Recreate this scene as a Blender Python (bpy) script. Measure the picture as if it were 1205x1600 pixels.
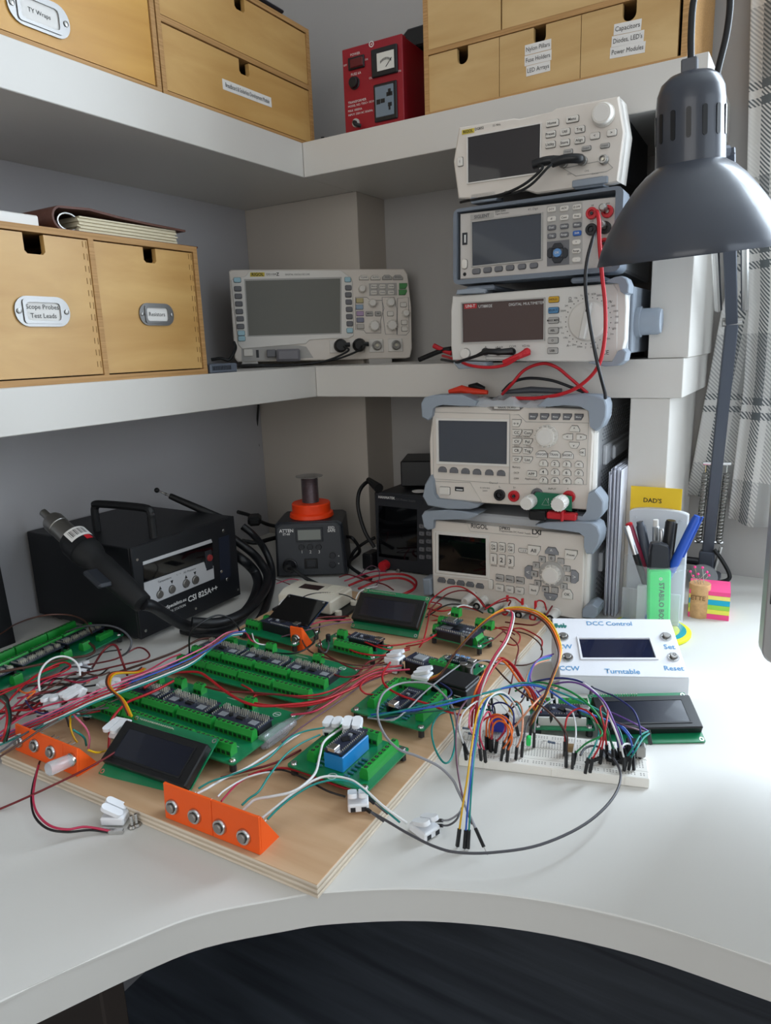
import bpy, bmesh, math, random
from mathutils import Vector, Matrix, Euler
random.seed(7)
for o in list(bpy.data.objects): bpy.data.objects.remove(o, do_unlink=True)
SC = bpy.context.scene
COL = SC.collection
R = math.radians
# ---------------------------------------------------------------- camera
CAM_LOC = Vector((0, 0, .378)); FPX = 1102.2
CAM_ROT = Euler((R(76.858), R(2.082), R(30.946)), 'XYZ').to_matrix()
cd = bpy.data.cameras.new('camera'); cam = bpy.data.objects.new('camera', cd); COL.objects.link(cam)
cd.sensor_fit = 'AUTO'; cd.sensor_width = 36; cd.lens = FPX / 1600 * 36; cd.clip_start = .02
cam.location = CAM_LOC; cam.rotation_euler = (R(76.858), R(2.082), R(30.946)); SC.camera = cam
# ---------------------------------------------------------------- sky, window daylight, added fill lights, exposure
w = bpy.data.worlds.new('sky'); SC.world = w; w.use_nodes = True
bg = w.node_tree.nodes['Background']; bg.inputs[0].default_value = (.80, .90, 1, 1); bg.inputs[1].default_value = 1.0
def area(name, loc, rot, sx, sy, power, col):
    l = bpy.data.lights.new(name, 'AREA'); l.shape = 'RECTANGLE'; l.size = sx; l.size_y = sy; l.energy = power; l.color = col
    o = bpy.data.objects.new(name, l); COL.objects.link(o); o.location = loc; o.rotation_euler = rot; return o
# daylight through the window beside the curtain (back wall), then two added fill lights
area('daylight_window_back', (.43, 1.30, .80), (R(-90), 0, 0), .80, 1.2, 49, (.76, .88, 1))
area('fill_light_right', (2.14, .10, .80), (R(90), 0, R(90)), 1.7, 1.25, 9.5, (.82, .91, 1))  # added fill from the right, no known window there
area('fill_light_front', (.35, -2.30, .75), (R(90), 0, 0), 2.0, 1.3, 15, (1, .93, .85))  # added warm fill from behind the viewer, source not known
SC.view_settings.view_transform = 'Standard'; SC.view_settings.look = 'None'
SC.view_settings.exposure = .14; SC.view_settings.gamma = 1; SC.view_settings.use_curve_mapping = False
SC.cycles.use_denoising = True; SC.cycles.max_bounces = 10; SC.cycles.diffuse_bounces = 4
# ---------------------------------------------------------------- helpers
def srgb(h):
    h = h.lstrip('#'); c = [int(h[i:i+2], 16) / 255 for i in (0, 2, 4)]
    return tuple(x / 12.92 if x <= .04045 else ((x + .055) / 1.055) ** 2.4 for x in c) + (1,)
MATS = {}
def mat(name, col, rough=.5, metal=0, bump=None, var=None, trans=0, ior=1.45, coat=0, alpha=1, spec=None):
    if name in MATS: return MATS[name]
    m = bpy.data.materials.new(name); m.use_nodes = True; nt = m.node_tree; b = nt.nodes['Principled BSDF']
    c = srgb(col); b.inputs['Base Color'].default_value = c
    b.inputs['Roughness'].default_value = rough; b.inputs['Metallic'].default_value = metal; b.inputs['IOR'].default_value = ior
    b.inputs['Transmission Weight'].default_value = trans; b.inputs['Coat Weight'].default_value = coat; b.inputs['Alpha'].default_value = alpha
    if spec is not None: b.inputs['Specular IOR Level'].default_value = spec
    tc = None
    if bump or var:
        tc = nt.nodes.new('ShaderNodeTexCoord')
    if var:   # (scale, amount)
        n = nt.nodes.new('ShaderNodeTexNoise'); n.inputs['Scale'].default_value = var[0]; n.inputs['Detail'].default_value = 4
        nt.links.new(tc.outputs['Object'], n.inputs['Vector'])
        mx = nt.nodes.new('ShaderNodeMix'); mx.data_type = 'RGBA'
        k = var[1]
        mx.inputs['A'].default_value = tuple(x * (1 - k) for x in c[:3]) + (1,); mx.inputs['B'].default_value = tuple(min(1, x * (1 + k)) for x in c[:3]) + (1,)
        nt.links.new(n.outputs['Fac'], mx.inputs['Factor']); nt.links.new(mx.outputs['Result'], b.inputs['Base Color'])
    if bump:  # (scale, strength)
        n = nt.nodes.new('ShaderNodeTexNoise'); n.inputs['Scale'].default_value = bump[0]; n.inputs['Detail'].default_value = 3
        nt.links.new(tc.outputs['Object'], n.inputs['Vector'])
        bp = nt.nodes.new('ShaderNodeBump'); bp.inputs['Strength'].default_value = bump[1]; bp.inputs['Distance'].default_value = .001
        nt.links.new(n.outputs['Fac'], bp.inputs['Height']); nt.links.new(bp.outputs['Normal'], b.inputs['Normal'])
    MATS[name] = m; return m
def wood(name, c1, c2, scale=(3, 40, 40), rough=.45, plies=None):
    """grain noise stretched along one axis; plies=(axis, frequency) adds the layers of plywood"""
    m = bpy.data.materials.new(name); m.use_nodes = True; nt = m.node_tree; b = nt.nodes['Principled BSDF']; L = nt.links.new
    tc = nt.nodes.new('ShaderNodeTexCoord'); mp = nt.nodes.new('ShaderNodeMapping'); mp.inputs['Scale'].default_value = scale
    L(tc.outputs['Object'], mp.inputs['Vector'])
    n = nt.nodes.new('ShaderNodeTexNoise'); n.inputs['Scale'].default_value = 1; n.inputs['Detail'].default_value = 6; n.inputs['Distortion'].default_value = .6
    L(mp.outputs['Vector'], n.inputs['Vector'])
    cr = nt.nodes.new('ShaderNodeValToRGB'); cr.color_ramp.elements[0].position = .3; cr.color_ramp.elements[1].position = .72
    cr.color_ramp.elements[0].color = srgb(c1); cr.color_ramp.elements[1].color = srgb(c2)
    L(n.outputs['Fac'], cr.inputs['Fac']); out = cr.outputs['Color']
    if plies:
        wv = nt.nodes.new('ShaderNodeTexWave'); wv.bands_direction = plies[0]; wv.inputs['Scale'].default_value = plies[1]; wv.inputs['Distortion'].default_value = .15
        L(tc.outputs['Object'], wv.inputs['Vector'])
        mx = nt.nodes.new('ShaderNodeMix'); mx.data_type = 'RGBA'; mx.blend_type = 'MULTIPLY'; mx.inputs['B'].default_value = srgb(plies[2])
        L(wv.outputs['Fac'], mx.inputs['Factor']); L(out, mx.inputs['A']); out = mx.outputs['Result']
    L(out, b.inputs['Base Color']); b.inputs['Roughness'].default_value = rough; MATS[name] = m; return m

def rr(x0, x1, z0, z1, r=.002, n=3, which='all'):
    """rounded rectangle polygon, counter-clockwise"""
    r = min(r, abs(x1 - x0) / 2.01, abs(z1 - z0) / 2.01); P = []
    for cx, cz, a0 in ((x1 - r, z0 + r, -90), (x1 - r, z1 - r, 0), (x0 + r, z1 - r, 90), (x0 + r, z0 + r, 180)):
        for i in range(n + 1):
            a = R(a0 + 90 * i / n); P.append((cx + r * math.cos(a), cz + r * math.sin(a)))
    return P
def ngon(cx, cz, r, n, a0=0): return [(cx + r * math.cos(R(a0) + 2 * math.pi * i / n), cz + r * math.sin(R(a0) + 2 * math.pi * i / n)) for i in range(n)]

class MB:
    """collects geometry; build() links it as one mesh object"""
    def __init__(s): s.v = []; s.f = []; s.mi = []; s.m = 0; s.M = None
    def _add(s, vs, fs):
        k = len(s.v)
        if s.M is not None: vs = [tuple(s.M @ Vector(p)) for p in vs]
        s.v += [tuple(p) for p in vs]; s.f += [tuple(i + k for i in f) for f in fs]; s.mi += [s.m] * len(fs); return s
    def mat(s, i): s.m = i; return s
    def xf(s, M): s.M = M; return s
    def box(s, x0, x1, y0, y1, z0, z1, b=0):
        if x0 > x1: x0, x1 = x1, x0
        if y0 > y1: y0, y1 = y1, y0
        if z0 > z1: z0, z1 = z1, z0
        b = min(b, (x1 - x0) * .49, (y1 - y0) * .49, (z1 - z0) * .49)
        if b <= 0:
            vs = [(x, y, z) for x in (x0, x1) for y in (y0, y1) for z in (z0, z1)]
            return s._add(vs, [(0, 1, 3, 2), (4, 6, 7, 5), (0, 4, 5, 1), (2, 3, 7, 6), (0, 2, 6, 4), (1, 5, 7, 3)])
        lo = (x0, y0, z0); hi = (x1, y1, z1); vs = []; idx = {}
        for i in range(8):
            sg = ((i >> 2) & 1, (i >> 1) & 1, i & 1)
            for a in range(3):
                p = [(hi[k] if sg[k] else lo[k]) if k == a else ((hi[k] - b) if sg[k] else (lo[k] + b)) for k in range(3)]
                idx[(i, a)] = len(vs); vs.append(p)
        fs = []
        def bit(a): return (4, 2, 1)[a]
        for a in range(3):
            o1, o2 = [(1, 2), (2, 0), (0, 1)][a]
            for sgn in (0, 1):
                base = bit(a) if sgn else 0
                q = [base, base | bit(o1), base | bit(o1) | bit(o2), base | bit(o2)]
                if not sgn: q.reverse()
                fs.append(tuple(idx[(i, a)] for i in q))
        for a in range(3):      # edges along axis a, between the two faces b1,b2
            b1, b2 = [(1, 2), (2, 0), (0, 1)][a]
            for s1 in (0, 1):
                for s2 in (0, 1):
                    i0 = (bit(b1) if s1 else 0) | (bit(b2) if s2 else 0); i1 = i0 | bit(a)
                    q = [idx[(i0, b1)], idx[(i1, b1)], idx[(i1, b2)], idx[(i0, b2)]]
                    if s1 == s2: q.reverse()
                    fs.append(tuple(q))
        for i in range(8):
            q = [idx[(i, 0)], idx[(i, 1)], idx[(i, 2)]]
            if bin(i).count('1') % 2 == 0: q.reverse()
            fs.append(tuple(q))
        return s._add(vs, fs)
    def prism(s, poly, y0, y1, plane='xz', inset=0):
        """polygon (ccw seen from the front/-y for xz, from +z for xy) extruded; inset chamfers the y0 (front) face"""
        n = len(poly); 
        def P(a, b, d): return (a, d, b) if plane == 'xz' else ((a, b, d) if plane == 'xy' else (d, a, b))
        cx = sum(p[0] for p in poly) / n; cz = sum(p[1] for p in poly) / n
        rings = [(y1, 0)]
        if inset: rings += [(y0 + (inset if y1 > y0 else -inset), 0), (y0, inset)]
        else: rings += [(y0, 0)]
        vs = []
        xs = [p[0] for p in poly]; zs = [p[1] for p in poly]; W = max(xs) - min(xs) or 1; H = max(zs) - min(zs) or 1
        mx = (max(xs) + min(xs)) / 2; mz = (max(zs) + min(zs)) / 2
        for d, ins in rings:
            kx = 1 - 2 * ins / W; kz = 1 - 2 * ins / H
            vs += [P(mx + (a - mx) * kx, mz + (b - mz) * kz, d) for a, b in poly]
        fs = []
        for k in range(len(rings) - 1):
            for i in range(n):
                j = (i + 1) % n; fs.append((k * n + i, k * n + j, (k + 1) * n + j, (k + 1) * n + i))
        fs.append(tuple(range((len(rings) - 1) * n, len(rings) * n))); fs.append(tuple(reversed(range(n))))
        return s._add(vs, fs)
    def ring(s, outer, inner, y0, y1, plane='xz'):
        """frame between two polygons with the same number of points"""
        n = len(outer)
        def P(a, b, d): return (a, d, b) if plane == 'xz' else ((a, b, d) if plane == 'xy' else (d, a, b))
        vs = [P(a, b, y0) for a, b in outer] + [P(a, b, y0) for a, b in inner] + [P(a, b, y1) for a, b in outer] + [P(a, b, y1) for a, b in inner]
        fs = []
        for i in range(n):
            j = (i + 1) % n
            fs += [(i, j, n + j, n + i), (2 * n + i, 3 * n + i, 3 * n + j, 2 * n + j), (i, 2 * n + i, 2 * n + j, j), (n + i, n + j, 3 * n + j, 3 * n + i)]
        return s._add(vs, fs)
    def lathe(s, prof, n=20, c=(0, 0, 0), axis='z', cap=True):
        vs = []; fs = []; m = len(prof)
        for r, h in prof:
            for i in range(n):
                a = 2 * math.pi * i / n; x, y = r * math.cos(a), r * math.sin(a)
                p = (x, y, h) if axis == 'z' else ((x, h, y) if axis == 'y' else (h, x, y))
                vs.append((c[0] + p[0], c[1] + p[1], c[2] + p[2]))
        for k in range(m - 1):
            for i in range(n):
                j = (i + 1) % n; q = (k * n + i, k * n + j, (k + 1) * n + j, (k + 1) * n + i)
                fs.append(q)
        if cap: fs.append(tuple(reversed(range(n)))); fs.append(tuple(range((m - 1) * n, m * n)))
        return s._add(vs, fs)
    def cyl(s, c, r, h0, h1, n=16, axis='z', b=0):
        pr = [(r, h0), (r, h1)] if not b else [(r - b, h0), (r, h0 + b), (r, h1 - b), (r - b, h1)]
        return s.lathe(pr, n, c, axis)
    def rod(s, a, b, r, n=8, r2=None):
        return s.tube([a, b], r, n, rad=[r, r if r2 is None else r2])
    def tube(s, pts, r, n=8, closed=False, rad=None, flat=None):
        pts = [Vector(p) for p in pts]; m = len(pts); vs = []; fs = []
        t0 = (pts[1] - pts[0]).normalized(); up = Vector((0, 0, 1)) if abs(t0.z) < .9 else Vector((1, 0, 0))
        nrm = (up - t0 * up.dot(t0)).normalized(); pt = t0
        for i, p in enumerate(pts):
            if closed: t = (pts[(i + 1) % m] - pts[i - 1]).normalized()
            else: t = (pts[min(i + 1, m - 1)] - pts[max(i - 1, 0)]).normalized()
            q = pt.rotation_difference(t); nrm = (q @ nrm); nrm = (nrm - t * nrm.dot(t)).normalized(); pt = t
            bn = t.cross(nrm); ri = rad[i] if rad else r
            for k in range(n):
                a = 2 * math.pi * k / n
                vs.append(p + nrm * (math.cos(a) * ri) + bn * (math.sin(a) * ri * (flat or 1)))
        for i in range(m if closed else m - 1):
            j = (i + 1) % m
            for k in range(n):
                l = (k + 1) % n; fs.append((i * n + k, i * n + l, j * n + l, j * n + k))
        if not closed: fs.append(tuple(reversed(range(n)))); fs.append(tuple(range((m - 1) * n, m * n)))
        return s._add(vs, fs)
    def sphere(s, c, r, n=12, m=8, sc=(1, 1, 1)):
        vs = [(c[0], c[1], c[2] - r * sc[2])]; fs = []
        for k in range(1, m):
            a = -math.pi / 2 + math.pi * k / m
            for i in range(n):
                t = 2 * math.pi * i / n; vs.append((c[0] + r * sc[0] * math.cos(a) * math.cos(t), c[1] + r * sc[1] * math.cos(a) * math.sin(t), c[2] + r * sc[2] * math.sin(a)))
        vs.append((c[0], c[1], c[2] + r * sc[2])); e = len(vs) - 1
        for i in range(n):
            j = (i + 1) % n; fs.append((0, 1 + j, 1 + i)); fs.append((e, 1 + (m - 2) * n + i, 1 + (m - 2) * n + j))
            for k in range(m - 2): fs.append((1 + k * n + i, 1 + k * n + j, 1 + (k + 1) * n + j, 1 + (k + 1) * n + i))
        return s._add(vs, fs)
    def mesh(s, name, mats, smooth=35, fix=True):
        me = bpy.data.meshes.new(name); me.from_pydata(s.v, [], s.f)
        for m in (mats if isinstance(mats, (list, tuple)) else [mats]): me.materials.append(m)
        if any(s.mi): me.polygons.foreach_set('material_index', s.mi)
        if fix:
            bm = bmesh.new(); bm.from_mesh(me); bmesh.ops.recalc_face_normals(bm, faces=bm.faces); bm.to_mesh(me); bm.free()
        if smooth:
            me.polygons.foreach_set('use_smooth', [True] * len(me.polygons)); me.set_sharp_from_angle(angle=R(smooth))
        me.update(); return me
    def build(s, name, mats, parent=None, M=None, smooth=35, **kw):
        return link(name, s.mesh(name, mats, smooth), parent, M, **kw)
def link(name, me, parent=None, M=None, label=None, cat=None, group=None, kind=None):
    o = bpy.data.objects.new(name, me); COL.objects.link(o)
    if parent: o.parent = parent
    if M is not None: o.matrix_local = M if isinstance(M, Matrix) else Matrix.Translation(M)
    tag(o, label, cat, group, kind); return o
def tag(o, label=None, cat=None, group=None, kind=None):
    if label: o['label'] = label
    if cat: o['category'] = cat
    if group: o['group'] = group
    if kind: o['kind'] = kind
    return o
def thing(name, label, cat, M=None, group=None):
    return link(name, None, None, M, label, cat, group)
def struct(o): o['kind'] = 'structure'; return o
def copy_tree(o, parent=None, **kw):
    c = o.copy(); COL.objects.link(c); c.parent = parent
    for ch in list(o.children): copy_tree(ch, c)
    tag(c, **kw); return c
# ---- photograph measurements: ray through a pixel, cut with a plane of a real frame
def ray(px, py): return CAM_ROT @ Vector((px - 602.5, 800 - py, -FPX))
def at(px, py, axis, val):
    d = ray(px, py); i = 'xyz'.index(axis); return CAM_LOC + d * ((val - CAM_LOC[i]) / d[i])
def on(px, py, z=0): return at(px, py, 'z', z)
class Frame:
    """a thing's own axes: x to the right along its face, y into it, z up"""
    def __init__(s, O, yaw=0, tilt=0, roll=0):
        s.M = Matrix.Translation(Vector(O)) @ Matrix.Rotation(R(yaw), 4, 'Z') @ Matrix.Rotation(R(tilt), 4, 'X') @ Matrix.Rotation(R(roll), 4, 'Y')
        s.I = s.M.inverted()
    def hit(s, px, py, axis='y', val=0):
        o = s.I @ CAM_LOC; d = s.I.to_3x3() @ ray(px, py); i = 'xyz'.index(axis); return o + d * ((val - o[i]) / d[i])
    def p(s, px, py, y=0): h = s.hit(px, py, 'y', y); return h.x, h.z
    def q(s, px, py, z=0): h = s.hit(px, py, 'z', z); return h.x, h.y
    def sc(s, px, py):      # metres for one pixel across / up at this spot of the face
        a = s.hit(px, py); b = s.hit(px + 1, py); c = s.hit(px, py + 1); return (b - a).length, (c - a).length
# ---- lettering
TXT = {}
def text_mesh(t, size, mt, align='CENTER', bold=0, ls=1.0):
    k = (t, round(size, 5), mt.name, align, bold, ls)
    if k in TXT: return TXT[k]
    cu = bpy.data.curves.new('lettering', 'FONT'); cu.body = t; cu.size = size; cu.align_x = align; cu.align_y = 'CENTER'; cu.resolution_u = 2; cu.offset = bold * size; cu.space_line = ls
    ob = bpy.data.objects.new('tmp', cu); me = bpy.data.meshes.new_from_object(ob); bpy.data.objects.remove(ob); bpy.data.curves.remove(cu)
    me.name = 'lettering'; me.materials.clear(); me.materials.append(mt); TXT[k] = me; return me
FRONT = Matrix.Rotation(R(90), 4, 'X')      # text plane -> xz, facing -y
def text(parent, t, x, y, z, size, mt, align='CENTER', bold=0, rot=None, ls=1.0, name='lettering', rz=0):
    me = text_mesh(t, size, mt, align, bold, ls)
    return link(name, me, parent, Matrix.Translation((x, y, z)) @ (rot if rot is not None else FRONT) @ Matrix.Rotation(R(rz), 4, 'Z'))
def ftext(F, parent, t, px, py, hpx, mt, y=-.0003, align='CENTER', bold=0, ls=1.0):
    x, z = F.p(px, py, y); s = F.sc(px, py)[1]
    return text(parent, t, x, y, z, hpx * s * 1.38, mt, align, bold, ls=ls)
def fbox(F, parent, name, mt, a, b, y0, y1, bev=0, r=None, **kw):
    """box whose front outline runs from pixel a to pixel b on the face"""
    x0, z0 = F.p(a[0], a[1], y0); x1, z1 = F.p(b[0], b[1], y0)
    if x0 > x1: x0, x1 = x1, x0
    if z0 > z1: z0, z1 = z1, z0
    mb = MB()
    if r: mb.prism(rr(x0, x1, z0, z1, r), y0, y1, inset=bev)
    else: mb.box(x0, x1, y0, y1, z0, z1, bev)
    return mb.build(name, mt, parent, **kw)
BTN = {}
def fbtn(F, parent, px, py, wpx, hpx, mt, d=.003, r=.0015, y=0, name='button', shape=None, txt=None, tm=None, th=None):
    """push button centred on a pixel of the face"""
    sx, sz = F.sc(px, py); w = round(wpx * sx, 4); h = round(hpx * sz, 4); k = (w, h, mt.name, d, r, shape)
    if k not in BTN:
        mb = MB()
        if shape == 'round': poly = ngon(0, 0, w / 2, 14)
        elif shape == 'dome': poly = [(-w/2, -h/2), (w/2, -h/2), (w/2, 0), (w*.35, h*.38), (w*.12, h/2), (-w*.12, h/2), (-w*.35, h*.38), (-w/2, 0)]
        elif shape == 'hex': poly = [(-w*.42, -h/2), (w*.42, -h/2), (w/2, 0), (w*.3, h/2), (-w*.3, h/2), (-w/2, 0)]
        elif shape == 'cutl': poly = [(-w/2, -h/2), (w*.25, -h/2), (w/2, h*.1), (w/2, h/2), (-w/2, h/2)]
        elif shape == 'cutr': poly = [(-w*.5, -h/2), (w*.5, -h/2), (w*.5, h*.1), (w*.25, h/2), (-w*.25, h/2), (-w*.5, h*.1)]
        elif shape == 'up': poly = [(-w/2, -h/2), (w/2, -h/2), (w/2, -h*.1), (w*.28, h/2), (-w*.28, h/2), (-w/2, -h*.1)]
        elif shape == 'down': poly = [(-w*.28, -h/2), (w*.28, -h/2), (w/2, h*.1), (w/2, h/2), (-w/2, h/2), (-w/2, h*.1)]
        elif shape == 'left': poly = [(-w/2, -h*.28), (-w*.1, -h/2), (w/2, -h/2), (w/2, h/2), (-w*.1, h/2), (-w/2, h*.28)]
        elif shape == 'right': poly = [(-w/2, -h/2), (w*.1, -h/2), (w/2, -h*.28), (w/2, h*.28), (w*.1, h/2), (-w/2, h/2)]
        else: poly = rr(-w/2, w/2, -h/2, h/2, r, 2)
        mb.prism(poly, -d, 0.0008, inset=min(.0006, w * .12, h * .12)); e = .0005; mb.mat(1); mb.prism([(a * (1 + 2 * e / w), c * (1 + 2 * e / h)) for a, c in poly], -.0004, .0006); BTN[k] = mb.mesh(name, [mt, GAP_SHADE])
    x, z = F.p(px, py, y)
    o = link(name, BTN[k], parent, Matrix.Translation((x, y, z)))
    if txt: text(o, txt, 0, -d - .0002, 0, (th or hpx * .55) * sz * 1.45, tm, name='lettering', bold=.015)
    return o
def fknob(F, parent, px, py, dpx, mt, d=.012, n=20, y=0, name='knob', ribs=0, taper=.9, mt2=None, back=1.12):
    sx, sz = F.sc(px, py); r = dpx * (sx + sz) / 4; x, z = F.p(px, py, y)
    k = ('knob', round(r, 4), mt.name, d, ribs)
    if k not in BTN:
        mb = MB(); mb.lathe([(r * back, 0.0005), (r * back, -d * .18), (r, -d * .25), (r * taper, -d * .92), (r * taper * .92, -d)], n, axis='y')
        if ribs:
            for i in range(ribs):
                a = 2 * math.pi * i / ribs; mb.xf(Matrix.Rotation(a, 4, 'Y')); mb.box(r * .86, r * 1.03, -d * .9, -d * .25, -r * .07, r * .07, 0)
            mb.xf(None)
        if mt2: mb.mat(1); mb.lathe([(r * taper * .8, -d), (r * taper * .78, -d - .0004)], n, axis='y'); 
        BTN[k] = mb.mesh(name, [mt, mt2] if mt2 else mt)
    return link(name, BTN[k], parent, Matrix.Translation((x, y, z)))
def spline(pts, sub=6):
    """Catmull-Rom through the points"""
    P = [Vector(p) for p in pts]; out = []
    if len(P) < 3: return P
    P = [P[0] * 2 - P[1]] + P + [P[-1] * 2 - P[-2]]
    for i in range(1, len(P) - 2):
        p0, p1, p2, p3 = P[i - 1], P[i], P[i + 1], P[i + 2]
        for k in range(sub):
            t = k / sub; out.append(.5 * ((2 * p1) + (p2 - p0) * t + (2 * p0 - 5 * p1 + 4 * p2 - p3) * t * t + (3 * p1 - p0 - 3 * p2 + p3) * t ** 3))
    out.append(P[-2]); return out
# ---------------------------------------------------------------- materials
WHITE = mat('white_laminate', '#d2d0cb', .5, bump=(300, .02))
SHELFW = mat('white_shelf', '#cdc9c3', .38, bump=(260, .02))
WALLG = mat('grey_wall_paint', '#b4b3b6', .85, bump=(350, .12), var=(6, .03))
WALLB = mat('light_wall_paint', '#a9a6a3', .85, bump=(350, .12), var=(6, .03))
CREAM = mat('instrument_cream', '#d8d0c7', .5, bump=(900, .05))
CREAM2 = mat('instrument_light', '#dad6d0', .48)
KEYW = mat('key_white', '#d9d4cc', .45)
KEYG = mat('key_grey', '#68686c', .5)
GAP_SHADE = mat('key_gap_shade', '#4a4846', .7)  # dark rim round each key, shade of the gap put into colour
KEYM = mat('key_midgrey', '#a9a6a2', .5)
GREYB = mat('bumper_grey', '#8f98a3', .6, bump=(700, .06))
GREYM = mat('case_grey_metal', '#b9bcc0', .45)
DARK = mat('dark_plastic', '#22252b', .45, bump=(600, .04))
BLACK = mat('black_plastic', '#121316', .4)
BLACKM = mat('black_metal', '#14161a', .45, bump=(500, .04))
RUBBER = mat('black_rubber', '#0f1012', .55)
SCREEN = mat('screen_glass_grey', '#3c4048', .12, coat=.5)
SCREENB = mat('screen_glass_black', '#07080b', .06, coat=.6)
INK = mat('ink_black', '#1b1b1d', .7)
INKG = mat('ink_grey', '#5d5d5f', .7)
INKW = mat('ink_white', '#d6d6d4', .7)
RED = mat('red_plastic', '#c01f2a', .38)
REDW = mat('red_wire', '#a3161f', .38)
STEEL = mat('chrome_steel', '#c9c9c8', .22, 1)
STEELB = mat('brushed_steel', '#9f9d99', .38, 1)
PCB = mat('green_solder_mask', '#11794e', .3, var=(160, .12), coat=.3)
PCBB = mat('black_solder_mask', '#252b3e', .35, coat=.2)
TERM = mat('green_terminal_plastic', '#1f8f36', .42)
TERMD = mat('terminal_recess', '#0a2f14', .7)
GOLD = mat('gold_pin', '#d2cdba', .35, .6)
CHIP = mat('black_chip', '#15161a', .5)
ORANGE = mat('orange_print', '#ee5a12', .55, bump=(500, .12))
PAPER = mat('white_paper', '#dddad6', .8)
CLEAR = mat('clear_plastic', '#f4f6f8', .08, trans=.95, ior=1.3)
NYLON = mat('white_nylon', '#e6e8ec', .45)
# ---------------------------------------------------------------- room
def box_obj(name, mt, x0, x1, y0, y1, z0, z1, b=0, parent=None, **kw): return MB().box(x0, x1, y0, y1, z0, z1, b).build(name, mt, parent, **kw)
WX, WY, FZ, CZ = -.979, 1.215, -.74, 1.70
FLOORM = wood('dark_floor', '#4b525d', '#707986', (2, 26, 26), .45)
struct(box_obj('floor', FLOORM, WX - .1, 2.2, -2.6, WY + .1, FZ - .05, FZ))
struct(box_obj('ceiling', mat('ceiling_white', '#e4e2de', .9), WX - .1, 2.2, -2.6, WY + .1, CZ, CZ + .05))
struct(box_obj('wall_left', WALLG, WX - .1, WX, -2.6, WY + .1, FZ, CZ))
WIN = (.02, .84, .18, 1.42)
mb = MB(); mb.box(WX, WIN[0], WY, WY + .12, FZ, CZ); mb.box(WIN[1], 2.1, WY, WY + .12, FZ, CZ); mb.box(WIN[0], WIN[1], WY, WY + .12, FZ, WIN[2]); mb.box(WIN[0], WIN[1], WY, WY + .12, WIN[3], CZ)
struct(mb.build('wall_back', WALLB))
mat('cream_wall', '#d8d2c6', .9); W3 = (-.80, 1.0, .10, 1.45)
mb = MB(); mb.box(2.1, 2.2, -2.6, W3[0], FZ, CZ); mb.box(2.1, 2.2, W3[1], WY + .1, FZ, CZ); mb.box(2.1, 2.2, W3[0], W3[1], FZ, W3[2]); mb.box(2.1, 2.2, W3[0], W3[1], W3[3], CZ)
struct(mb.build('wall_right', MATS['cream_wall']))
W2 = (-.75, 1.45, .05, 1.42)
mb = MB(); mb.box(WX, W2[0], -2.6, -2.4, FZ, CZ); mb.box(W2[1], 2.1, -2.6, -2.4, FZ, CZ); mb.box(W2[0], W2[1], -2.6, -2.4, FZ, W2[2]); mb.box(W2[0], W2[1], -2.6, -2.4, W2[3], CZ)
struct(mb.build('wall_front', MATS['cream_wall']))
# window beside the curtain
FRM = mat('white_window_frame', '#e6e6e4', .4)
mb = MB(); o, i = rr(WIN[0], WIN[1], WIN[2], WIN[3], .001, 1), rr(WIN[0] + .06, WIN[1] - .06, WIN[2] + .06, WIN[3] - .06, .001, 1)
mb.ring(o, i, WY + .05, WY + .10); mb.box((WIN[0] + WIN[1]) / 2 - .025, (WIN[0] + WIN[1]) / 2 + .025, WY + .05, WY + .10, WIN[2] + .06, WIN[3] - .06)
wn = struct(mb.build('window_1', FRM))
box_obj('window_sill', FRM, WIN[0] - .03, WIN[1] + .03, WY - .03, WY + .05, WIN[2] - .02, WIN[2], .004, wn)
mb = MB(); o, i = rr(W2[0], W2[1], W2[2], W2[3], .001, 1), rr(W2[0] + .06, W2[1] - .06, W2[2] + .06, W2[3] - .06, .001, 1)
mb.ring(o, i, -2.52, -2.45); struct(mb.build('added_window_front', FRM))  # unseen window frame, added to go with the front fill
mb = MB(); o, i = rr(W3[0], W3[1], W3[2], W3[3], .001, 1), rr(W3[0] + .06, W3[1] - .06, W3[2] + .06, W3[3] - .06, .001, 1)
mb.ring(o, i, 2.11, 2.13, plane='yz'); struct(mb.build('added_window_right', FRM))  # unseen window frame, added to go with the right fill
# boxed-in pier in the corner behind the shelves
struct(box_obj('trim_1', mat('pier_paint', '#bdb5ab', .85, bump=(350, .12)), WX, -.720, 1.120, WY, -.03, .6458, .001))
# ---------------------------------------------------------------- corner desk
DE = [(-.3932, .1727), (-.359, .2419), (-.3343, .2815), (-.2941, .320), (-.2669, .3425), (-.2097, .3770), (-.1421, .4040), (-.0697, .4200), (.007, .4245)]
DS = [tuple(p)[:2] for p in spline([(a, b, 0) for a, b in DE], 4)]
poly = [(-.978, WY - .001), (1.9, WY - .001), (1.9, .425), (.6, .425)] + DS[::-1] + [(-.415, .10), (-.43, -.02), (-.44, -.2), (-.44, -1.1), (-.978, -1.1)]
poly = poly[::-1]
desk = thing('corner_desk', 'white laminate corner desk with a concave curved front edge', 'desk')
MB().prism(poly, 0, -.0285, plane='xy').build('desk_top', WHITE, desk)
mb = MB()   # pvc edge band with a soft rounded upper corner following the curve
band = spline([(x, y, 0) for x, y in [(-.43, -.02), (-.415, .10)] + DE + [(.2, .425)]], 5)
mb.tube([(p.x, p.y, -.0013) for p in band], .0013, 6); mb.build('edge_band', WHITE, desk)
for nm, b in (('leg_panel', (-.96, -.50, .30, .325)), ('leg_panel', (.55, .575, .47, 1.19)), ('leg_panel', (-.96, -.47, -1.08, -1.055)), ('leg_panel', (1.80, 1.825, .47, 1.19))):
    box_obj(nm, mat('dark_brown_leg', '#3a322d', .6), b[0], b[1], b[2], b[3], FZ, -.0285, .002, desk)
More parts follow.
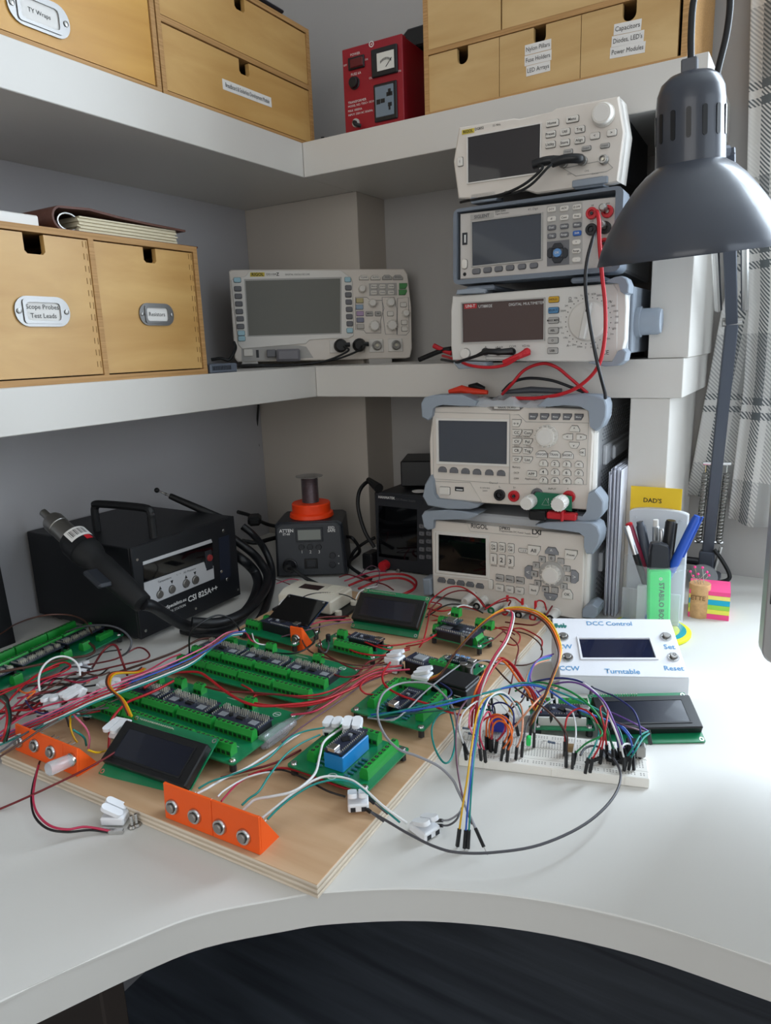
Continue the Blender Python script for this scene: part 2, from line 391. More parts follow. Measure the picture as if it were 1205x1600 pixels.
# ---------------------------------------------------------------- shelves
UZ0, UZ1, LZ0, LZ1, SX, SY = .6458, .6965, .3005, .3508, -.728, .980
for nm, lab, b in (
    ('wall_shelf', 'thick white lower shelf on the left wall, carrying the two-drawer wooden box', (WX, SX, -.3, 1.119, LZ0, LZ1)),
    ('wall_shelf', 'thick white lower shelf on the back wall, carrying the stacked bench meters', (SX + .0008, -.1465, SY, WY, LZ0, LZ1)),
    ('wall_shelf', 'thick white upper shelf on the left wall, under the mustard wooden drawers', (WX, SX, -.3, 1.119, UZ0, UZ1)),
    ('wall_shelf', 'thick white upper shelf on the back wall, under the red transformer', (SX + .0008, -.139, SY, WY, UZ0, UZ1))):
    box_obj(nm, SHELFW, *b, .0008, label=lab, cat='shelf')
box_obj('shelf_upright', SHELFW, -.2115, -.161, SY + .006, WY, 0, LZ0 - .0005, .0008, label='white upright panel below the lower shelf, behind the yellow card', cat='shelf upright')
box_obj('shelf_upright', SHELFW, -.192, -.1425, SY + .006, WY, LZ1 + .0005, UZ0 - .0005, .0008, label='white upright panel between the two shelves, behind the lamp shade', cat='shelf upright')
# ---------------------------------------------------------------- wooden drawer boxes
BIRCH = wood('birch_ply', '#b98d4f', '#cfa768', (5, 60, 26), .42)
BIRCHY = wood('yellow_birch_ply', '#b98535', '#cf9e4a', (5, 60, 26), .4)
BIRCHP = wood('pale_birch_ply', '#b9945c', '#cfae78', (5, 60, 26), .45)
PLYE = wood('ply_edge', '#9c7340', '#c09560', (8, 500, 500), .6)
DRAWER_SHADE = mat('drawer_inside_shade', '#2a211a', .9)  # drawer interior coloured dark, standing in for the shade inside
TEXTK = INK
def drawer_box(F, label, w, h, depth, drawers, front, t=.007, extra=None, group=None):
    """open-fronted ply carcass with dividers; drawers = (x0,x1,z0,z1,notch centre or None, notch width, notch depth)"""
    root = thing('drawer_box', label, 'drawer box', F.M, group)
    mb = MB(); mb.box(0, w, 0, depth, 0, t); mb.box(0, w, 0, depth, h - t, h); mb.box(0, t, 0, depth, t, h - t); mb.box(w - t, w, 0, depth, t, h - t); mb.box(t, w - t, depth - .004, depth, t, h - t)
    mb.build('carcass', PLYE, root)
    for d in extra or []: MB().box(d[0], d[1], 0, depth - .004, d[2], d[3]).build('divider', PLYE, root)
    out = []
    for (x0, x1, z0, z1, nc, nw, nd, rnd) in drawers:
        dr = None
        if nc is None: pl = [(x0, z0), (x1, z0), (x1, z1), (x0, z1)]
        elif rnd:
            arc = [(nc + nw / 2 * math.cos(R(a)), z1 - nd + nw / 2 + nw / 2 * math.sin(R(a))) for a in range(0, -181, -20)]
            pl = [(x0, z0), (x1, z0), (x1, z1), (nc + nw / 2, z1)] + arc + [(nc - nw / 2, z1), (x0, z1)]
        else:
            k = .003; pl = [(x0, z0), (x1, z0), (x1, z1), (nc + nw / 2, z1), (nc + nw / 2, z1 - nd + k), (nc + nw / 2 - k, z1 - nd), (nc - nw / 2 + k, z1 - nd), (nc - nw / 2, z1 - nd + k), (nc - nw / 2, z1), (x0, z1)]
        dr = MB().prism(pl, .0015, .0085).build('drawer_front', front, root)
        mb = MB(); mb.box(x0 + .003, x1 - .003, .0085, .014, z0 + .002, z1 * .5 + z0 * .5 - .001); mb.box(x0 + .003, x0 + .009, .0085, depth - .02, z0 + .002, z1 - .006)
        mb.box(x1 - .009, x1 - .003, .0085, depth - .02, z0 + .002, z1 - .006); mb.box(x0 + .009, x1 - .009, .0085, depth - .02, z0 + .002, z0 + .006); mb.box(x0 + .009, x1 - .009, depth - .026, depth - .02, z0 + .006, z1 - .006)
        mb.build('drawer_body', DRAWER_SHADE, dr)
        out.append(dr)
    return root, out
def label_holder(parent, cx, cz, w, h, txt, y=.0015, lines=1, size=.008):
    """stamped steel frame with two screws holding a paper card"""
    n = 6; o = rr(cx - w / 2, cx + w / 2, cz - h / 2, cz + h / 2, h * .48, n); i = rr(cx - w * .34, cx + w * .34, cz - h * .36, cz + h * .36, h * .1, n)
    HOLD = mat('nickel_holder', '#8e8c8a', .38, 1)
    hd = MB().ring(o, i, y - .0022, y).build('label_holder', HOLD, parent)
    MB().ring(rr(cx - w * .36, cx + w * .36, cz - h * .40, cz + h * .40, h * .1, 2), rr(cx - w * .31, cx + w * .31, cz - h * .30, cz + h * .30, h * .12, 2), y - .0036, y - .0022).build('holder_rim', HOLD, hd)
    MB().box(cx - w * .345, cx + w * .345, y - .0016, y - .0006, cz - h * .37, cz + h * .37).build('card', PAPER, hd)
    for s in (-1, 1): MB().lathe([(h * .09, y - .0022), (h * .085, y - .0034), (h * .05, y - .0038)], 10, (cx + s * w * .43, 0, cz), 'y').build('screw', STEELB, hd)
    text(hd, txt, cx, y - .0019, cz, size, TEXTK, ls=1.3)
    return hd
def sticker(parent, F, pts, txt, y, hpx, mt=None):
    """paper strip between the pixels a (left middle) and b (right middle)"""
    (ax, ay), (bx, by) = pts; x0, z0 = F.p(ax, ay, y); x1, z1 = F.p(bx, by, y); s = F.sc((ax + bx) / 2, (ay + by) / 2)[1]
    L = math.hypot(x1 - x0, z1 - z0); a = math.atan2(z1 - z0, x1 - x0); h = hpx * s
    st = MB().box(-L / 2, L / 2, -.0004, 0, -h / 2, h / 2).build('paper_label', mt or PAPER, parent, Matrix.Translation(((x0 + x1) / 2, y, (z0 + z1) / 2)) @ Matrix.Rotation(-a, 4, 'Y'))
    me = text_mesh(txt, h * .62, TEXTK); wd = max(v.co.x for v in me.vertices) - min(v.co.x for v in me.vertices)
    k = min(1, L * .9 / wd)
    link('lettering', me, st, Matrix.Translation((0, -.0007, 0)) @ FRONT @ Matrix.Diagonal((k, 1, 1, 1))); return st
# upper left, mustard box with steel label holder (runs out of the picture)
F = Frame((-.735, .470, UZ1), 90)
r_, d_ = drawer_box(F, 'mustard yellow wooden drawer box with a steel label holder, at the upper left corner', .2335, .20, .2, [(.0085, .225, .0085, .115, None, 0, 0, 0), (.0085, .225, .124, .19, None, 0, 0, 0)], BIRCHY, extra=[(.007, .2265, .116, .123)])
x, z = F.p(60, 22, .0015); label_holder(d_[0], x, z, .072, .034, 'TY Wraps', size=.0062)
# upper left, two stacked drawers
F = Frame((-.735, .7058, UZ1), 90); W, H = .3187, .1735
xm = .0085; z1 = F.p(485.5, 145, 0)[1]
nx, nz = F.p(381, 100, .0015); nx2 = F.p(381, 0)[0]
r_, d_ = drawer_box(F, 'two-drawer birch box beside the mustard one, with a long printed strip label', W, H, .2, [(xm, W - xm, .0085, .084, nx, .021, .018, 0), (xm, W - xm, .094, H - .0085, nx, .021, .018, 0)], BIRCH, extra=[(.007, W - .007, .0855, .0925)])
sticker(d_[0], F, ((347.7, 131), (424, 160.5)), 'Breadboard & Solderless Development Module', .0015, 15.5)
mb = MB(); mb.box(-.905, -.76, .82, 1.0, UZ1 + H, UZ1 + H + .006, .002); mb.box(-.902, -.77, .83, 1.005, UZ1 + H + .006, UZ1 + H + .013, .002); mb.box(-.90, -.75, .88, .985, UZ1 + H + .013, UZ1 + H + .018, .002)
mb.build('dark_folder', mat('navy_cover', '#23242c', .6), label='dark navy folders lying on top of the two-drawer birch box', cat='folder')
# upper right, wide box with slips of paper
F = Frame((-.5165, .995, UZ1), 0); P = F.p
xr = P(1075, 60)[0]; W = xr; zrow = P(700, 76)[1]; H = .235
xa, xb, xc = P(666, 100)[0], P(780, 60)[0], P(907, 90)[0]; zt = P(700, 79)[1]; zb = .0075
zt2 = zt + .008
dl = []
for (x0, x1, npx) in ((xa, xb - .0006, 722), (xb + .0002, xc - .0006, 843), (xc + .0002, W - .011, 982)):
    dl.append((x0, x1, zb, zt, P(npx, 60)[0], .0165, .021, 1))
x8 = P(783, 20)[0]
dl += [(xa, x8 - .001, zt2, zt2 + .08, None, 0, 0, 0), (x8 + .001, W - .011, zt2, zt2 + .08, None, 0, 0, 0)]
r_, d_ = drawer_box(F, 'wide pale wooden drawer box with stacked paper labels, right of the red transformer', W, H, .2, dl, BIRCHP, extra=[(.007, W - .007, zt + .0008, zt2 - .0008)])
for a, b, t in (((820.5, 79), (861.5, 68.5), 'Nylon Pillars'), ((820, 96), (862, 85.5), 'Fuse Holders'), ((822.5, 112), (860, 102.5), 'LED Arrays')): sticker(d_[1], F, (a, b), t, .0015, 16)
for a, b, t in (((959.5, 47), (1002.5, 38), 'Capacitors'), ((956, 66), (1006.5, 55.5), "Diodes, LED's"), ((953.5, 83.5), (1008.5, 73), 'Power Modules')): sticker(d_[2], F, (a, b), t, .0015, 17.5)
# lower left, two tall drawers
F = Frame((-.735, .4150, LZ1), 90); P = F.p; W = .323; H = .1685
xd0, xd1 = P(150, 480)[0], P(159, 480)[0]
n1, n2 = P(53, 380, .0015), P(234, 400, .0015)
r_, d_ = drawer_box(F, 'tall two-drawer birch box with steel label holders on the lower left shelf', W, H, .22,
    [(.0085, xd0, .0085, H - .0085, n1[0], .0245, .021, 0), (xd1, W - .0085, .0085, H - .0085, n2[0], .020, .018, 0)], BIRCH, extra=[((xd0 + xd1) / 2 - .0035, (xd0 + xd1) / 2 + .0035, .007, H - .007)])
x, z = P(66, 487, .0015); label_holder(d_[0], x, z, .066, .032, 'Scope Probes\nTest Leads', size=.0072)
x, z = P(244, 491.5, .0015); label_holder(d_[1], x, z, .056, .0275, 'Resistors', size=.0072)
for k, d in enumerate(d_):   # dark ends of the finger joints along the edge
    mb = MB(); xe = (xd0 - .002, W - .0105)[k]
    for q in range(11):
        for dx in (0, -.0045): mb.box(xe + dx - .0003, xe + dx + .0003, .0010, .0016, .016 + q * .0135 + (dx != 0) * .001, .016 + q * .0135 + .0075)
    mb.build('finger_joint', mat('joint_line', '#8a683c', .7), d)
# leather ring binder lying on the tall box
LEATH = mat('brown_leather', '#5a372d', .55, bump=(260, .35), var=(60, .25))
F = Frame((-.745, .4150, LZ1 + H + .0004), 90); P = F.p
b0 = P(112, 358)[0]; 
bind = thing('ring_binder', 'brown leather ring binder full of paper, lying on the tall birch drawer box', 'binder', F.M)
xs = P(78, 352)[0] + .004; xe = P(309, 384)[0]; xt = P(289, 352)[0]
outl = [(xe, .0, ), (xs + .012, 0)] + [(xs + .014 - .014 * math.sin(R(a)), .0135 - .0135 * math.cos(R(a))) for a in range(20, 161, 20)] + [(xs + .016, .0268), (xs + .05, .029), (xs + .09, .0255), (xs + .13, .0235), (xt, .0215)]
inn = [(xt, .0190), (xs + .13, .0210), (xs + .09, .0228), (xs + .05, .0262), (xs + .016, .0242)] + [(xs + .014 - .0115 * math.sin(R(a)), .0135 - .0112 * math.cos(R(a))) for a in range(160, 19, -20)] + [(xs + .012, .0022), (xe, .0022)]
MB().prism(outl + inn, 0, .18).build('cover', LEATH, bind)
px0 = xs + .036; px1 = P(280, 372)[0]
mb = MB()
for k in range(9): mb.box(px0 + .0012 * (k % 3), px1 + .0015 * math.sin(k * 2.1), .004 + .002 * (k % 2), .172, .0026 + k * .0019, .0026 + k * .0019 + .0017)
mb.build('pages', mat('cream_paper', '#d9cfb4', .8), bind)
for yy in (.012, .09):
    pts = [(xs + .028 + .0135 * math.cos(R(a)), yy, .0125 + .0095 * math.sin(R(a))) for a in range(0, 360, 20)]
    MB().tube(pts, .0014, 6, closed=True).build('ring', STEELB, bind)
xw0, xw1 = P(-20, 335)[0], P(60, 340)[0]
box_obj('white_carton', mat('glossy_white_card', '#d8d5d0', .35), -.90, -.745, .4150 + xw0, .4150 + xw1, LZ1 + H + .0003, LZ1 + H + .0125, .0012, label='flat white carton beside the leather binder at the left edge', cat='carton')
# red step transformer
F = Frame((-.6655, 1.0, UZ1), 1.5); P = F.p
W = P(630, 120)[0]; H = P(585, 64)[1]
tr = thing('red_transformer', 'red metal step-up transformer with a dial meter and a grey mains socket', 'transformer', F.M)
REDM = mat('red_enamel', '#8c1020', .42, bump=(500, .05)); x0 = P(537, 140)[0]
MB().box(x0, W, 0, .012, 0, H, .001).build('front_panel', REDM, tr)
MB().box(x0 + .001, W - .001, .012, .14, 0.0005, H - .001, .001).build('housing', REDM, tr)
HP = mat('grey_socket', '#6d7a86', .45)
sw = fbox(F, tr, 'rocker_switch', BLACK, (543, 91), (569, 104), -.003, 0, .001); fbox(F, sw, 'rocker', mat('dark_red_rocker', '#5a1418', .3), (546, 93), (566.5, 101.5), -.005, -.002, .001)
mt_ = fbox(F, tr, 'dial_meter', BLACK, (579, 78), (621, 112), -.004, 0, .0012); fbox(F, mt_, 'dial_face', mat('meter_white', '#cfcdc6', .5), (588.5, 84), (616, 105), -.0046, -.003)
mb = MB(); cx, cz = P(603, 106.5, -.005)
for a in range(50, 131, 8): mb.box(cx + .0135 * math.cos(R(a)) - .00035, cx + .0135 * math.cos(R(a)) + .00035, -.0052, -.0048, cz + .0135 * math.sin(R(a)) - .0022, cz + .0135 * math.sin(R(a)) + .001)
mb.build('dial_scale', INK, mt_); MB().rod((cx, -.0052, cz + .002), (cx + .010, -.0052, cz + .0125), .0004, 5).build('needle', INK, mt_)
so = fbox(F, tr, 'mains_socket', BLACK, (583, 133), (621, 184), -.003, 0, .0012); fbox(F, so, 'socket_plate', HP, (585.5, 136.5), (615.5, 178), -.0042, -.002, .0006)
for (u0, v0, u1, v1) in ((606, 138.5, 611, 147.5), (603.5, 144, 613.5, 148.5), (588, 156, 594.5, 162.5), (594.5, 154.5, 601.5, 160), (606, 160, 612.5, 165), (607, 164, 610.5, 171)): fbox(F, so, 'socket_slot', BLACK, (u0, v0), (u1, v1), -.0044, -.003, .0003)
fk = fknob(F, tr, 554.5, 130, 16, BLACK, .007, name='fuse_holder'); 
x, z = P(557, 192.5, 0); MB().lathe([(.0062, 0), (.006, -.003), (.0035, -.0035), (.0033, -.0034)], 14, (x, 0, z), 'y').build('cable_grommet', KEYM, tr)
MB().tube(spline([(x, .002, z), (x + .002, -.010, z - .001), (x + .007, -.014, z - .006), (x + .014, -.010, z - .0085)]), .0028, 8).build('power_cord', RUBBER, tr)
x, z = P(580.5, 69, 0); MB().ring(ngon(x, z, .0042, 14), ngon(x, z, .0030, 14), -.0004, 0).build('emblem', INKW, tr)
MB().prism([(x - .0012, z - .001), (x + .0006, z - .0013), (x + .0013, z + .0012), (x - .0002, z + .0008)], -.0004, 0).build('emblem', INKW, tr)
for t, u, v, h, al in (('POWER', 555, 84.5, 4.2, 'CENTER'), ('OFF', 539.5, 102.3, 3, 'CENTER'), ('ON', 572.5, 93, 3, 'CENTER'), ('FUSE 6A', 556.3, 115.3, 4.2, 'CENTER'), ('OUTPUT: 0-300V AC 50/60Hz', 601.5, 116.5, 3.7, 'CENTER'),
    ('TRANSFORMER', 544, 161.5, 3.9, 'LEFT'), ('MODEL NO: T50C+ 1KVA', 544, 167.3, 3.4, 'LEFT'), ('MAX 1000VA', 544, 174.5, 3.6, 'LEFT'), ('INPUT: 230V AC 50/60Hz', 544.5, 180.7, 3.3, 'LEFT')): ftext(F, tr, t, u, v, h, INKW, align=al)
MB().prism([(-.593, UZ1 + .122), (-.54, UZ1 + .122), (-.538, UZ1 + .140), (-.548, UZ1 + .150), (-.578, UZ1 + .150), (-.590, UZ1 + .141)], 1.06, 1.13, inset=.003).build('cable_bundle', RUBBER, label='black cable bundle lying on top of the red transformer', cat='cable')
x, y, z = at(504, 206, 'y', 1.05); MB().lathe([(.004, 0), (.004, .006), (.0025, .008), (.0025, .022), (.003, .024)], 10, (x, y, UZ1)).build('small_bottle', BLACK, label='tiny black stub standing on the upper shelf left of the transformer', cat='stub')
# ================================================================ bench instruments
def fpoly(F, parent, name, mt, pts, y0, y1, inset=0, **kw):
    return MB().prism([F.p(a, b, y0) for a, b in pts], y0, y1, inset=inset).build(name, mt, parent, **kw)
def quad_screen(F, root, tl, tr, br, bl, mt, frame=None, pad=3, y=-.0006, txt=None):
    c = [tl, tr, br, bl]; mx = sum(p[0] for p in c) / 4; my = sum(p[1] for p in c) / 4
    sc = fpoly(F, root, 'screen', mt, c, y, .001)
    if frame:
        o = [(p[0] + (pad if p[0] > mx else -pad), p[1] + (pad if p[1] > my else -pad)) for p in c]
        MB().ring([F.p(*p) for p in o], [F.p(*p) for p in c], -.0022, .0005).build('bezel', frame, sc)
    return sc
def housing(root, x0, x1, y0, y1, z0, z1, mt, b=.003, name='housing'): return MB().box(x0, x1, y0, y1, z0, z1, b).build(name, mt, root)
def vents(root, x, y0, y1, z0, z1, nx=16, nz=9, mt=None):
    """perforated field on the right flank: rows of small dark slanted slots"""
    mb = MB(); dy = (y1 - y0) / nx; dz = (z1 - z0) / nz
    for i in range(nx):
        for j in range(nz):
            yy = y0 + (i + .5 * (j % 2)) * dy; zz = z0 + j * dz
            mb.box(x - .0003, x + .0002, yy + dy * .2, yy + dy * .75, zz + dz * .25, zz + dz * .75)
    return mb.build('vent', mt or mat('vent_grey', '#7f8388', .6), root, kind='stuff')
def side_boss(root, x, y0, y1, z0, z1):
    b = MB().box(x, x + .006, y0, y1, z0, z1, .0015).build('handle_boss', GREYM, root)
    MB().box(x + .006, x + .012, y0 + .025, y1, z0 + .004, z1 - .004, .003).build('handle_bar', GREYM, b); return b
def jack(F, root, px, py, dpx, mt, y=0, ring=None):
    sx, sz = F.sc(px, py); r = dpx * sx / 2; x, z = F.p(px, py, y)
    o = MB().lathe([(r, .001), (r, -.004), (r * .9, -.0048), (r * .55, -.0048), (r * .5, -.002)], 18, (x, y, z), 'y').build('jack', mt, root)
    MB().lathe([(r * .28, -.001), (r * .28, -.0045)], 10, (x, y, z), 'y').build('jack_pin', ring or DARK, o); return o
def bnc(F, root, px, py, dpx):
    sx, sz = F.sc(px, py); r = dpx * sx / 2; x, z = F.p(px, py)
    o = MB().lathe([(r, .0), (r, -.004), (r * .8, -.005), (r * .8, -.012), (r * .65, -.012), (r * .62, -.006)], 16, (x, 0, z), 'y').build('connector', STEELB, root)
    MB().lathe([(r * .3, -.002), (r * .28, -.010)], 8, (x, 0, z), 'y').build('centre_pin', GOLD, o); return o
def outline(F, root, pts, mt, r=.0004, y=-.0003, name='outline'):
    return MB().tube([(F.p(a, b)[0], y, F.p(a, b)[1]) for a, b in pts], r, 4, closed=True).build(name, mt, root)
# ---------------------------------------------------------------- DC power supply at the foot of the stack
F = Frame((-.476, .909, .0045), .5); P = F.p
ps = thing('power_supply', 'cream bench power supply with a round keypad dial, lowest of the stack on the desk', 'power supply', F.M)
W = .2288; H = .1195
MB().prism(rr(0, W, 0, H, .003, 2), 0, .02, inset=.0015).build('front_panel', CREAM, ps)
housing(ps, .004, W + .004, .02, .29, .003, H + .012, GREYM); housing(ps, W - .003, W + .006, .006, .02, .004, H, CREAM2, name='side_cheek')
vents(ps, W + .0042, .05, .26, .012, .045); vents(ps, W + .0042, .05, .26, .085, .118, nz=8); side_boss(ps, W + .0042, .06, .27, .052, .08)
for pts, y0 in (([(658.5, 806), (663, 799), (700, 797), (722, 799), (748, 803), (744, 806), (732, 811), (718, 811), (690, 812), (677, 812), (675.5, 827), (668, 828.5), (662, 824)], -.010),
    ([(836, 820), (856, 816), (895, 815), (925, 817), (934, 823), (938, 836), (936, 850), (926, 866), (917, 866), (913.5, 856), (914, 838), (906, 832), (880, 828), (850, 825)], -.012),
    ([(909, 965), (910, 952), (917, 946), (926, 944), (935, 950), (934, 962), (928, 967)], -.009)): fpoly(F, ps, 'bumper', GREYB, pts, y0, .022, inset=.0015)
fpoly(F, ps, 'bumper', GREYB, [(660, 905), (672, 905), (673, 930), (662, 930)], -.006, .02, inset=.0015)
for x in (.03, W - .035):
    for y in (.02, .25): MB().lathe([(.008, 0), (.009, -.0045), (.0075, -.0045)], 12, (x, y, .003)).build('foot', RUBBER, ps)
outline(F, ps, [(729, 816.5), (849, 826.5), (840, 839.5), (735, 830)], KEYM, r=.0003)
ftext(F, ps, 'RIGOL', 749, 823, 7, INK, bold=.012); ftext(F, ps, 'DP832', 788.7, 825.7, 4.6, INK, bold=.02); ftext(F, ps, 'Programmable DC Power Supply', 804.5, 831.5, 2.7, INK); ftext(F, ps, 'LXI', 838.6, 832, 7.5, INK, bold=.03)
MB().ring([P(*p) for p in ((678, 829), (764, 836), (766, 907), (678, 899))], [P(*p) for p in ((681, 832), (761.5, 838.5), (763, 903.5), (681, 895.5))], -.0012, 0).build('screen_surround', CREAM2, ps)
quad_screen(F, ps, (685.7, 834.4), (760, 840.7), (760.5, 899.5), (685.7, 891), SCREENB, CREAM2, 3)
for a in ((690.5, 906), (705.3, 908.5), (720.2, 910.6), (735, 912.8), (750.2, 915.2)): fbtn(F, ps, *a, 12, 7, KEYG, shape='hex', name='soft_key')
for i, (a, b) in enumerate(zip(((772.2, 854.3), (785, 855.1), (798.8, 856.5)), ((772, 873), (785, 874.5), (798.5, 876.7)))):
    fbtn(F, ps, *a, 9.5, 14, KEYW, txt='On\nOff', tm=INK, th=3.4); fbtn(F, ps, *b, 9.5, 16, KEYW, txt=str(i + 1), tm=INK, th=7)
    ftext(F, ps, ('30V/3A', '30V/3A', '5V/3A')[i], b[0], b[1] + 11, 2.4, INK)
for a in ((781.5, 902.7), (797.2, 904.8), (813.1, 906.9)): fbtn(F, ps, *a, 12.5, 10, KEYM, txt='Menu', tm=INK, th=2.8)
for a in ((781.5, 918), (797.2, 920.7), (812.6, 922.8)): fbtn(F, ps, *a, 12.5, 10, KEYW, txt='Set', tm=INKG, th=2.8)
fbtn(F, ps, 767.5, 912.8, 6.5, 14, KEYW, name='power_button'); fbtn(F, ps, 818, 860.2, 14, 6, CREAM2, d=.001, txt='1 2 3', tm=INKG, th=3); fbtn(F, ps, 835, 859.7, 19, 14, KEYW, shape='cutl', txt='All', tm=INK, th=5.5)
MB().lathe([(.0185, -.0002), (.0185, -.0012), (.0150, -.0014)], 28, (*[P(862.5, 896.8)[0], 0], P(862.5, 896.8)[1]), 'y').build('dial_ring', KEYM, ps)
fknob(F, ps, 862.5, 896.8, 29, KEYW, .010, 24, ribs=12, name='dial', mt2=CREAM2, back=1.03)
for i, (a, b) in enumerate(((785, 357), (838, 350), (888, 368), (922, 410), (925, 465), (905, 507), (855, 528), (803, 523), (760, 490), (742, 438), (752, 390))):
    u, v = 640 + a / 3.766, 780 + b / 3.766; u = 862.5 + (u - 862.5) * 1.06; v = 896.8 + (v - 896.8) * 1.06
    fbtn(F, ps, u, v, 10, 8.5, KEYM, r=.001, txt='90.123.4567'[i], tm=INK, th=4.2, name='key')
AK = mat('key_slate', '#85868a', .5); fbtn(F, ps, 862.5, 860.5, 20, 10.5, AK, shape='up', name='arrow_key', txt='^', tm=INKW, th=6); fbtn(F, ps, 826, 893.6, 11, 20, AK, shape='left', name='arrow_key', txt='<', tm=INKW, th=6); fbtn(F, ps, 898.5, 901, 11, 20, AK, shape='right', name='arrow_key', txt='>', tm=INKW, th=6); fbtn(F, ps, 861, 932, 20, 10, AK, shape='down', name='arrow_key', txt='v', tm=INKW, th=5)
fbtn(F, ps, 892.8, 866.3, 19, 14, KEYW, shape='cutl', txt='Preset', tm=INK, th=3.2); fbtn(F, ps, 835.2, 921.3, 15, 15, KEYW, shape='cutl', txt='Back', tm=INK, th=3); fbtn(F, ps, 887, 927.9, 16, 14, KEYW, shape='cutr', txt='OK', tm=INK, th=4)
PG = mat('green_post', '#127a4c', .4)
for i, (a, b, m2) in enumerate(((731.6, 938, KEYW), (750, 944.5, BLACK), (772, 951, PG), (793, 953, RED), (814, 957.5, BLACK), (836, 961, RED), (862, 963, BLACK))):
    x, z = P(a + 7, b - 7); M_ = Matrix.Translation((x, 0, z))
    po = MB().lathe([(.0074, .001), (.0074, -.004), (.0064, -.005), (.0064, -.026), (.0056, -.028)], 16, axis='y').build('binding_post', CREAM2, ps, M_)
    MB().lathe([(.0055, -.0279), (.0052, -.0295), (.0028, -.0295), (.0027, -.026)], 14, axis='y').build('post_socket', m2, po)
ftext(F, ps, 'CH1', 742, 926, 2.6, INKG); ftext(F, ps, 'CH2', 803, 942, 2.6, INKG); ftext(F, ps, 'CH3', 852, 949, 2.6, INKG)
# ---------------------------------------------------------------- electronic load
F = Frame((-.4745, .909, .1535), 2); P = F.p
el = thing('electronic_load', 'cream electronic load with grey rubber corners and a green clamp plate, under the lower shelf', 'electronic load', F.M)
W = .2275; H = .139
fpoly(F, el, 'front_panel', CREAM, [(677, 636), (760, 634.5), (768, 641), (812, 641), (820, 634.5), (920, 640), (922, 660), (927, 680), (921, 797), (676, 781), (673, 765), (671, 690)], 0, .02, inset=.0015)
housing(el, .003, W + .006, .02, .27, .0, H + .004, GREYM); housing(el, W - .003, W + .009, .004, .02, .012, H - .03, CREAM2, name='side_cheek')
vents(el, W + .0062, .05, .25, .01, .05); vents(el, W + .0062, .05, .25, .088, .128); side_boss(el, W + .0062, .055, .25, .056, .084)
for pts, y0 in (([(657.5, 630), (663, 621), (676, 617.5), (722, 617), (744, 627), (742, 634), (720, 634), (693, 632), (682, 634), (676, 638), (674, 650), (668, 657), (659, 652)], -.010),
    ([(839, 634), (856, 620), (905, 617), (933, 618.5), (945, 624), (948, 634), (947, 652), (940, 668), (931, 674), (923, 668), (921, 642), (906, 634), (880, 632), (858, 635)], -.012),
    ([(660, 776), (664, 757), (672, 743), (675.5, 752), (677.5, 772), (683, 780), (720, 784), (748, 789), (746, 793), (735, 796), (700, 796), (668, 790)], -.010),
    ([(916, 800), (918, 783), (920, 770), (930, 766), (938, 776), (943, 784), (942, 803), (934, 813), (915, 815.5), (890, 812), (890, 807), (910, 808)], -.010)): fpoly(F, el, 'bumper', GREYB, pts, y0, .022, inset=.0015)
for x in (.03, W - .03):
    for y in (.03, .23): MB().box(x - .012, x + .012, y, y + .02, -.0165, .001, .002).build('foot', RUBBER, el)
fpoly(F, el, 'name_plate', CREAM2, [(772, 633), (812, 634), (812, 640), (772, 639)], -.001, .001); ftext(F, el, 'RIGOL DL3021', 792.5, 636.8, 3.4, INK, y=-.0013, bold=.02)
quad_screen(F, el, (685.7, 656.6), (793.5, 658.4), (792.7, 725.3), (686.5, 720.8), SCREEN, CREAM2, 3.5)
outline(F, el, [(676.5, 644), (797, 647), (796, 756), (765, 754), (678, 748)], KEYM); outline(F, el, [(797, 648), (811, 648), (822, 659), (920, 661), (917, 757), (797, 756)], KEYM)
for a in ((691.8, 733.3), (709.6, 734.5), (727.6, 735.8), (745.7, 737), (764.8, 738), (783.4, 739)): fbtn(F, el, *a, 12, 8, KEYG, shape='dome', name='soft_key')
for a in ((833.8, 650.5), (851.4, 650.7), (868.9, 651), (887, 651.2), (905, 651.5)): fbtn(F, el, *a, 13, 9, KEYG, shape='cutl', txt='Menu', tm=INKW, th=2.6)
fbtn(F, el, 807.8, 661, 13.5, 11, KEYW, shape='cutl', txt='o o', tm=INK, th=4)
for j, (t1, t2) in enumerate((('CC', 'Con'), ('CV', 'Pul'), ('CR', 'Tog'), ('CP', 'List'))):
    v = (675.7, 689.5, 703.6, 717.6)[j]; fbtn(F, el, 808.6, v, 14, 9, KEYW, shape='cutl', txt=t1, tm=INK, th=4.2); fbtn(F, el, 825.3, v + .5, 14, 9, KEYW, shape='cutl', txt=t2, tm=INK, th=4.2)
for t, u, v in (('FUNCTION', 817, 682.5), ('Static', 808, 697), ('Tran', 826, 697), ('Battery', 807, 730), ('OCP', 807, 739), ('OPP', 807, 748), ('Application', 830, 748.5), ('Channel', 771, 754.6), ('S-', 781, 761), ('S+', 804, 762), ('INPUT', 863, 764), ('-', 839, 761), ('+', 887.5, 763.5)): ftext(F, el, t, u, v, 3.1, INK)
ftext(F, el, '0-150V/40A', 758, 762.5, 2.4, INKG); ftext(F, el, '200W', 758, 767, 2.4, INKG)
fknob(F, el, 855, 681, 33, KEYW, .012, 28, ribs=14, mt2=CREAM2, back=1.08)
for a, s, t in (((898.4, 669.6), 'up', '▲'), ((887.5, 682.3), 'left', '◀'), ((908.7, 682.8), 'right', '▶'), ((897.6, 695.6), 'down', '▼')): fbtn(F, el, *a, 15, 9, KEYW, shape=s, name='arrow_key', txt={'up': '^', 'left': '<', 'right': '>', 'down': 'v'}[s], tm=INK, th=4)
fbtn(F, el, 910.3, 706.7, 8, 11, KEYW, shape='left', txt='OK', tm=INK, th=3)
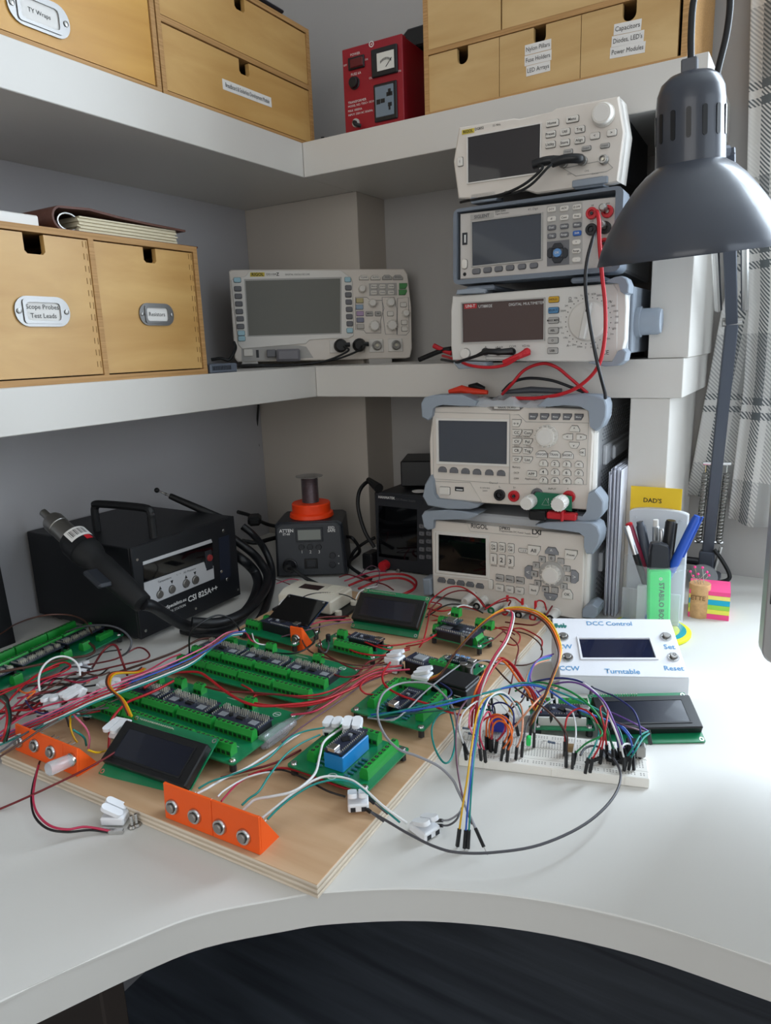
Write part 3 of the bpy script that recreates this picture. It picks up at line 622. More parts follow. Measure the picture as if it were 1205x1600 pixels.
for a, t in (((847, 709.4), 'ON/OFF'), ((867, 710), 'TRAN'), ((887.5, 711), 'SHORT')): fbtn(F, el, *a, 17, 10, CREAM2, shape='cutr', txt=t, tm=INKG, th=3.4)
for j in range(3):
    for i in range(4): fbtn(F, el, (849.8, 867.8, 886.2, 905)[i], (723.5, 736.8, 750)[j] + i * .6, 12.5, 9, KEYW, shape='cutr', name='key', txt=('123<', '4560', '789.')[j][i], tm=INK, th=4.6)
fbtn(F, el, 831.7, 740, 14, 8.5, KEYW, txt='APP', tm=INK, th=4)
outline(F, el, [(680, 752), (735, 754), (753, 784), (684, 778)], KEYM)
fbtn(F, el, 695.8, 766.5, 15.5, 11.5, KEYW, d=.004, name='power_button'); us = fbox(F, el, 'usb_port', DARK, (711, 760.5), (724.5, 768), -.001, .002); fbox(F, us, 'usb_tongue', INKW, (713, 764), (723, 766.5), -.0013, 0)
jack(F, el, 781.5, 773, 17, BLACK); jack(F, el, 803.8, 774.7, 17, RED)
jack(F, el, 840, 771.5, 18, KEYG); jack(F, el, 889.5, 776, 20, RED)
gp = fpoly(F, el, 'clamp_plate', mat('green_clamp_pcb', '#12684a', .4), [(838, 769), (875, 772), (893.5, 776), (893.5, 799), (874, 795), (823, 796), (825, 788)], -.012, -.010)
ftext(F, gp, '!', 857, 782, 7, INKW, y=-.0123); outline(F, gp, [(851, 786), (862.5, 786.5), (857, 776)], INKW, y=-.0123, r=.0003)
for a, b, d in ((829.9, 782, 20), (878.5, 783.5, 22)): fknob(F, el, a, b, d, CREAM2, .022, 20, ribs=16, y=-.012, name='clamp_knob', taper=.96, back=1.0)
pl = fbox(F, el, 'banana_plug', RED, (854, 800), (900, 814.5), -.018, -.006, .0015, label='red plug'); fbox(F, pl, 'plug_ridge', RED, (876, 798.5), (880, 815.5), -.0195, -.005, .001)
fbox(F, el, 'banana_plug', BLACK, (826, 797), (853.5, 815), -.016, -.004, .002, label='black plug')
# ---------------------------------------------------------------- bench multimeter with rotary switch
F = Frame((-.4375, .909, .3560), 1.0); P = F.p
dm = thing('rotary_multimeter', 'white bench multimeter with a big rotary switch, standing on the lower shelf', 'multimeter', F.M)
W = .2265; H = .0885; CW = mat('meter_case_white', '#d2cfca', .45)
fpoly(F, dm, 'front_panel', CW, [(707, 463), (960, 442.5), (966, 452), (965, 556), (958, 566), (707, 563), (704.5, 540), (704.5, 485)], 0, .02, inset=.0015)
fpoly(F, dm, 'side_cheek', CREAM2, [(958, 443), (966, 441.5), (978, 458), (979, 480), (977, 530), (970, 556), (957, 566)], .001, .018, inset=.001)
housing(dm, .004, W + .004, .02, .28, .003, H - .003, GREYM)
for pts, y0 in (([(945, 440), (960, 433), (972, 431), (979, 435), (983, 445), (982, 457), (976, 460), (970, 456), (967, 443)], -.006), ([(919, 567), (928, 564), (957, 566), (966, 548), (974, 545), (979, 551), (976, 564), (966, 571.5), (945, 573)], -.006),
    ([(708, 566), (712, 564), (758, 566), (760, 571), (748, 575), (716, 576.5)], -.006), ([(712, 460), (714, 453), (745, 449), (760, 452), (757, 458)], -.004)): fpoly(F, dm, 'bumper', GREYB, pts, y0, .022, inset=.0012)
x, z = P(990, 502); MB().lathe([(.019, -.0), (.019, .010), (.0165, .0105), (.0165, .030), (.0145, .034)], 20, (W + .004, .055, z), 'x').build('handle_hub', GREYB, dm)
MB().box(W + .004, W + .008, .03, .25, .004, H - .004, .001).build('handle_arm', GREYB, dm)
for x in (.03, W - .03):
    for y in (.085, .25): MB().box(x - .01, x + .01, y, y + .02, -.005, .004, .001).build('foot', RUBBER, dm)
sc = quad_screen(F, dm, (723, 474.5), (850.5, 466.5), (850, 530.5), (724, 535), mat('lcd_reflection_brown', '#4a3730', .10, coat=.5), KEYM, 2)  # brown reflection put into the colour of the dark display
fpoly(F, sc, 'logo_plate', mat('logo_red', '#b3262c', .5), [(725.5, 475.2), (745, 474), (745, 481.5), (725.5, 482.8)], -.0011, -.0004); ftext(F, sc, 'UNI-T', 735, 478.4, 4.6, INKW, y=-.0014, bold=.02)
ftext(F, sc, 'UT8802E', 758.5, 478.6, 4.6, INKW, y=-.001); ftext(F, sc, 'DIGITAL MULTIMETER', 822.5, 474.6, 4.4, INKW, y=-.001)
for (u, v), m, t in zip(((865.8, 468), (865.5, 484.9), (865.2, 500.7), (865, 516.5), (864.6, 532), (864, 548)), (mat('key_yellow', '#c79a1c', .45), mat('key_blue', '#4e83ad', .45), KEYM, KEYM, KEYM, KEYM), ('HOLD', 'SELECT', 'MAX MIN', 'REL', 'O', 'USB')): fbtn(F, dm, u, v, 16, 9, m, txt=t, tm=INK, th=3.2)
kx, kz = P(919, 501.6); sr = 30.5 * F.sc(919, 501.6)[0]
kn = MB().lathe([(sr, .0), (sr, -.003), (sr * .93, -.006), (sr * .9, -.0065)], 36, (kx, 0, kz), 'y').build('rotary_switch', CREAM2, dm)
MB().xf(Matrix.Translation((kx, 0, kz)) @ Matrix.Rotation(R(10), 4, 'Y')).box(-sr * .16, sr * .16, -.0165, -.006, -sr * .9, sr * .9, .0012).build('switch_grip', CW, kn)
MB().xf(Matrix.Translation((kx, 0, kz)) @ Matrix.Rotation(R(10), 4, 'Y')).box(-sr * .05, sr * .03, -.0168, -.0164, sr * .45, sr * .65).build('switch_pointer', INK, kn)
mk = ['1k', '10k', '200k', '2M', '200M', '-', '>|', 'hFE', '1m', '100u', '2n', '20m', '200m', '2', '20', '2', '20', '20m', '2m', '20', '200', '700', '1000', '200', '20', '2', '200m', 'SCR', 'hFE']
for i, t in enumerate(mk):
    a = R(105 + 360 * i / len(mk)); r1 = sr * 1.16; x, z = kx + r1 * math.cos(a), kz + r1 * math.sin(a)
    MB().lathe([(.0007, -.0002), (.0006, -.0004)], 6, (x, 0, z), 'y').build('scale_dot', INK, dm)
    text(dm, t, kx + sr * 1.36 * math.cos(a) * 1.06, -.0003, kz + sr * 1.33 * math.sin(a), .0032, INK)
for t, u, v, h in (('A', 759, 542.5, 3.6), ('µA mA', 780, 542.5, 3.2), ('COM', 801, 541.5, 3.6), ('VΩ Hz', 822, 540.5, 3.4), ('CE', 946, 551, 7), ('Ω', 891, 467, 5), ('A~', 889, 540, 4), ('A', 934, 544, 4), ('V', 955, 472, 4.5), ('V', 958, 514, 4.5)): ftext(F, dm, t, u, v, h, INK)
outline(F, dm, [(759.5, 557), (759.5, 562), (812, 562), (812, 557)], INKG, r=.0003)
fbtn(F, dm, 727.8, 552.4, 14.5, 14.5, CREAM2, d=.005, shape='round', name='power_button')
for u, v, m in ((759.5, 549.5, BLACK), (780, 549.5, BLACK), (801, 549.5, BLACK), (824, 549.5, RED)): jack(F, dm, u, v, 11, m)
# ---------------------------------------------------------------- digital multimeter (middle of the upper stack)
F = Frame((-.4265, .909, .4635), .5, -2); P = F.p
sd = thing('digital_multimeter', 'grey rubber framed digital multimeter with four-way pad, middle of the upper stack', 'multimeter', F.M)
W = .2035; H = .084; SB = mat('silver_bezel', '#c2bdb8', .45)
fpoly(F, sd, 'front_panel', SB, [(718.8, 334), (965, 307), (967, 420), (718.8, 436.5)], 0, .015, inset=.0012)
RB = mat('slate_rubber', '#707883', .6, bump=(700, .06))
MB().ring(rr(-.006, W + .010, -.007, H + .005, .008, 3), rr(-.001, W + .001, -.001, H + .001, .002, 3), -.004, .03).build('rubber_frame', RB, sd)
housing(sd, .002, W - .002, .015, .24, .002, H - .002, GREYM)
for x in (.012, W - .05): MB().box(x, x + .04, -.002, .22, -.0165, -.010, .002).build('foot', RB, sd)
quad_screen(F, sd, (738.3, 347.7), (846.7, 333.6), (846.4, 404.7), (738.9, 415.8), SCREEN, KEYM, 2)
fpoly(F, sd, 'logo_plate', KEYM, [(735, 336), (771, 331.5), (771, 339.5), (735, 344)], -.0008, 0); ftext(F, sd, 'SIGLENT', 753, 338, 5.2, INKG, y=-.0011, bold=.02)
ftext(F, sd, 'SDM 3045', 782, 330, 3.2, INK); ftext(F, sd, 'Digital Multimeter', 785, 333.5, 2.4, INK); ftext(F, sd, '4½ Digit', 833, 326.5, 3.6, INKG)
for a in ((744.8, 424), (762.2, 422), (779.5, 420.3), (797.4, 418.5), (816, 416.7), (834.5, 415)): fbtn(F, sd, *a, 12, 8, KEYG, name='soft_key', r=.002)
us = fbox(F, sd, 'usb_port', DARK, (722.5, 364), (730, 382), -.001, .002); fbox(F, us, 'usb_tongue', INKW, (725.5, 367), (728, 379), -.0013, 0)
fbtn(F, sd, 726.6, 412.8, 8, 15, KEYW, r=.003, name='power_button'); fbtn(F, sd, 726.3, 428.5, 4, 4, BLACK, shape='round', d=.0015, name='indicator')
fpoly(F, sd, 'keypad', KEYM, [(854.5, 322), (910, 315), (910, 412), (854.5, 416)], -.0006, 0)
fpoly(F, sd, 'keypad_dark_field', KEYG, [(855, 378), (889.5, 374), (889.5, 413), (855, 416)], -.0010, 0)  # darker panel behind the arrow keys
lab = ('DCV', 'ACV', 'Ω 2W', 'dI', 'Cont', 'Freq', 'Dual', 'Utility', 'Meas', 'Trig', 'Range', 'Shift')
for j in range(4):
    for i in range(3):
        u = (862.9, 882.6, 902.6)[i]; v = 120 + ((695, 690, 683), (745, 738, 730), (790, 783, 775), (833, 827, 819))[j][i] / 3.347
        m = KEYW if j < 2 else (mat('key_deep_blue', '#2f62b0', .4) if (i, j) == (2, 3) else KEYG)
        fbtn(F, sd, u, v, 13, 8, m, r=.0015, txt=lab[j * 3 + i], tm=INK if j < 2 else INKW, th=3)
nx, nz = P(872, 395.5)
for s, dx, dz, w, h in (('up', 0, 11, 17, 9), ('down', 0, -11, 17, 9), ('left', -12, 0, 8, 16), ('right', 12, 0, 8, 16)): fbtn(F, sd, 872 + dx, 395.5 - dz, w, h, DARK, shape=s, name='arrow_key')
fbtn(F, sd, 872, 395.5, 13, 13, mat('key_pale_blue', '#5f8fc4', .4), shape='round', d=.0045, name='enter_key', txt='OK', tm=INKW, th=3.5)
for v, t in ((378.7, '+'), (392.5, 'Range'), (406, '-')): fbtn(F, sd, 901.5, v, 13, 7.5, KEYW, r=.002, txt=t, tm=INK, th=3)
jack(F, sd, 925.6, 333.8, 18, RED); jack(F, sd, 925, 359, 18, BLACK); jack(F, sd, 950, 331, 19, RED, ring=STEELB); jack(F, sd, 946, 356, 19, BLACK, ring=STEELB); jack(F, sd, 945, 381, 17, RED)
x, z = P(941, 327); 
for u, v in ((941, 328), (939, 354)):
    x, z = P(u, v); MB().lathe([(.0042, .0), (.0048, -.006), (.0042, -.012), (.003, -.013)], 12, (x + .004, -.004, z), 'y').build('banana_plug', STEELB, sd)
ftext(F, sd, 'HI', 926, 321, 3, INK); ftext(F, sd, 'LO', 925, 346, 3, INK); ftext(F, sd, '4W', 950, 318, 3, INK)
# ---------------------------------------------------------------- waveform generator on top
F = Frame((-.4230, .909, .5625), 2.5, 4); P = F.p
wg = thing('waveform_generator', 'cream waveform generator tilted back on top of the upper stack, with a large jog knob', 'waveform generator', F.M)
out = [(717, 199), (803, 184.5), (811, 185.5), (862, 174), (869, 169), (967, 150), (976, 206), (966, 284), (955, 287), (838, 303), (820, 297), (790, 300), (770, 312), (716, 310), (708.5, 252)]
fpoly(F, wg, 'front_panel', CREAM, out[::-1], 0, .018, inset=.0018)
x0 = P(967, 150)[0]; x1 = P(976, 206)[0]; W = x0
MB().prism([(x0, P(967, 150)[1]), (x1, P(976, 206)[1]), (P(966, 284)[0], P(966, 284)[1]), (x0 - .02, .03), (x0 - .02, .07)][::-1], .002, .05).build('side_cheek', CREAM2, wg)
housing(wg, .008, W - .004, .018, .24, .006, .082, DARK)
for x in (.015, W - .05): MB().box(x, x + .035, .0, .03, -.006, .006, .001).build('foot', GREYB, wg)
MB().box(W - .052, W - .01, -.004, .02, -.004, .004, .001).build('tilt_leg', GREYB, wg)
quad_screen(F, wg, (731.7, 215), (845.2, 193.8), (843.7, 269.4), (732.3, 285.8), mat('screen_brown_black', '#1c1512', .05, coat=.6), CREAM2, 2)
fpoly(F, wg, 'logo_plate', mat('logo_yellow', '#c9b33a', .5), [(722, 203.5), (741, 200), (741, 207), (722, 210.5)], -.0008, 0); ftext(F, wg, 'RIGOL', 731.4, 205.3, 4.6, INK, y=-.0011, bold=.02); ftext(F, wg, 'DG832', 749, 200.8, 4, INK, bold=.015); ftext(F, wg, '35 MHz', 776, 195.5, 3.4, INK)
for u, v, w, t in ((863.5, 193, 19, 'Home'), (895, 186.6, 19, 'Menu'), (860.8, 210, 15, 'Preset'), (883.5, 206.3, 15, 'Util'), (906.5, 202.5, 15, 'Trig'), (860.5, 226.4, 15, 'Utility'), (882.9, 223.4, 15, 'Store'), (906.2, 219.5, 15, 'Align'), (930, 212.6, 14.5, '<'), (956.4, 207.8, 14.5, '>'), (860, 249, 14, 'CH1')): fbtn(F, wg, u, v, w, 10, KEYW, txt=t, tm=INK, th=4.2)
for u, v in ((888, 237.4), (916.6, 232), (945.6, 227.9)): fbtn(F, wg, u, v, 14, 7, KEYM, txt='Output', tm=INKG, th=2.6)
fknob(F, wg, 943.5, 179.8, 34, KEYW, .014, 28, ribs=0, mt2=CREAM2, back=1.1, taper=.95)
fbtn(F, wg, 719.7, 253, 8, 14, KEYW, name='power_button', txt='I', tm=INKG, th=4)
outline(F, wg, [(880, 263), (946, 250), (958, 262), (948, 268), (900, 275)], KEYM); bnc(F, wg, 944.5, 250, 15); bnc(F, wg, 881, 254.5, 15); bnc(F, wg, 911, 251.5, 15)
ftext(F, wg, 'CH1', 890, 272, 2.8, INKG); ftext(F, wg, 'CH2', 917, 267, 2.8, INKG); ftext(F, wg, 'Counter', 930, 271, 2.6, INKG)
GF = F
# ---------------------------------------------------------------- oscilloscope
F = Frame((-.8795, .9535, .3615), 41.2, -3.7, .6); P = F.p
os_ = thing('oscilloscope', 'cream digital oscilloscope with a wide blank screen, set across the corner of the lower shelf', 'oscilloscope', F.M)
W = .3150; H = .1568
fpoly(F, os_, 'front_panel', CREAM, [(357.5, 424), (361, 421.5), (632, 420), (637, 428), (643, 480), (644, 545), (641, 558), (636, 559.5), (372, 565.5), (367, 560)], 0, .012, inset=.0015)
sp = fpoly(F, os_, 'screen_panel', CREAM2, [(361, 437), (383, 431.5), (390, 423.5), (533, 422), (547, 433), (551, 440), (553, 524), (545, 529), (515, 529), (484, 531), (478, 537), (378, 545), (372, 538)], -.002, .001, inset=.0008)
quad_screen(F, os_, (383.5, 438.6), (531.7, 435), (531.7, 520), (388.9, 524.4), mat('screen_reflection_grey', '#65655f', .3), KEYM, 2, y=-.0026)  # reflected light put into the grey of the screen
housing(os_, .004, W - .006, .012, .085, .004, H - .006, CREAM)
fpoly(F, os_, 'logo_plate', mat('logo_yellow', '#c9b33a', .5), [(391, 425.8), (413.5, 425.5), (413.5, 432), (391, 432.3)], -.0026, -.001); ftext(F, os_, 'RIGOL', 402.4, 429, 4.8, INK, y=-.003, bold=.02); ftext(F, os_, 'DS1104', 424, 428.8, 3.6, INK, y=-.0024); ftext(F, os_, 'Z', 434, 428.6, 5, INK, y=-.0024, bold=.02); ftext(F, os_, 'DIGITAL OSCILLOSCOPE', 465, 429, 2.6, INK, y=-.0024)
BLK = mat('key_light_blue', '#9fc3cf', .45); z_ = lambda a, b: (340 + a / 3.171, 280 + b / 3.171)
for k, (a, b) in enumerate(((98, 500), (100, 543), (103, 580), (106, 618), (108, 656), (112, 692), (114, 730), (118, 763), (120, 790))): fbtn(F, os_, *z_(a, b), 11, 7.5, BLK if k in (0, 7, 8) else KEYG, y=-.002, name='soft_key', r=.002)
for k, (a, b) in enumerate(((645, 498), (648, 538), (648, 573), (650, 609), (652, 645), (653, 681), (655, 716), (655, 750))): fbtn(F, os_, *z_(a, b), 9.5, 7.5, BLK if k in (0, 7) else KEYG, y=-.002, name='soft_key', r=.002)
for k, (a, b) in enumerate(((725, 488), (782, 488), (840, 487), (893, 487))): fbtn(F, os_, *z_(a, b), 14.5, 7, KEYW if k < 2 else KEYM, shape='cutr', txt=('CLEAR', 'AUTO', 'RUN', 'SINGLE')[k], tm=INKG, th=2.4)
fpoly(F, os_, 'key_field', KEYM, [z_(750, 516), z_(888, 514), z_(890, 575), z_(752, 578)], -.0006, 0)
for j in range(2):
    for i in range(3): fbtn(F, os_, *z_((775, 817, 860)[i], (532, 562)[j]), 9.5, 6.5, KEYW, txt=(('Measure', 'Acquire', 'Storage'), ('Cursor', 'Display', 'Utility'))[j][i], tm=INKG, th=1.8)
GK = mat('key_green', '#4c8a52', .45)
fbtn(F, os_, *z_(920, 530), 12, 8.5, GK, shape='cutl'); fbtn(F, os_, *z_(918, 561), 12, 8, GK, shape='cutl')
for (a, b), c in zip(((704, 602), (703, 634), (706, 666), (707, 698), (708, 730)), ('#b8ab7e', '#8fa3b8', '#a88fae', '#7d7e92', '#b5b0aa')): fbtn(F, os_, *z_(a, b), 11, 7, mat('channel_key_' + c[1:], c, .45), r=.001, name='channel_key')
outline(F, os_, [z_(684, 585), z_(740, 585), z_(755, 600), z_(815, 600), z_(825, 640), z_(808, 700), z_(810, 762), z_(735, 762), z_(725, 748), z_(684, 745)], KEYG); outline(F, os_, [z_(815, 585), z_(875, 585), z_(888, 640), z_(888, 768), z_(832, 768), z_(822, 690)], KEYG); outline(F, os_, [z_(892, 590), z_(945, 585), z_(950, 755), z_(935, 772), z_(890, 772)], KEYG)
for a, b, d in ((714, 545, 11), (765, 615, 12), (775, 728, 16), (855, 612, 13), (862, 725, 16), (930, 665, 11)): fknob(F, os_, *z_(a, b), d, KEYW, .011, 18, ribs=12, mt2=CREAM2)
fbtn(F, os_, *z_(752, 667), 11, 7, KEYM, txt='MATH', tm=INK, th=2); fbtn(F, os_, *z_(795, 667), 9, 7, KEYM, txt='REF', tm=INK, th=2)
for a, b in ((856, 667), (921, 622), (925, 710), (926, 742)): fbtn(F, os_, *z_(a, b), 9, 7, KEYW)
for a, b in ((590, 822), (690, 818), (785, 818), (880, 815)): fpoly(F, os_, 'connector_plate', CREAM2, [z_(a - 35, b - 25), z_(a + 35, b - 27), z_(a + 40, b + 38), z_(a - 33, b + 40)], -.003, 0, inset=.001)
for a, b in ((605, 828), (697, 825), (788, 825), (882, 823)): bnc(F, os_, *z_(a, b), 15)
for a, b in ((605, 828), (697, 825)):
    x, z = P(*z_(a, b)); bo = MB().lathe([(.0095, -.006), (.0118, -.009), (.0118, -.019), (.0085, -.024)], 18, (x, 0, z), 'y').build('probe_plug', BLACK, os_)
    MB().tube([(x, -.018, z), (x + .008, -.021, z + .001), (x + .016, -.021, z + .001)], .004, 8).build('plug_neck', BLACK, bo)
fpoly(F, os_, 'lower_recess', KEYM, [z_(118, 832), z_(395, 822), z_(440, 830), z_(475, 885), z_(120, 903)], -.0006, 0)
fbtn(F, os_, *z_(152, 860), 14, 10.5, KEYW, d=.003, name='power_button'); fbox(F, os_, 'usb_port', DARK, z_(190, 846), z_(206, 884), -.001, .002)
us = fbox(F, os_, 'usb_stick', mat('grey_usb_stick', '#77757a', .5), z_(290, 842), z_(412, 900), -.020, -.003, .004, r=.003); fbox(F, us, 'stick_end', KEYG, z_(243, 845), z_(290, 880), -.012, -.003, .001)
fpoly(F, os_, 'foot', KEYM, [z_(750, 890), z_(865, 888), z_(866, 915), z_(752, 917)], -.012, .03, inset=.001); fpoly(F, os_, 'foot', KEYM, [z_(120, 905), z_(200, 903), z_(202, 925), z_(120, 930)], -.004, .03, inset=.001)
ftext(F, os_, 'CAT I 300V', *z_(590, 787), 2.2, INKG)
OF = F
# ================================================================ things standing at the back of the desk
def place(root_label, name, cat, x, y, z, rz=0, group=None): return thing(name, root_label, cat, Matrix.Translation((x, y, z)) @ Matrix.Rotation(R(rz), 4, 'Z'), group)
HOSE = mat('ribbed_black_hose', '#111317', .42)
# ---- hot air rework station
F = Frame((-.7464, .5815, .008), 90.3); P = F.p; W = .196; H = .127; D = .224
ha = thing('rework_station', 'black metal hot air rework station with a carrying handle and silver control strip', 'rework station', F.M)
MB().box(0, W, .0, .004, 0, H, .0008).build('front_panel', BLACKM, ha); MB().box(0, W, .004, D, 0, H, .0012).build('case', BLACKM, ha)
for x in (.02, W - .02):
    for y in (.03, D - .03): MB().lathe([(.010, .001), (.011, -.006), (.009, -.008)], 12, (x, y, 0)).build('foot', RUBBER, ha)
SILV = mat('silver_overlay', '#b4b4b6', .45)
fpoly(F, ha, 'overlay_strip', SILV, [(223.5, 878), (330, 842.5), (332, 847.5), (223.8, 883)], -.0008, .0005)
pn = fpoly(F, ha, 'control_overlay', SILV, [(225, 911), (319, 878), (322, 888), (333.5, 884), (335, 904), (228, 948)], -.0008, .0005)
fpoly(F, ha, 'display_window', SCREENB, [(224, 884), (332, 848), (333, 871), (319, 876), (225, 909)], -.0006, .0005)
fbox(F, ha, 'switch_surround', DARK, (320.5, 862), (333.5, 888), -.0016, .0005, .0004); fbtn(F, ha, 327, 871.5, 7.5, 8.5, mat('dull_red', '#8a2a2c', .5), y=-.0016, d=.003, shape='round', name='power_switch')
for u, v in ((249.7, 928.8), (268.7, 920.7), (290.6, 911.6), (305.2, 906.1)):
    fbtn(F, ha, u, v, 9.5, 9.5, STEELB, shape='round', y=-.0008, d=.0025, name='button')
for u, v, s in ((249.7, 918.5, 1), (268, 909.5, -1), (290, 901, 1), (304, 895.8, -1)):
    x, z = P(u, v); q = .0025; MB().prism([(x - q, z - q * s), (x + q, z - q * s), (x, z + q * s)][::s], -.0011, -.0007).build('arrow_mark', INK, pn)
ftext(F, pn, 'Temperature', 257.4, 906, 3.6, INK, y=-.0011); ftext(F, pn, 'Air Pressure', 296.5, 891.5, 3.6, INK, y=-.0011); ftext(F, pn, '°C / °F', 279, 897.5, 2.6, INK, y=-.0011)
ftext(F, ha, 'CSI 825A++', 317.5, 927.5, 9, INKW, bold=.02); ftext(F, ha, 'CircuitSpecialists.eu', 268, 946, 5.5, INKW, bold=.015); ftext(F, ha, 'REWORK STATION', 272, 953, 4, INKW)
fpoly(F, ha, 'vent_column', mat('blue_black_film', '#1b2130', .4), [(342, 841), (358, 835.5), (361, 900), (345, 907)], -.0006, .0005)
for u, v in ((349, 829.3), (346, 893), (355, 905)): fbtn(F, ha, u, v, 3.5, 3.5, STEEL, shape='round', d=.001, name='screw')
for u, v in ((226.8, 991), (187, 997)): pass
hz = H; hp = [F.hit(152, 830, 'z', H), F.hit(240, 840, 'z', H)]
a = hp[0]; b = hp[1]
MB().tube(spline([(a.x, a.y, H - .001), (a.x, a.y, H + .028), (a.x + .001, a.y - .002, H + .036), (a.x * .9 + b.x * .1, a.y * .9 + b.y * .1, H + .041), (a.x * .1 + b.x * .9, a.y * .1 + b.y * .9, H + .041), (b.x, b.y, H + .034), (b.x, b.y, H + .026), (b.x, b.y, H - .001)], 5), .0055, 10).build('carry_handle', RUBBER, ha)
for x, z in ((.008, .01), (.008, .11), (.1, .01), (.19, .01)): MB().lathe([(.0022, 0), (.002, -.0012)], 8, (x, 0, z), 'y').build('screw', STEEL, ha)
# ---- hot air gun leaning on the station
gy = .548
g0, g1, g2, g3 = (at(224, 944, 'y', gy), at(104, 834, 'y', gy), at(74, 797, 'y', gy), at(55, 777, 'y', gy))
ax = (g1 - g0); L = ax.length; q = Vector((0, 0, 1)).rotation_difference(ax.normalized()).to_matrix().to_4x4()
gun = thing('hot_air_gun', 'black hot air gun with a steel nozzle leaning on the rework station', 'hot air gun', Matrix.Translation(g0) @ q)
MB().lathe([(.0085, 0), (.0125, .002), (.0140, .02), (.0155, .05), (.0160, L * .52), (.0150, L * .6), (.0195, L * .68), (.0205, L * .86), (.0175, L * .93), (.0150, L * .94)], 24).build('handle', RUBBER, gun)
MB().lathe([(.0207, L * .75), (.0208, L * .87)], 24, cap=False).build('collar', BLACK, gun)
MB().lathe([(.0138, L * .93), (.0138, L * 1.10), (.0144, L * 1.105), (.0144, L * 1.18), (.0125, L * 1.21), (.007, L * 1.215)], 20).build('nozzle', STEELB, gun)
MB().lathe([(.0052, L * 1.2), (.0052, L * 1.33), (.0042, L * 1.335)], 14).build('nozzle_tip', STEELB, gun)
cl = gun.matrix_local.inverted() @ CAM_LOC; an = math.atan2(cl.y, cl.x)
def wrap(name, mt, r, z0, z1, a0, a1, par, n=10):
    mb = MB(); vs = []; fs = []
    for i in range(n + 1):
        t = a0 + (a1 - a0) * i / n
        for z in (z0, z1): vs.append((r * math.cos(t), r * math.sin(t), z))
    for i in range(n): fs.append((2 * i, 2 * i + 2, 2 * i + 3, 2 * i + 1))
    mb._add(vs, fs); return mb.build(name, mt, par)
st = wrap('barcode_sticker', PAPER, .0212, L * .80, L * .915, an - .9, an + .7, gun)
for k in range(13):
    t = an - .72 + k * .09; wrap('barcode_bar', INK, .0214, L * .825, L * .895, t, t + (.02, .05, .035)[k % 3], st, 2)
wrap('warning_mark', RED, .0212, L * .745, L * .795, an - .1, an + .35, gun, 4)
MB().xf(Matrix.Rotation(an - 1.4, 4, 'Z')).box(.012, .034, -.004, .004, L * .28, L * .5, .003).build('hanger', DARK, gun)
MB().lathe([(.0035, 0), (.003, .006)], 8, (0, 0, 0)).build('clamp_screw', STEEL, gun, Matrix.Translation((.014 * math.cos(an + 1.9), .014 * math.sin(an + 1.9), L * 1.05)))
# hose: from the gun round in front of the station and up behind its right side
def thick(name, label, cat, pts, r, mt, n=10, sub=8, parent=None, group=None, rings=False):
    sp = spline([p if len(p) == 3 and isinstance(p, Vector) else on(*p) for p in pts], sub)
    return MB().tube(sp, r, n).build(name, mt, parent, smooth=60, label=label, cat=cat, group=group)
thick('air_hose', 'thick black hose looping from the hot air gun to the right of the station', 'hose', [Vector(g0), (240, 948, .07), (262, 962, .045), (292, 978, .02), (330, 983, .012), (365, 972, .010), (392, 945, .012), (403, 915, .02), (400, 897, .03), (390, 884, .045), (378, 874, .06), Vector((-.80, .80, .075))], .0078, HOSE)
thick('air_hose', 'thinner black cable loop rising to the right rear of the rework station', 'hose', [(285, 985, .006), (330, 993, .006), (380, 990, .006), (410, 960, .007), (424, 915, .012), (424, 885, .03), (412, 856, .06), (395, 835, .09), (379, 822, .105)], .0058, HOSE)
thick('air_hose', 'thick black hose turn lying outermost between the rework and soldering stations', 'hose', [(300, 972, .03), (345, 972, .022), (385, 955, .02), (412, 925, .022), (418, 900, .03), (408, 880, .045), (392, 862, .06), Vector((-.80, .815, .09))], .0070, HOSE)
thick('power_lead', 'black lead with a moulded plug lying behind the soldering station', 'lead', [(372, 800, .10), (392, 806, .085), (412, 817, .06), (430, 822, .05), (445, 822, .045)], .0035, RUBBER)
thick('power_lead', 'black lead lying low between the rework and soldering stations', 'lead', [(378, 845, .05), (400, 848, .045), (420, 843, .045), (440, 838, .045)], .004, RUBBER)
MB().box(-.012, .012, -.02, .02, -.008, .008, .005).build('mains_plug', RUBBER, None, Matrix.Translation(at(398, 812, 'y', .93)) @ Matrix.Rotation(R(40), 4, 'Z'), label='black moulded plug above the soldering station lead', cat='plug')
a0, a1 = at(350, 812, 'y', .80), at(243, 765, 'y', .74); av = a1 - a0
an_ = thing('whip_antenna', 'black telescopic antenna with a ball tip pointing up behind the rework station', 'antenna', Matrix.Translation(a0) @ Vector((0, 0, 1)).rotation_difference(av.normalized()).to_matrix().to_4x4())
l = av.length; MB().lathe([(.0065, 0), (.006, l * .3), (.0048, l * .78), (.0040, l * .8)], 12).build('sleeve', RUBBER, an_); MB().lathe([(.0016, l * .8), (.0016, l * .84), (.0025, l * .85), (.0016, l * .87), (.0012, l * .96)], 10).build('rod', STEEL, an_); MB().sphere((0, 0, l * .98), .0042, 12, 8).build('ball_tip', BLACK, an_)
MB().prism([(-.978, 0), (-.916, 0), (-.925, .145), (-.978, .15)], .430, .508).build('dark_box', BLACK, label='dark box standing at the far left edge of the desk', cat='box')  # unidentified dark block, modelled as a plain box
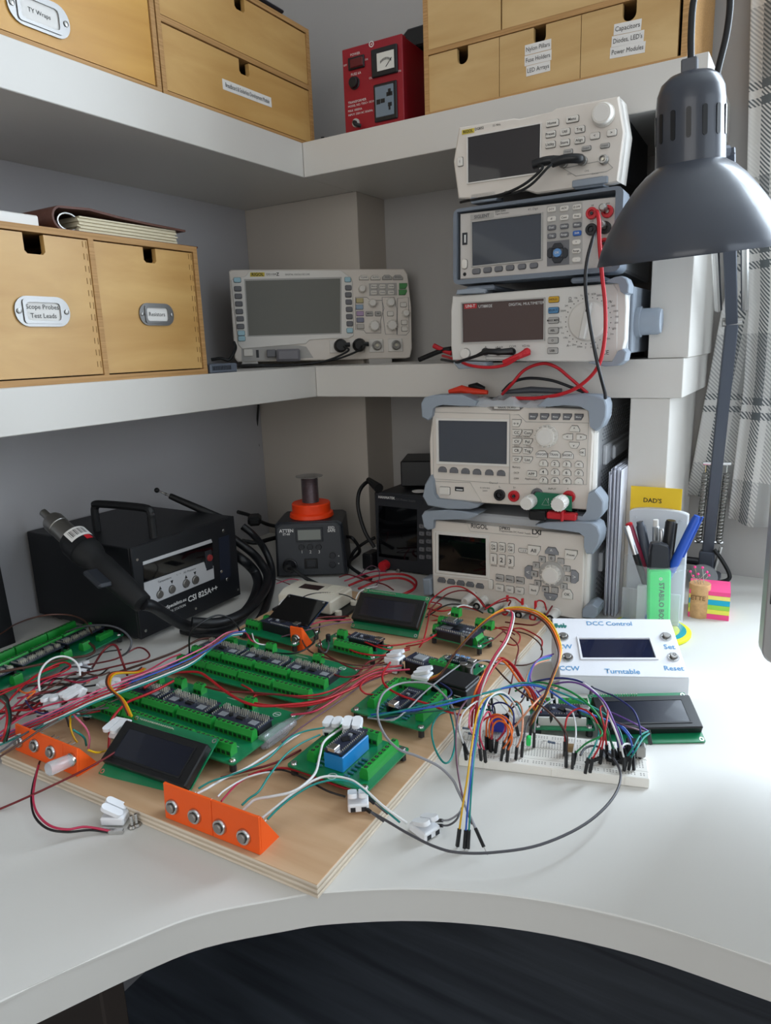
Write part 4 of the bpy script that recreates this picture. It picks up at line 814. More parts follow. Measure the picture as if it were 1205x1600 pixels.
# ---- soldering station
F = Frame((-.7602, .8792, .003), 30.5, -3); P = F.p; W = .119; H = .094
ss = thing('soldering_station', 'black soldering station with a small grey display, carrying the orange tray', 'soldering station', F.M)
FG = mat('charcoal_front', '#33363b', .5, bump=(700, .06))
MB().prism([(.004, .002), (W - .001, .002), (W - .006, H - .008), (W - .012, H - .002), (.012, H - .002), (.005, H - .008)], -.001, .006, inset=.002).build('front_panel', FG, ss)
MB().prism([(0, 0), (W + .003, 0), (W - .003, H - .004), (W - .010, H), (.008, H), (.002, H - .004)], .005, .115, inset=.003).build('case', DARK, ss)
lc = fbox(F, ss, 'display_frame', DARK, (461.5, 825.5), (505, 846), -.003, 0, .0006); fbox(F, lc, 'display', mat('lcd_grey', '#7d817c', .3), (465, 828.5), (501.5, 843), -.0034, -.002)
ftext(F, ss, 'ATTEN', 447.5, 829.8, 5, INKW, y=-.0013, bold=.03); ftext(F, ss, 'ST-60', 447.5, 835, 3.4, INKW, y=-.0013, bold=.02); ftext(F, ss, 'ESD\nSAFE', 517.8, 827, 4.2, INKW, y=-.0013, bold=.02, ls=.8)
for i, u in enumerate((471.4, 484.6, 498.3)): fbtn(F, ss, u, 854.5, 9, 9, DARK, shape='round', y=-.001); ftext(F, ss, str(i + 1), u + .6, 862.5, 5, INKW, y=-.0013)
sw = fbox(F, ss, 'switch_frame', BLACK, (475.5, 873), (497, 888.5), -.002, 0, .0006); fbtn(F, ss, 486.5, 880.5, 14, 10, DARK, y=-.002, name='rocker_switch')
for v, s in ((867.7, '^'), (881.8, 'v')): fbtn(F, ss, 519.8, v, 10, 10, DARK, shape='round', y=-.001)
for v, s in ((868, 1), (880.5, -1)):
    x, z = P(529.5, v); q = .0012; MB().prism([(x - q, z - q * s), (x + q, z - q * s), (x, z + q * s)], -.0014, -.0010).build('arrow_mark', INKW, ss)
x, z = P(453.5, 883.5); MB().lathe([(.0125, 0), (.0125, -.004), (.0105, -.005), (.0085, -.016), (.006, -.020)], 18, (x, 0, z), 'y').build('iron_socket', BLACK, ss)
MB().tube(spline([(x, -.018, z), (x + .012, -.026, z - .002), (x + .030, -.034, z - .014), (x + .055, -.045, z - .024)], 6), .0032, 8).build('iron_cable', RUBBER, ss)
c = F.M @ Vector((.060, .052, H))
tr = place('orange printed tray on the soldering station, holding a solder reel', 'round_tray', 'tray', c.x, c.y, c.z + .0005)
ORT = mat('orange_red_print', '#f0410c', .5)
MB().lathe([(.036, 0), (.0385, .002), (.0375, .008), (.034, .010)], 36).build('tray_base', ORT, tr); MB().lathe([(.0335, .0102), (.0335, .024), (.0320, .026), (.012, .026)], 36).build('tray_lid', ORT, tr)
rl = place('reel of dark solder wire standing in the orange tray', 'solder_reel', 'solder reel', c.x - .0005, c.y, c.z + .027)
SOL = mat('solder_wire', '#6e6468', .35, .7)
mb = MB(); mb.lathe([(.0142 if k % 2 else .0148, k * .0009) for k in range(48)], 20); mb.build('wire_winding', SOL, rl)
MB().lathe([(.0235, .0445), (.0235, .0457)], 24).build('flange', mat('clear_flange', '#8f8a86', .35, alpha=.6), rl)
# ---- small dark power supply behind
F = Frame((-.633, 1.0, .002), 0); P = F.p; H = .136; W = .128
hk = thing('small_power_supply', 'small black power supply with a dark display, in the shadow left of the instrument stack', 'power supply', F.M)
MB().box(0, W, 0, .012, 0, H, .002).build('front_panel', mat('charcoal_case', '#25272c', .5), hk); MB().box(.002, W - .002, .012, .19, .002, H - .002, .002).build('case', BLACKM, hk)
fpoly(F, hk, 'display', SCREENB, [(591.7, 790), (651.5, 796), (651.5, 877), (591.7, 870)], -.0008, 0)
fpoly(F, hk, 'name_strip', DARK, [(588, 772), (662, 780), (662, 788), (588, 782)], -.0006, 0); ftext(F, hk, 'HANMATEK', 604, 777.7, 4, INKW, bold=.02, y=-.0009); ftext(F, hk, 'DC Power Supply', 634, 781.5, 3.4, INKG, y=-.0009)
for v in (822, 833.4, 845.8, 858, 870):
    for u in (660, 671): fbtn(F, hk, u, v, 8, 6, KEYG, txt='=', tm=INK, th=3)
fbtn(F, hk, 622.6, 892, 6, 6, STEELB, shape='round', name='output_terminal')
x, z = P(603.4, 882); MB().lathe([(.0085, 0), (.0085, -.012), (.0075, -.014), (.003, -.014)], 18, (x, 0, z), 'y').build('output_terminal', RED, hk, label='red terminal')
MB().box(0, .15, 0, .09, 0, .045, .002).build('black_case', BLACK, None, Matrix.Translation((-.605, 1.045, .1405)) @ Matrix.Rotation(R(22), 4, 'Z'), label='flat black case lying on the small black power supply', cat='case')
MB().lathe([(.012, 0), (.0125, .001), (.002, .003)], 16).build('bottle_cap', PAPER, None, Matrix.Translation(at(655, 768, 'z', .139) + Vector((0, 0, 0))), label='white lid lying on the small black power supply', cat='lid')
thick('power_lead', 'black lead arching up to a plug on the small power supply', 'lead', [at(585, 855, 'y', .99), at(570, 830, 'y', .985), at(560, 795, 'y', .99), at(561, 770, 'y', 1.0), at(571, 755, 'y', 1.02), at(582, 752, 'y', 1.04)], .0034, RUBBER)
MB().tube([at(576, 750, 'y', 1.03), at(592, 763, 'y', 1.0)], .007, 10, rad=[.005, .0085]).build('lead_plug', RUBBER, label='black moulded plug at the top of the arching lead', cat='plug')
thick('power_lead', 'black lead crossing from the soldering station to the small power supply', 'lead', [at(540, 838, 'y', 1.0), at(552, 842, 'y', .98), on(562, 862, .02), on(545, 880, .015), on(560, 895, .008), on(580, 905, .005)], .003, RUBBER)
thick('power_lead', 'black lead curling up from the desk beside the small power supply', 'lead', [on(545, 882, .004), on(553, 862, .02), on(570, 848, .035), on(586, 840, .045)], .003, RUBBER)
box_obj('black_brick', BLACK, -.655, -.634, .985, 1.02, .0, .03, .003, label='little black adapter block beside the small power supply', cat='adapter')
thick('wall_cable', 'thin black cable hanging down the corner behind the left shelf', 'cable', [at(404, 632, 'y', 1.11), at(401, 680, 'y', 1.11), at(404, 700, 'y', 1.11), at(397, 745, 'y', 1.11), at(398, 800, 'y', 1.11)], .0022, RUBBER)
# ---- things on the lower shelf
gd = place('flat grey slotted unit on the lower shelf beside the tall birch box', 'network_unit', 'unit', -.79, .744, LZ1)
GU = mat('grey_blue_unit', '#5d6470', .5); MB().box(-.05, .055, 0, .055, 0, .013, .0015).build('case', GU, gd)
for k in range(12): MB().box(.0548, .0556, .004 + k * .0032, .0055 + k * .0032, .004, .010).build('slot', DARK, gd)
for k, (dy, rr_) in enumerate(((0, .0018), (.006, .0018), (-.005, .0016))):
    thick('probe_cable', ('black oscilloscope probe cable leaving the left input along the shelf', 'black oscilloscope probe cable leaving the right input along the shelf', 'black cable end lying nearest the shelf edge below the oscilloscope')[k], 'probe cable',
          [OF.M @ OF.hit(u, v, 'y', yy) for u, v, yy in ([((536, 541, -.022), (545, 547, -.030), (530, 556, -.033)), ((566, 540, -.022), (560, 548, -.030), (530, 560, -.036)), ((522, 561, -.040),)][k] + ((505, 565, -.036 - k * .004), (475, 569, -.036 - k * .004), (435, 570 + k, -.034 - k * .004), (400, 570 + k, -.032 - k * .004), (372, 571 + k, -.030 - k * .004)))], rr_, RUBBER)
thick('probe_cable', 'black cable heaped behind the flat grey unit', 'probe cable', [at(330, 562, 'y', .86), at(345, 560, 'y', .87), at(358, 562, 'y', .88), at(368, 545, 'y', .9), at(366, 535, 'y', .92)], .0025, RUBBER)
for lab, c1, pts in (('red test probe lying on the shelf left of the rotary multimeter', RED, [(678, 540, .372), (690, 546, .366), (706, 552, .36)]), ('black test probe lying on the shelf left of the rotary multimeter', BLACK, [(655, 562, .354), (672, 555, .358), (690, 548, .364), (705, 545, .367)])):
    thick('test_probe', lab, 'test probe', [at(a, b, 'y', 1.03) for a, b, z in pts], .004, c1)
# ---- clutter on top of the electronic load
ez = .1535 + .139 + .0045
lp = thing('clip_lead', 'red insulated clip lead resting on top of the electronic load', 'clip lead', Matrix.Translation((0, 0, 0)))
MB().tube([at(702, 612, 'y', .935), at(722, 608, 'y', .935), at(735, 611, 'y', .935), at(762, 613, 'y', .935)], .006, 10, rad=[.003, .0058, .0048, .003]).build('clip_body', mat('orange_red_clip', '#d83a20', .4), lp)
MB().tube([at(733, 604, 'y', .95), at(745, 603, 'y', .95), at(757, 607, 'y', .95)], .005, 10, rad=[.003, .005, .003]).build('alligator_clip', BLACK, label='black clip lying behind the red clip on the electronic load', cat='clip')
MB().tube([at(785, 613, 'y', .95), at(830, 609, 'y', .955), at(878, 611, 'y', .96)], .004, 10, rad=[.0025, .0045, .0035]).build('probe_stick', mat('grey_probe', '#4b4e55', .5), label='dark grey probe lying under the lower shelf edge', cat='probe')
mb = MB(); random.seed(3); vs = []; fs = []; NX, NY = 15, 7
for i in range(NX):
    for j in range(NY):
        p = at(732 + i * 8.6, 634, 'y', .905); vs.append((p.x, .905 + j * .009, ez + .002 + .006 * random.random() * (1 if 0 < j else .3) + .004 * math.sin(i * 1.1) * math.sin(j * .9) + (j == 0) * -.006))
for i in range(NX - 1):
    for j in range(NY - 1): fs.append((i * NY + j, (i + 1) * NY + j, (i + 1) * NY + j + 1, i * NY + j + 1))
mb._add(vs, fs); bg_ = mb.build('plastic_bag', mat('thin_clear_film', '#dfe3e8', .12, alpha=.4, spec=.8), label='crumpled clear plastic bag on top of the electronic load', cat='plastic bag')
md = bg_.modifiers.new('solid', 'SOLIDIFY'); md.thickness = .0006
# ================================================================ right-hand group
# ---- envelopes on edge
random.seed(5)
ENV = mat('envelope_white', '#dee1ec', .75)
for k in range(11):
    x = -.2295 + k * .0016; h = .207 + .004 * math.sin(k * 1.9) - (.004 if k < 3 else 0); y0 = .955 + .006 * math.sin(k * 2.3)
    MB().box(0, .0011, 0, .10, 0, h, .0003).build('envelope', ENV, None, Matrix.Translation((x, y0, .0006)) @ Matrix.Rotation(R(1.6 * math.sin(k * 1.3)), 4, 'Z') @ Matrix.Rotation(R(.2 + k * .02), 4, 'Y'), label='white envelope standing on edge in the sheaf right of the instrument stack', cat='envelope', group='sheaf of envelopes')
# ---- card holder
ch = place('pale grey card holder stand behind the pen jar', 'card_holder', 'card holder', -.165, .974, 0)
HG = mat('pale_grey_plastic', '#c9ccd0', .4)
w2 = .037; arc = [(w2 * math.cos(R(a)) , .150 + .006 * math.sin(R(a))) for a in range(0, 181, 15)]
MB().prism([(-w2, .0), (w2, 0)] + arc, -.010, .0, inset=.001).build('back_plate', HG, ch); MB().box(-w2, w2, -.036, -.010, 0, .006, .002).build('base', HG, ch); MB().box(-w2, w2, -.036, -.034, .006, .05, .0008).build('front_lip', HG, ch)
for s in (-1, 1): MB().lathe([(.0022, -.0098), (.0018, -.0112)], 10, (s * w2 * .78, 0, .142), 'y').build('stud', HG, ch)
cdm = MB().box(-.0325, .0325, .0003, .0012, .02, .183).build('name_card', mat('yellow_card', '#e6bf2a', .7), None, Matrix.Translation((-.1710, .974, 0)), label="yellow paper card reading DAD'S, standing in the card holder", cat='card')
text(cdm, "DAD'S", -.004, -.0001, .1645, .0085, INK, bold=.012)
# ---- coaster, jar and pens
jx, jy = -.1585, .918
co = place('yellow round coaster with a teal ring under the pen jar', 'coaster', 'coaster', jx - .001, jy, 0)
MB().lathe([(.0485, 0), (.0500, .002), (.0500, .005), (.048, .0062)], 40).build('disc', mat('yellow_foam', '#dfe321', .6), co)
MB().lathe([(.0440, .0060), (.0440, .0066), (.0360, .0066), (.0360, .0060)], 40, cap=False).build('teal_ring', mat('teal_foam', '#1c97a5', .6), co)
jar = place('clear glass jar holding pens, on the yellow coaster', 'glass_jar', 'jar', jx, jy, .0068)
GLASS = mat('jar_glass', '#dfe8ea', .05, alpha=.11, spec=.8); JR = .0385; JH = .093
prof = [(.030, .0), (JR - .002, .001), (JR, .004), (JR, JH - .014), (JR - .0015, JH - .011), (JR, JH - .009), (JR - .0005, JH - .006), (JR - .0015, JH - .005), (JR, JH - .003), (JR - .001, JH), (JR - .003, JH), (JR - .0035, JH - .012), (JR - .0028, JH - .016), (JR - .0028, .006), (.030, .004)]
MB().lathe(prof, 40).build('jar_wall', GLASS, jar)
def stick(name, label, cat, base, top, prof, mts, n=12, extra=None):
    """a pen: profile along its axis as (fraction, radius, material index)"""
    b, t = Vector(base), Vector(top); ax = t - b; L = ax.length
    root = thing(name, label, cat, Matrix.Translation(b) @ Vector((0, 0, 1)).rotation_difference(ax.normalized()).to_matrix().to_4x4())
    for nm, pr, m in prof: MB().lathe([(r, f * L) for f, r in pr], n).build(nm, m, root)
    return root, L
BLUE = mat('blue_pen', '#1f4fb0', .35); PBLUE = mat('pale_blue_pen', '#5d86b8', .4); MAROON = mat('maroon_pen', '#8d2440', .35); SILVER = mat('pen_silver', '#c2c4c6', .28, .9)
def top_at(px, py, dy): return at(px, py, 'y', jy + dy)
zb = .0125
p, L = stick('ballpoint_pen', 'silver and black ballpoint pen leaning to the left in the jar', 'pen', (jx + .010, jy - .004, zb), top_at(979, 822, -.002), [('barrel', [(0, .002), (.06, .004), (.98, .004), (1, .003)], SILVER), ('grip', [(.4, .0042), (.72, .0042)], BLACK)], None)
p, L = stick('ballpoint_pen', 'maroon ballpoint pen with a white clip leaning left in the jar', 'pen', (jx + .012, jy + .010, zb), top_at(983, 818, .012), [('barrel', [(0, .002), (.05, .0045), (.97, .0045), (1, .0035)], MAROON), ('cap_end', [(.97, .004), (1.0, .0046), (1.01, .003)], RED)], None)
p, L = stick('marker_pen', 'dark grey marker leaning left in the jar', 'marker', (jx + .008, jy + .016, zb), top_at(1000, 815, .016), [('barrel', [(0, .004), (.04, .0058), (.95, .0062), (.97, .0045), (1, .0045)], mat('slate_marker', '#3b414c', .4))], None)
p, L = stick('mechanical_pencil', 'silver and teal mechanical pencil standing in the jar', 'pencil', (jx + .003, jy + .02, zb), top_at(1025, 812, .016), [('barrel', [(0, .001), (.1, .0042), (.66, .0042)], mat('teal_pencil', '#2f6f92', .35)), ('ferrule', [(.66, .0045), (.93, .0045), (.94, .0035)], SILVER), ('eraser', [(.94, .0034), (1, .0034)], PAPER)], None)
p, L = stick('ballpoint_pen', 'slim silver pen with a clip beside the mechanical pencil', 'pen', (jx + .012, jy + .018, zb), top_at(1034, 826, .018), [('barrel', [(0, .001), (.08, .0036), (.97, .0036), (1, .002)], SILVER)], None)
MB().box(.0034, .0046, -.001, .001, L * .68, L * .97, .0003).build('clip', SILVER, p)
p, L = stick('marker_pen', 'black capped marker standing upright in the jar', 'marker', (jx + .008, jy + .004, zb), top_at(1049, 813, .006), [('barrel', [(0, .004), (.52, .0056), (.56, .0056)], mat('light_grey_barrel', '#aab1ba', .4)), ('cap', [(.54, .0062), (.62, .0072), (.98, .0068), (1, .0055)], BLACK)], None)
MB().box(.0065, .0082, -.0012, .0012, L * .66, L * .98, .0004).build('clip', BLACK, p)
p, L = stick('gel_pen', 'translucent blue pen leaning to the right in the jar', 'pen', (jx - .006, jy - .018, zb), top_at(1090, 806, -.006), [('tip', [(0, .001), (.06, .0028), (.08, .0040)], STEELB), ('barrel', [(.08, .0044), (.5, .0046), (.55, .005)], PBLUE), ('cap', [(.52, .0052), (.6, .0058), (.97, .0055), (1, .004)], BLUE)], None)
MB().box(.005, .0072, -.0014, .0014, L * .66, L * 1.01, .0005).build('clip', BLUE, p)
hb = at(1030, 958, 'y', jy - .018); hb.z = zb
hl = thing('highlighter', 'fluorescent green highlighter with a black cap, standing in the jar', 'highlighter', Matrix.Translation((hb.x, hb.y, zb)) @ Matrix.Rotation(R(22), 4, 'Z') @ Matrix.Rotation(R(-2), 4, 'Y'))
MB().prism(rr(-.0135, .0135, 0, .082, .003, 3), -.0055, .0055, inset=.002).build('body', mat('fluorescent_green', '#10ec74', .45), hl)
MB().prism([(-.0125, .083), (.0125, .083), (.0115, .108), (.010, .113), (-.002, .117), (-.010, .116), (-.0118, .108)], -.0055, .0055, inset=.002).build('cap', DARK, hl)
text(hl, 'STABILO BOSS', .002, -.0058, .038, .0085, mat('ink_dark_green', '#06402a', .6), rot=FRONT @ Matrix.Rotation(R(-90), 4, 'Z'), bold=.02)
text(hl, 'o', .001, -.0058, .071, .008, PAPER, bold=.02)
er = at(1003, 940, 'y', jy - .012)
MB().box(-.006, .006, -.004, .004, 0, .055, .001).build('correction_stick', mat('clear_label_white', '#c9cccd', .4), None, Matrix.Translation((er.x, er.y, zb)), label='narrow pale stick with a barcode inside the jar, left of the highlighter', cat='stick')
# ---- cork with pins
cp = on(1090, 964, 0); ck = place('wine cork standing on end beside the pen jar', 'cork', 'cork', cp.x, cp.y + .006, 0)
CORK = mat('cork', '#c39a6c', .85, bump=(220, .6), var=(180, .3))
MB().lathe([(.0130, 0), (.0136, .001), (.0140, .02), (.0138, .046), (.0132, .0475)], 24).build('cork_body', CORK, ck)
fr = Frame((cp.x, cp.y + .006, 0), 8); text(ck, 'ETTE', 0, -.0142, .030, .0085, mat('cork_print', '#7c5a38', .8), bold=.02)
PINK = mat('hot_pink', '#f0418e', .4)
for k, (u, v) in enumerate(((1079, 893), (1086, 886), (1091, 897), (1098, 887), (1105, 894), (1083, 900), (1108, 899))):
    dx = (k % 4 - 1.5) * .0035; dy = (k // 4 - .5) * .008; top = at(u, v, 'y', cp.y + .006 + dy)
    pn_ = thing('ball_head_pin', 'pink ball-headed pin stuck in the top of the cork', 'pin', None, 'pins in the cork'); pn_.location = (cp.x + dx, cp.y + .006 + dy, .0465)
    d = top - Vector(pn_.location); MB().rod((0, 0, 0), d, .0004, 5).build('shaft', STEEL, pn_); MB().sphere(d, .0019, 10, 7).build('ball_head', PINK, pn_)
# ---- sticky notes
nt_ = place('cube of sticky notes in pink, yellow, blue and green layers', 'sticky_note_cube', 'sticky notes', -.074, 1.0015, 0, 6)
for k, (c, h) in enumerate((('#f0508c', .0075), ('#e8e05a', .0065), ('#9bd14e', .0065), ('#1fa9c9', .0075), ('#eee07a', .006), ('#f0508c', .006))):
    z0 = sum(x[1] for x in (('', .0075), ('', .0065), ('', .0065), ('', .0075), ('', .006), ('', .006))[:k]); MB().box(-.051, 0, 0, .051, z0, z0 + h - .0003).build('note_pad', mat('note_' + c[1:], c, .75), nt_)
sp_ = on(1100, 912, 0); mb = MB(); mb.sphere((0, 0, .0195), .022, 20, 12, (1.0, .72, .86)); mb.build('pebble', mat('grey_stone', '#7d7f82', .8, bump=(90, .3), var=(50, .15)), None, Matrix.Translation((sp_.x, sp_.y - .025, 0)), label='smooth grey pebble behind the sticky notes', cat='pebble')
# ---- desk lamp
LMP = mat('lamp_slate', '#3a3e47', .33, .0, coat=.15); LMPI = mat('lamp_white_inside', '#e8e8e6', .5)
r1 = ray(1077, 401).normalized(); r2 = ray(1085, 110).normalized(); up = (r2 - r1 * r2.dot(r1)).normalized()
rc = CAM_LOC + r1 * .82
up = (Matrix.Rotation(R(-1.0), 3, r1) @ up)
lm = thing('desk_lamp', 'slate grey spring-arm desk lamp with a domed shade, clamped at the back of the desk', 'lamp', Matrix.Translation((-.1235, 1.165, 0)))
LI = Matrix.Translation((-.1235, 1.165, 0)).inverted()
q = Vector((0, 0, 1)).rotation_difference(up).to_matrix().to_4x4(); MS = LI @ Matrix.Translation(rc) @ q
RS = .0890; hs = .0855
prof = [(RS, 0), (RS * 1.004, .001), (RS * .985, hs * .08), (RS * .955, hs * .18), (RS * .91, hs * .28), (RS * .845, hs * .42), (RS * .77, hs * .54), (RS * .69, hs * .66), (RS * .57, hs * .82), (RS * .46, hs * .93), (.0320, hs), (.0320, hs + .002)]
inner = [(r - .0012, h) for r, h in prof[::-1] if r > .034] + [(RS - .0012, .0)]
sh = MB().lathe(prof + [(.0310, hs + .001)] + inner, 48, cap=False).build('shade', LMP, lm, MS, smooth=50)
nk = MB().lathe([(.0320, hs + .0005), (.0312, hs + .052), (.0300, hs + .063), (.0262, hs + .072), (.019, hs + .0775), (.010, hs + .0798), (.0, hs + .080)], 40, cap=False).build('neck', LMP, lm, MS, smooth=50)
for k in range(14):
    a = 2 * math.pi * k / 14 + .1; MB().xf(Matrix.Rotation(a, 4, 'Z')).prism(rr(-.0022, .0022, hs + .020, hs + .046, .002, 3), -.0322, -.0310).build('vent_slot', BLACK, nk)
MB().lathe([(.0125, 0), (.0145, .012), (.025, .035), (.028, .048), (.022, .066), (.010, .073)], 24).build('bulb', mat('bulb_white', '#efeee8', .3), sh, Matrix.Translation((0, 0, .020)) @ Matrix.Rotation(math.pi, 4, 'X') @ Matrix.Translation((0, 0, -.075)))
lw = lambda p: LI @ Vector(p)
tp = rc + up * (hs + .078)
toC = (CAM_LOC - rc).normalized(); rt = toC.cross(up).normalized() * -1
rt = rt if rt.x > 0 else -rt
cl0 = tp - rt * .002 + up * .0
MB().box(-.007, .007, -.006, .006, -.006, .013, .001).build('cord_clip', LMP, lm, LI @ Matrix.Translation(tp - rt * .001 + up * .0) @ q)
cordA = spline([tp + up * .012 - rt * .0, tp + up * .035, tp + up * .060 + rt * .002, tp + up * .085 + rt * .010, tp + up * .105 + rt * .02 - toC * .02, tp + up * .095 + rt * .028 - toC * .04, tp + up * .07 + rt * .034 - toC * .05, tp + up * .04 + rt * .032 - toC * .05, tp + up * .005 + rt * .024 - toC * .05, tp - up * .03 + rt * .018 - toC * .06, tp - up * .09 + rt * .016 - toC * .08], 8)
MB().tube([lw(p) for p in cordA], .0032, 8).build('cord', RUBBER, lm, smooth=60)
ARM = mat('arm_slate', '#454a55', .42, .2)
piv = rc + up * (hs + .012) - toC * .055 + rt * .035
elb = at(1144, 503, 'y', 1.10); bas = Vector((-.1235, 1.165, .045))
def bar(a, b, w, d, name, mt, side):
    a, b = Vector(a), Vector(b); t = (b - a).normalized(); s = (side - t * side.dot(t)).normalized(); n = t.cross(s); M_ = Matrix((( *s, 0), (*n, 0), (*t, 0), (0, 0, 0, 1))).transposed(); M_.translation = a
    return MB().box(-w / 2, w / 2, -d / 2, d / 2, 0, (b - a).length, .0012).build(name, mt, lm, LI @ M_)
SX_ = Vector((1, .25, 0)).normalized()
bar(bas, elb, .016, .010, 'lower_arm', ARM, SX_); bar(elb - Vector((0, .004, 0)), piv, .015, .010, 'upper_arm', ARM, SX_)
def spring(a, b, r, turns, name='spring', wr=.0009):
    a, b = Vector(a), Vector(b); t = (b - a).normalized(); s = (SX_ - t * SX_.dot(t)).normalized(); n = t.cross(s); L = (b - a).length; pts = []
    for i in range(turns * 8 + 1): pts.append(lw(a + t * (L * i / (turns * 8)) + s * (r * math.cos(i * math.pi / 4)) + n * (r * math.sin(i * math.pi / 4))))
    MB().tube(pts, wr, 4).build(name, STEELB, lm, smooth=60)
ld = (elb - bas).normalized()
for s in (-1, 1):
    o = SX_ * (.0145 * s); spring(bas + ld * .02 + o, bas + ld * .135 + o, .0042, 40); MB().rod(lw(bas + ld * .135 + o), lw(bas + ld * .15 + o), .0012, 6).build('spring_hook', STEEL, lm)
    MB().rod(lw(bas + ld * .15 - SX_ * .0), lw(bas + ld * .15 + o * 1.3), .0028, 8).build('spring_pin', STEEL, lm); MB().rod(lw(bas + ld * .02), lw(bas + ld * .02 + o * 1.4), .0028, 8).build('spring_pin', STEEL, lm)
    ud = (piv - elb).normalized(); o2 = SX_ * (.016 * s); MB().rod(lw(elb + ud * .03 + o2), lw(elb + ud * .16 + o2), .0048, 10).build('spring_tube', STEEL, lm)
MB().rod(lw(elb - SX_ * .012), lw(elb + SX_ * .012), .006, 12).build('elbow_bolt', STEELB, lm)
MB().box(-.02, .02, -.022, .022, 0, .012, .003).build('base_plate', ARM, lm); MB().box(-.011, .011, -.011, .011, .012, .05, .002).build('clamp_block', ARM, lm); MB().rod((.0, .0, .03), (-.03, -.012, .034), .006, 10).build('clamp_knob', BLACK, lm); MB().rod((.012, -.004, .02), (.02, -.006, .06), .003, 8).build('lever', STEEL, lm)
MB().tube(spline([(.01, -.008, .055), (.022, -.01, .04), (.033, -.012, .022), (.034, -.014, .012), (.022, -.016, .006), (.005, -.02, .004)], 6), .0032, 8).build('mains_cord', RUBBER, lm, smooth=60)
MB().rod(lw(piv), lw(rc + up * (hs + .012) - toC * .03), .006, 10).build('shade_pivot', ARM, lm)
# ---- curtain
def plaid():
    m = bpy.data.materials.new('grey_plaid_cloth'); m.use_nodes = True; nt = m.node_tree; b = nt.nodes['Principled BSDF']; L = nt.links.new
    uv = nt.nodes.new('ShaderNodeUVMap'); sp = nt.nodes.new('ShaderNodeSeparateXYZ'); L(uv.outputs['UV'], sp.inputs[0])
    def band(src, period, off, stops):
        a = nt.nodes.new('ShaderNodeMath'); a.operation = 'ADD'; a.inputs[1].default_value = off; L(src, a.inputs[0])
        d = nt.nodes.new('ShaderNodeMath'); d.operation = 'DIVIDE'; d.inputs[1].default_value = period; L(a.outputs[0], d.inputs[0])
        f = nt.nodes.new('ShaderNodeMath'); f.operation = 'FRACT'; L(d.outputs[0], f.inputs[0])
        r = nt.nodes.new('ShaderNodeValToRGB'); r.color_ramp.interpolation = 'CONSTANT'; el = r.color_ramp.elements
        while len(el) < len(stops): el.new(.5)
        for e, (p, v) in zip(el, stops): e.position = p; e.color = (v, v, v, 1)
        L(f.outputs[0], r.inputs[0]); return r.outputs[0]
    bx = band(sp.outputs['X'], .16, .03, ((0, .15), (.30, 1), (.40, .15), (.46, .55), (.86, .05)))
    by = band(sp.outputs['Y'], .21, .0, ((0, .1), (.22, 1), (.27, .1), (.32, 1), (.37, .55), (.80, .05)))
    ad = nt.nodes.new('ShaderNodeMath'); ad.operation = 'ADD'; L(sp.outputs['X'], ad.inputs[0]); L(sp.outputs['Y'], ad.inputs[1])
    ml = nt.nodes.new('ShaderNodeMath'); ml.operation = 'MULTIPLY'; ml.inputs[1].default_value = 2 * math.pi / .0058; L(ad.outputs[0], ml.inputs[0])
    sn = nt.nodes.new('ShaderNodeMath'); sn.operation = 'SINE'; L(ml.outputs[0], sn.inputs[0])
    gt = nt.nodes.new('ShaderNodeMath'); gt.operation = 'GREATER_THAN'; gt.inputs[1].default_value = 0.; L(sn.outputs[0], gt.inputs[0])
    mx = nt.nodes.new('ShaderNodeMix'); mx.data_type = 'FLOAT'; L(gt.outputs[0], mx.inputs[0]); L(bx, mx.inputs[2]); L(by, mx.inputs[3])
    cr = nt.nodes.new('ShaderNodeMix'); cr.data_type = 'RGBA'; cr.inputs['A'].default_value = srgb('#d8d6d2'); cr.inputs['B'].default_value = srgb('#5f6467'); L(mx.outputs[0], cr.inputs['Factor'])
    L(cr.outputs['Result'], b.inputs['Base Color']); b.inputs['Roughness'].default_value = .9
    n = nt.nodes.new('ShaderNodeTexNoise'); n.inputs['Scale'].default_value = 700; bp = nt.nodes.new('ShaderNodeBump'); bp.inputs['Strength'].default_value = .2; bp.inputs['Distance'].default_value = .001; L(n.outputs[0], bp.inputs['Height']); L(bp.outputs[0], b.inputs['Normal'])
    return m
zs = [.105 + (1.5 - .105) * (j / 40) for j in range(41)]
def lx(z):   # left edge of the cloth by height
    T = ((.10, -.165), (.15, -.158), (.27, -.146), (.417, -.130), (.50, -.112), (.568, -.106), (.80, -.118), (1.6, -.13))
    for (z0, x0), (z1, x1) in zip(T, T[1:]):
        if z <= z1: return x0 + (x1 - x0) * (z - z0) / (z1 - z0)
    return T[-1][1]
FE = ((.10, -.099), (.15, -.097), (.30, -.091), (.43, -.093), (.50, -.100), (.568, -.106), (.80, -.118), (1.6, -.13))
def fx(z):
    for (z0, x0), (z1, x1) in zip(FE, FE[1:]):
        if z <= z1: return x0 + (x1 - x0) * (z - z0) / (z1 - z0)
    return FE[-1][1]
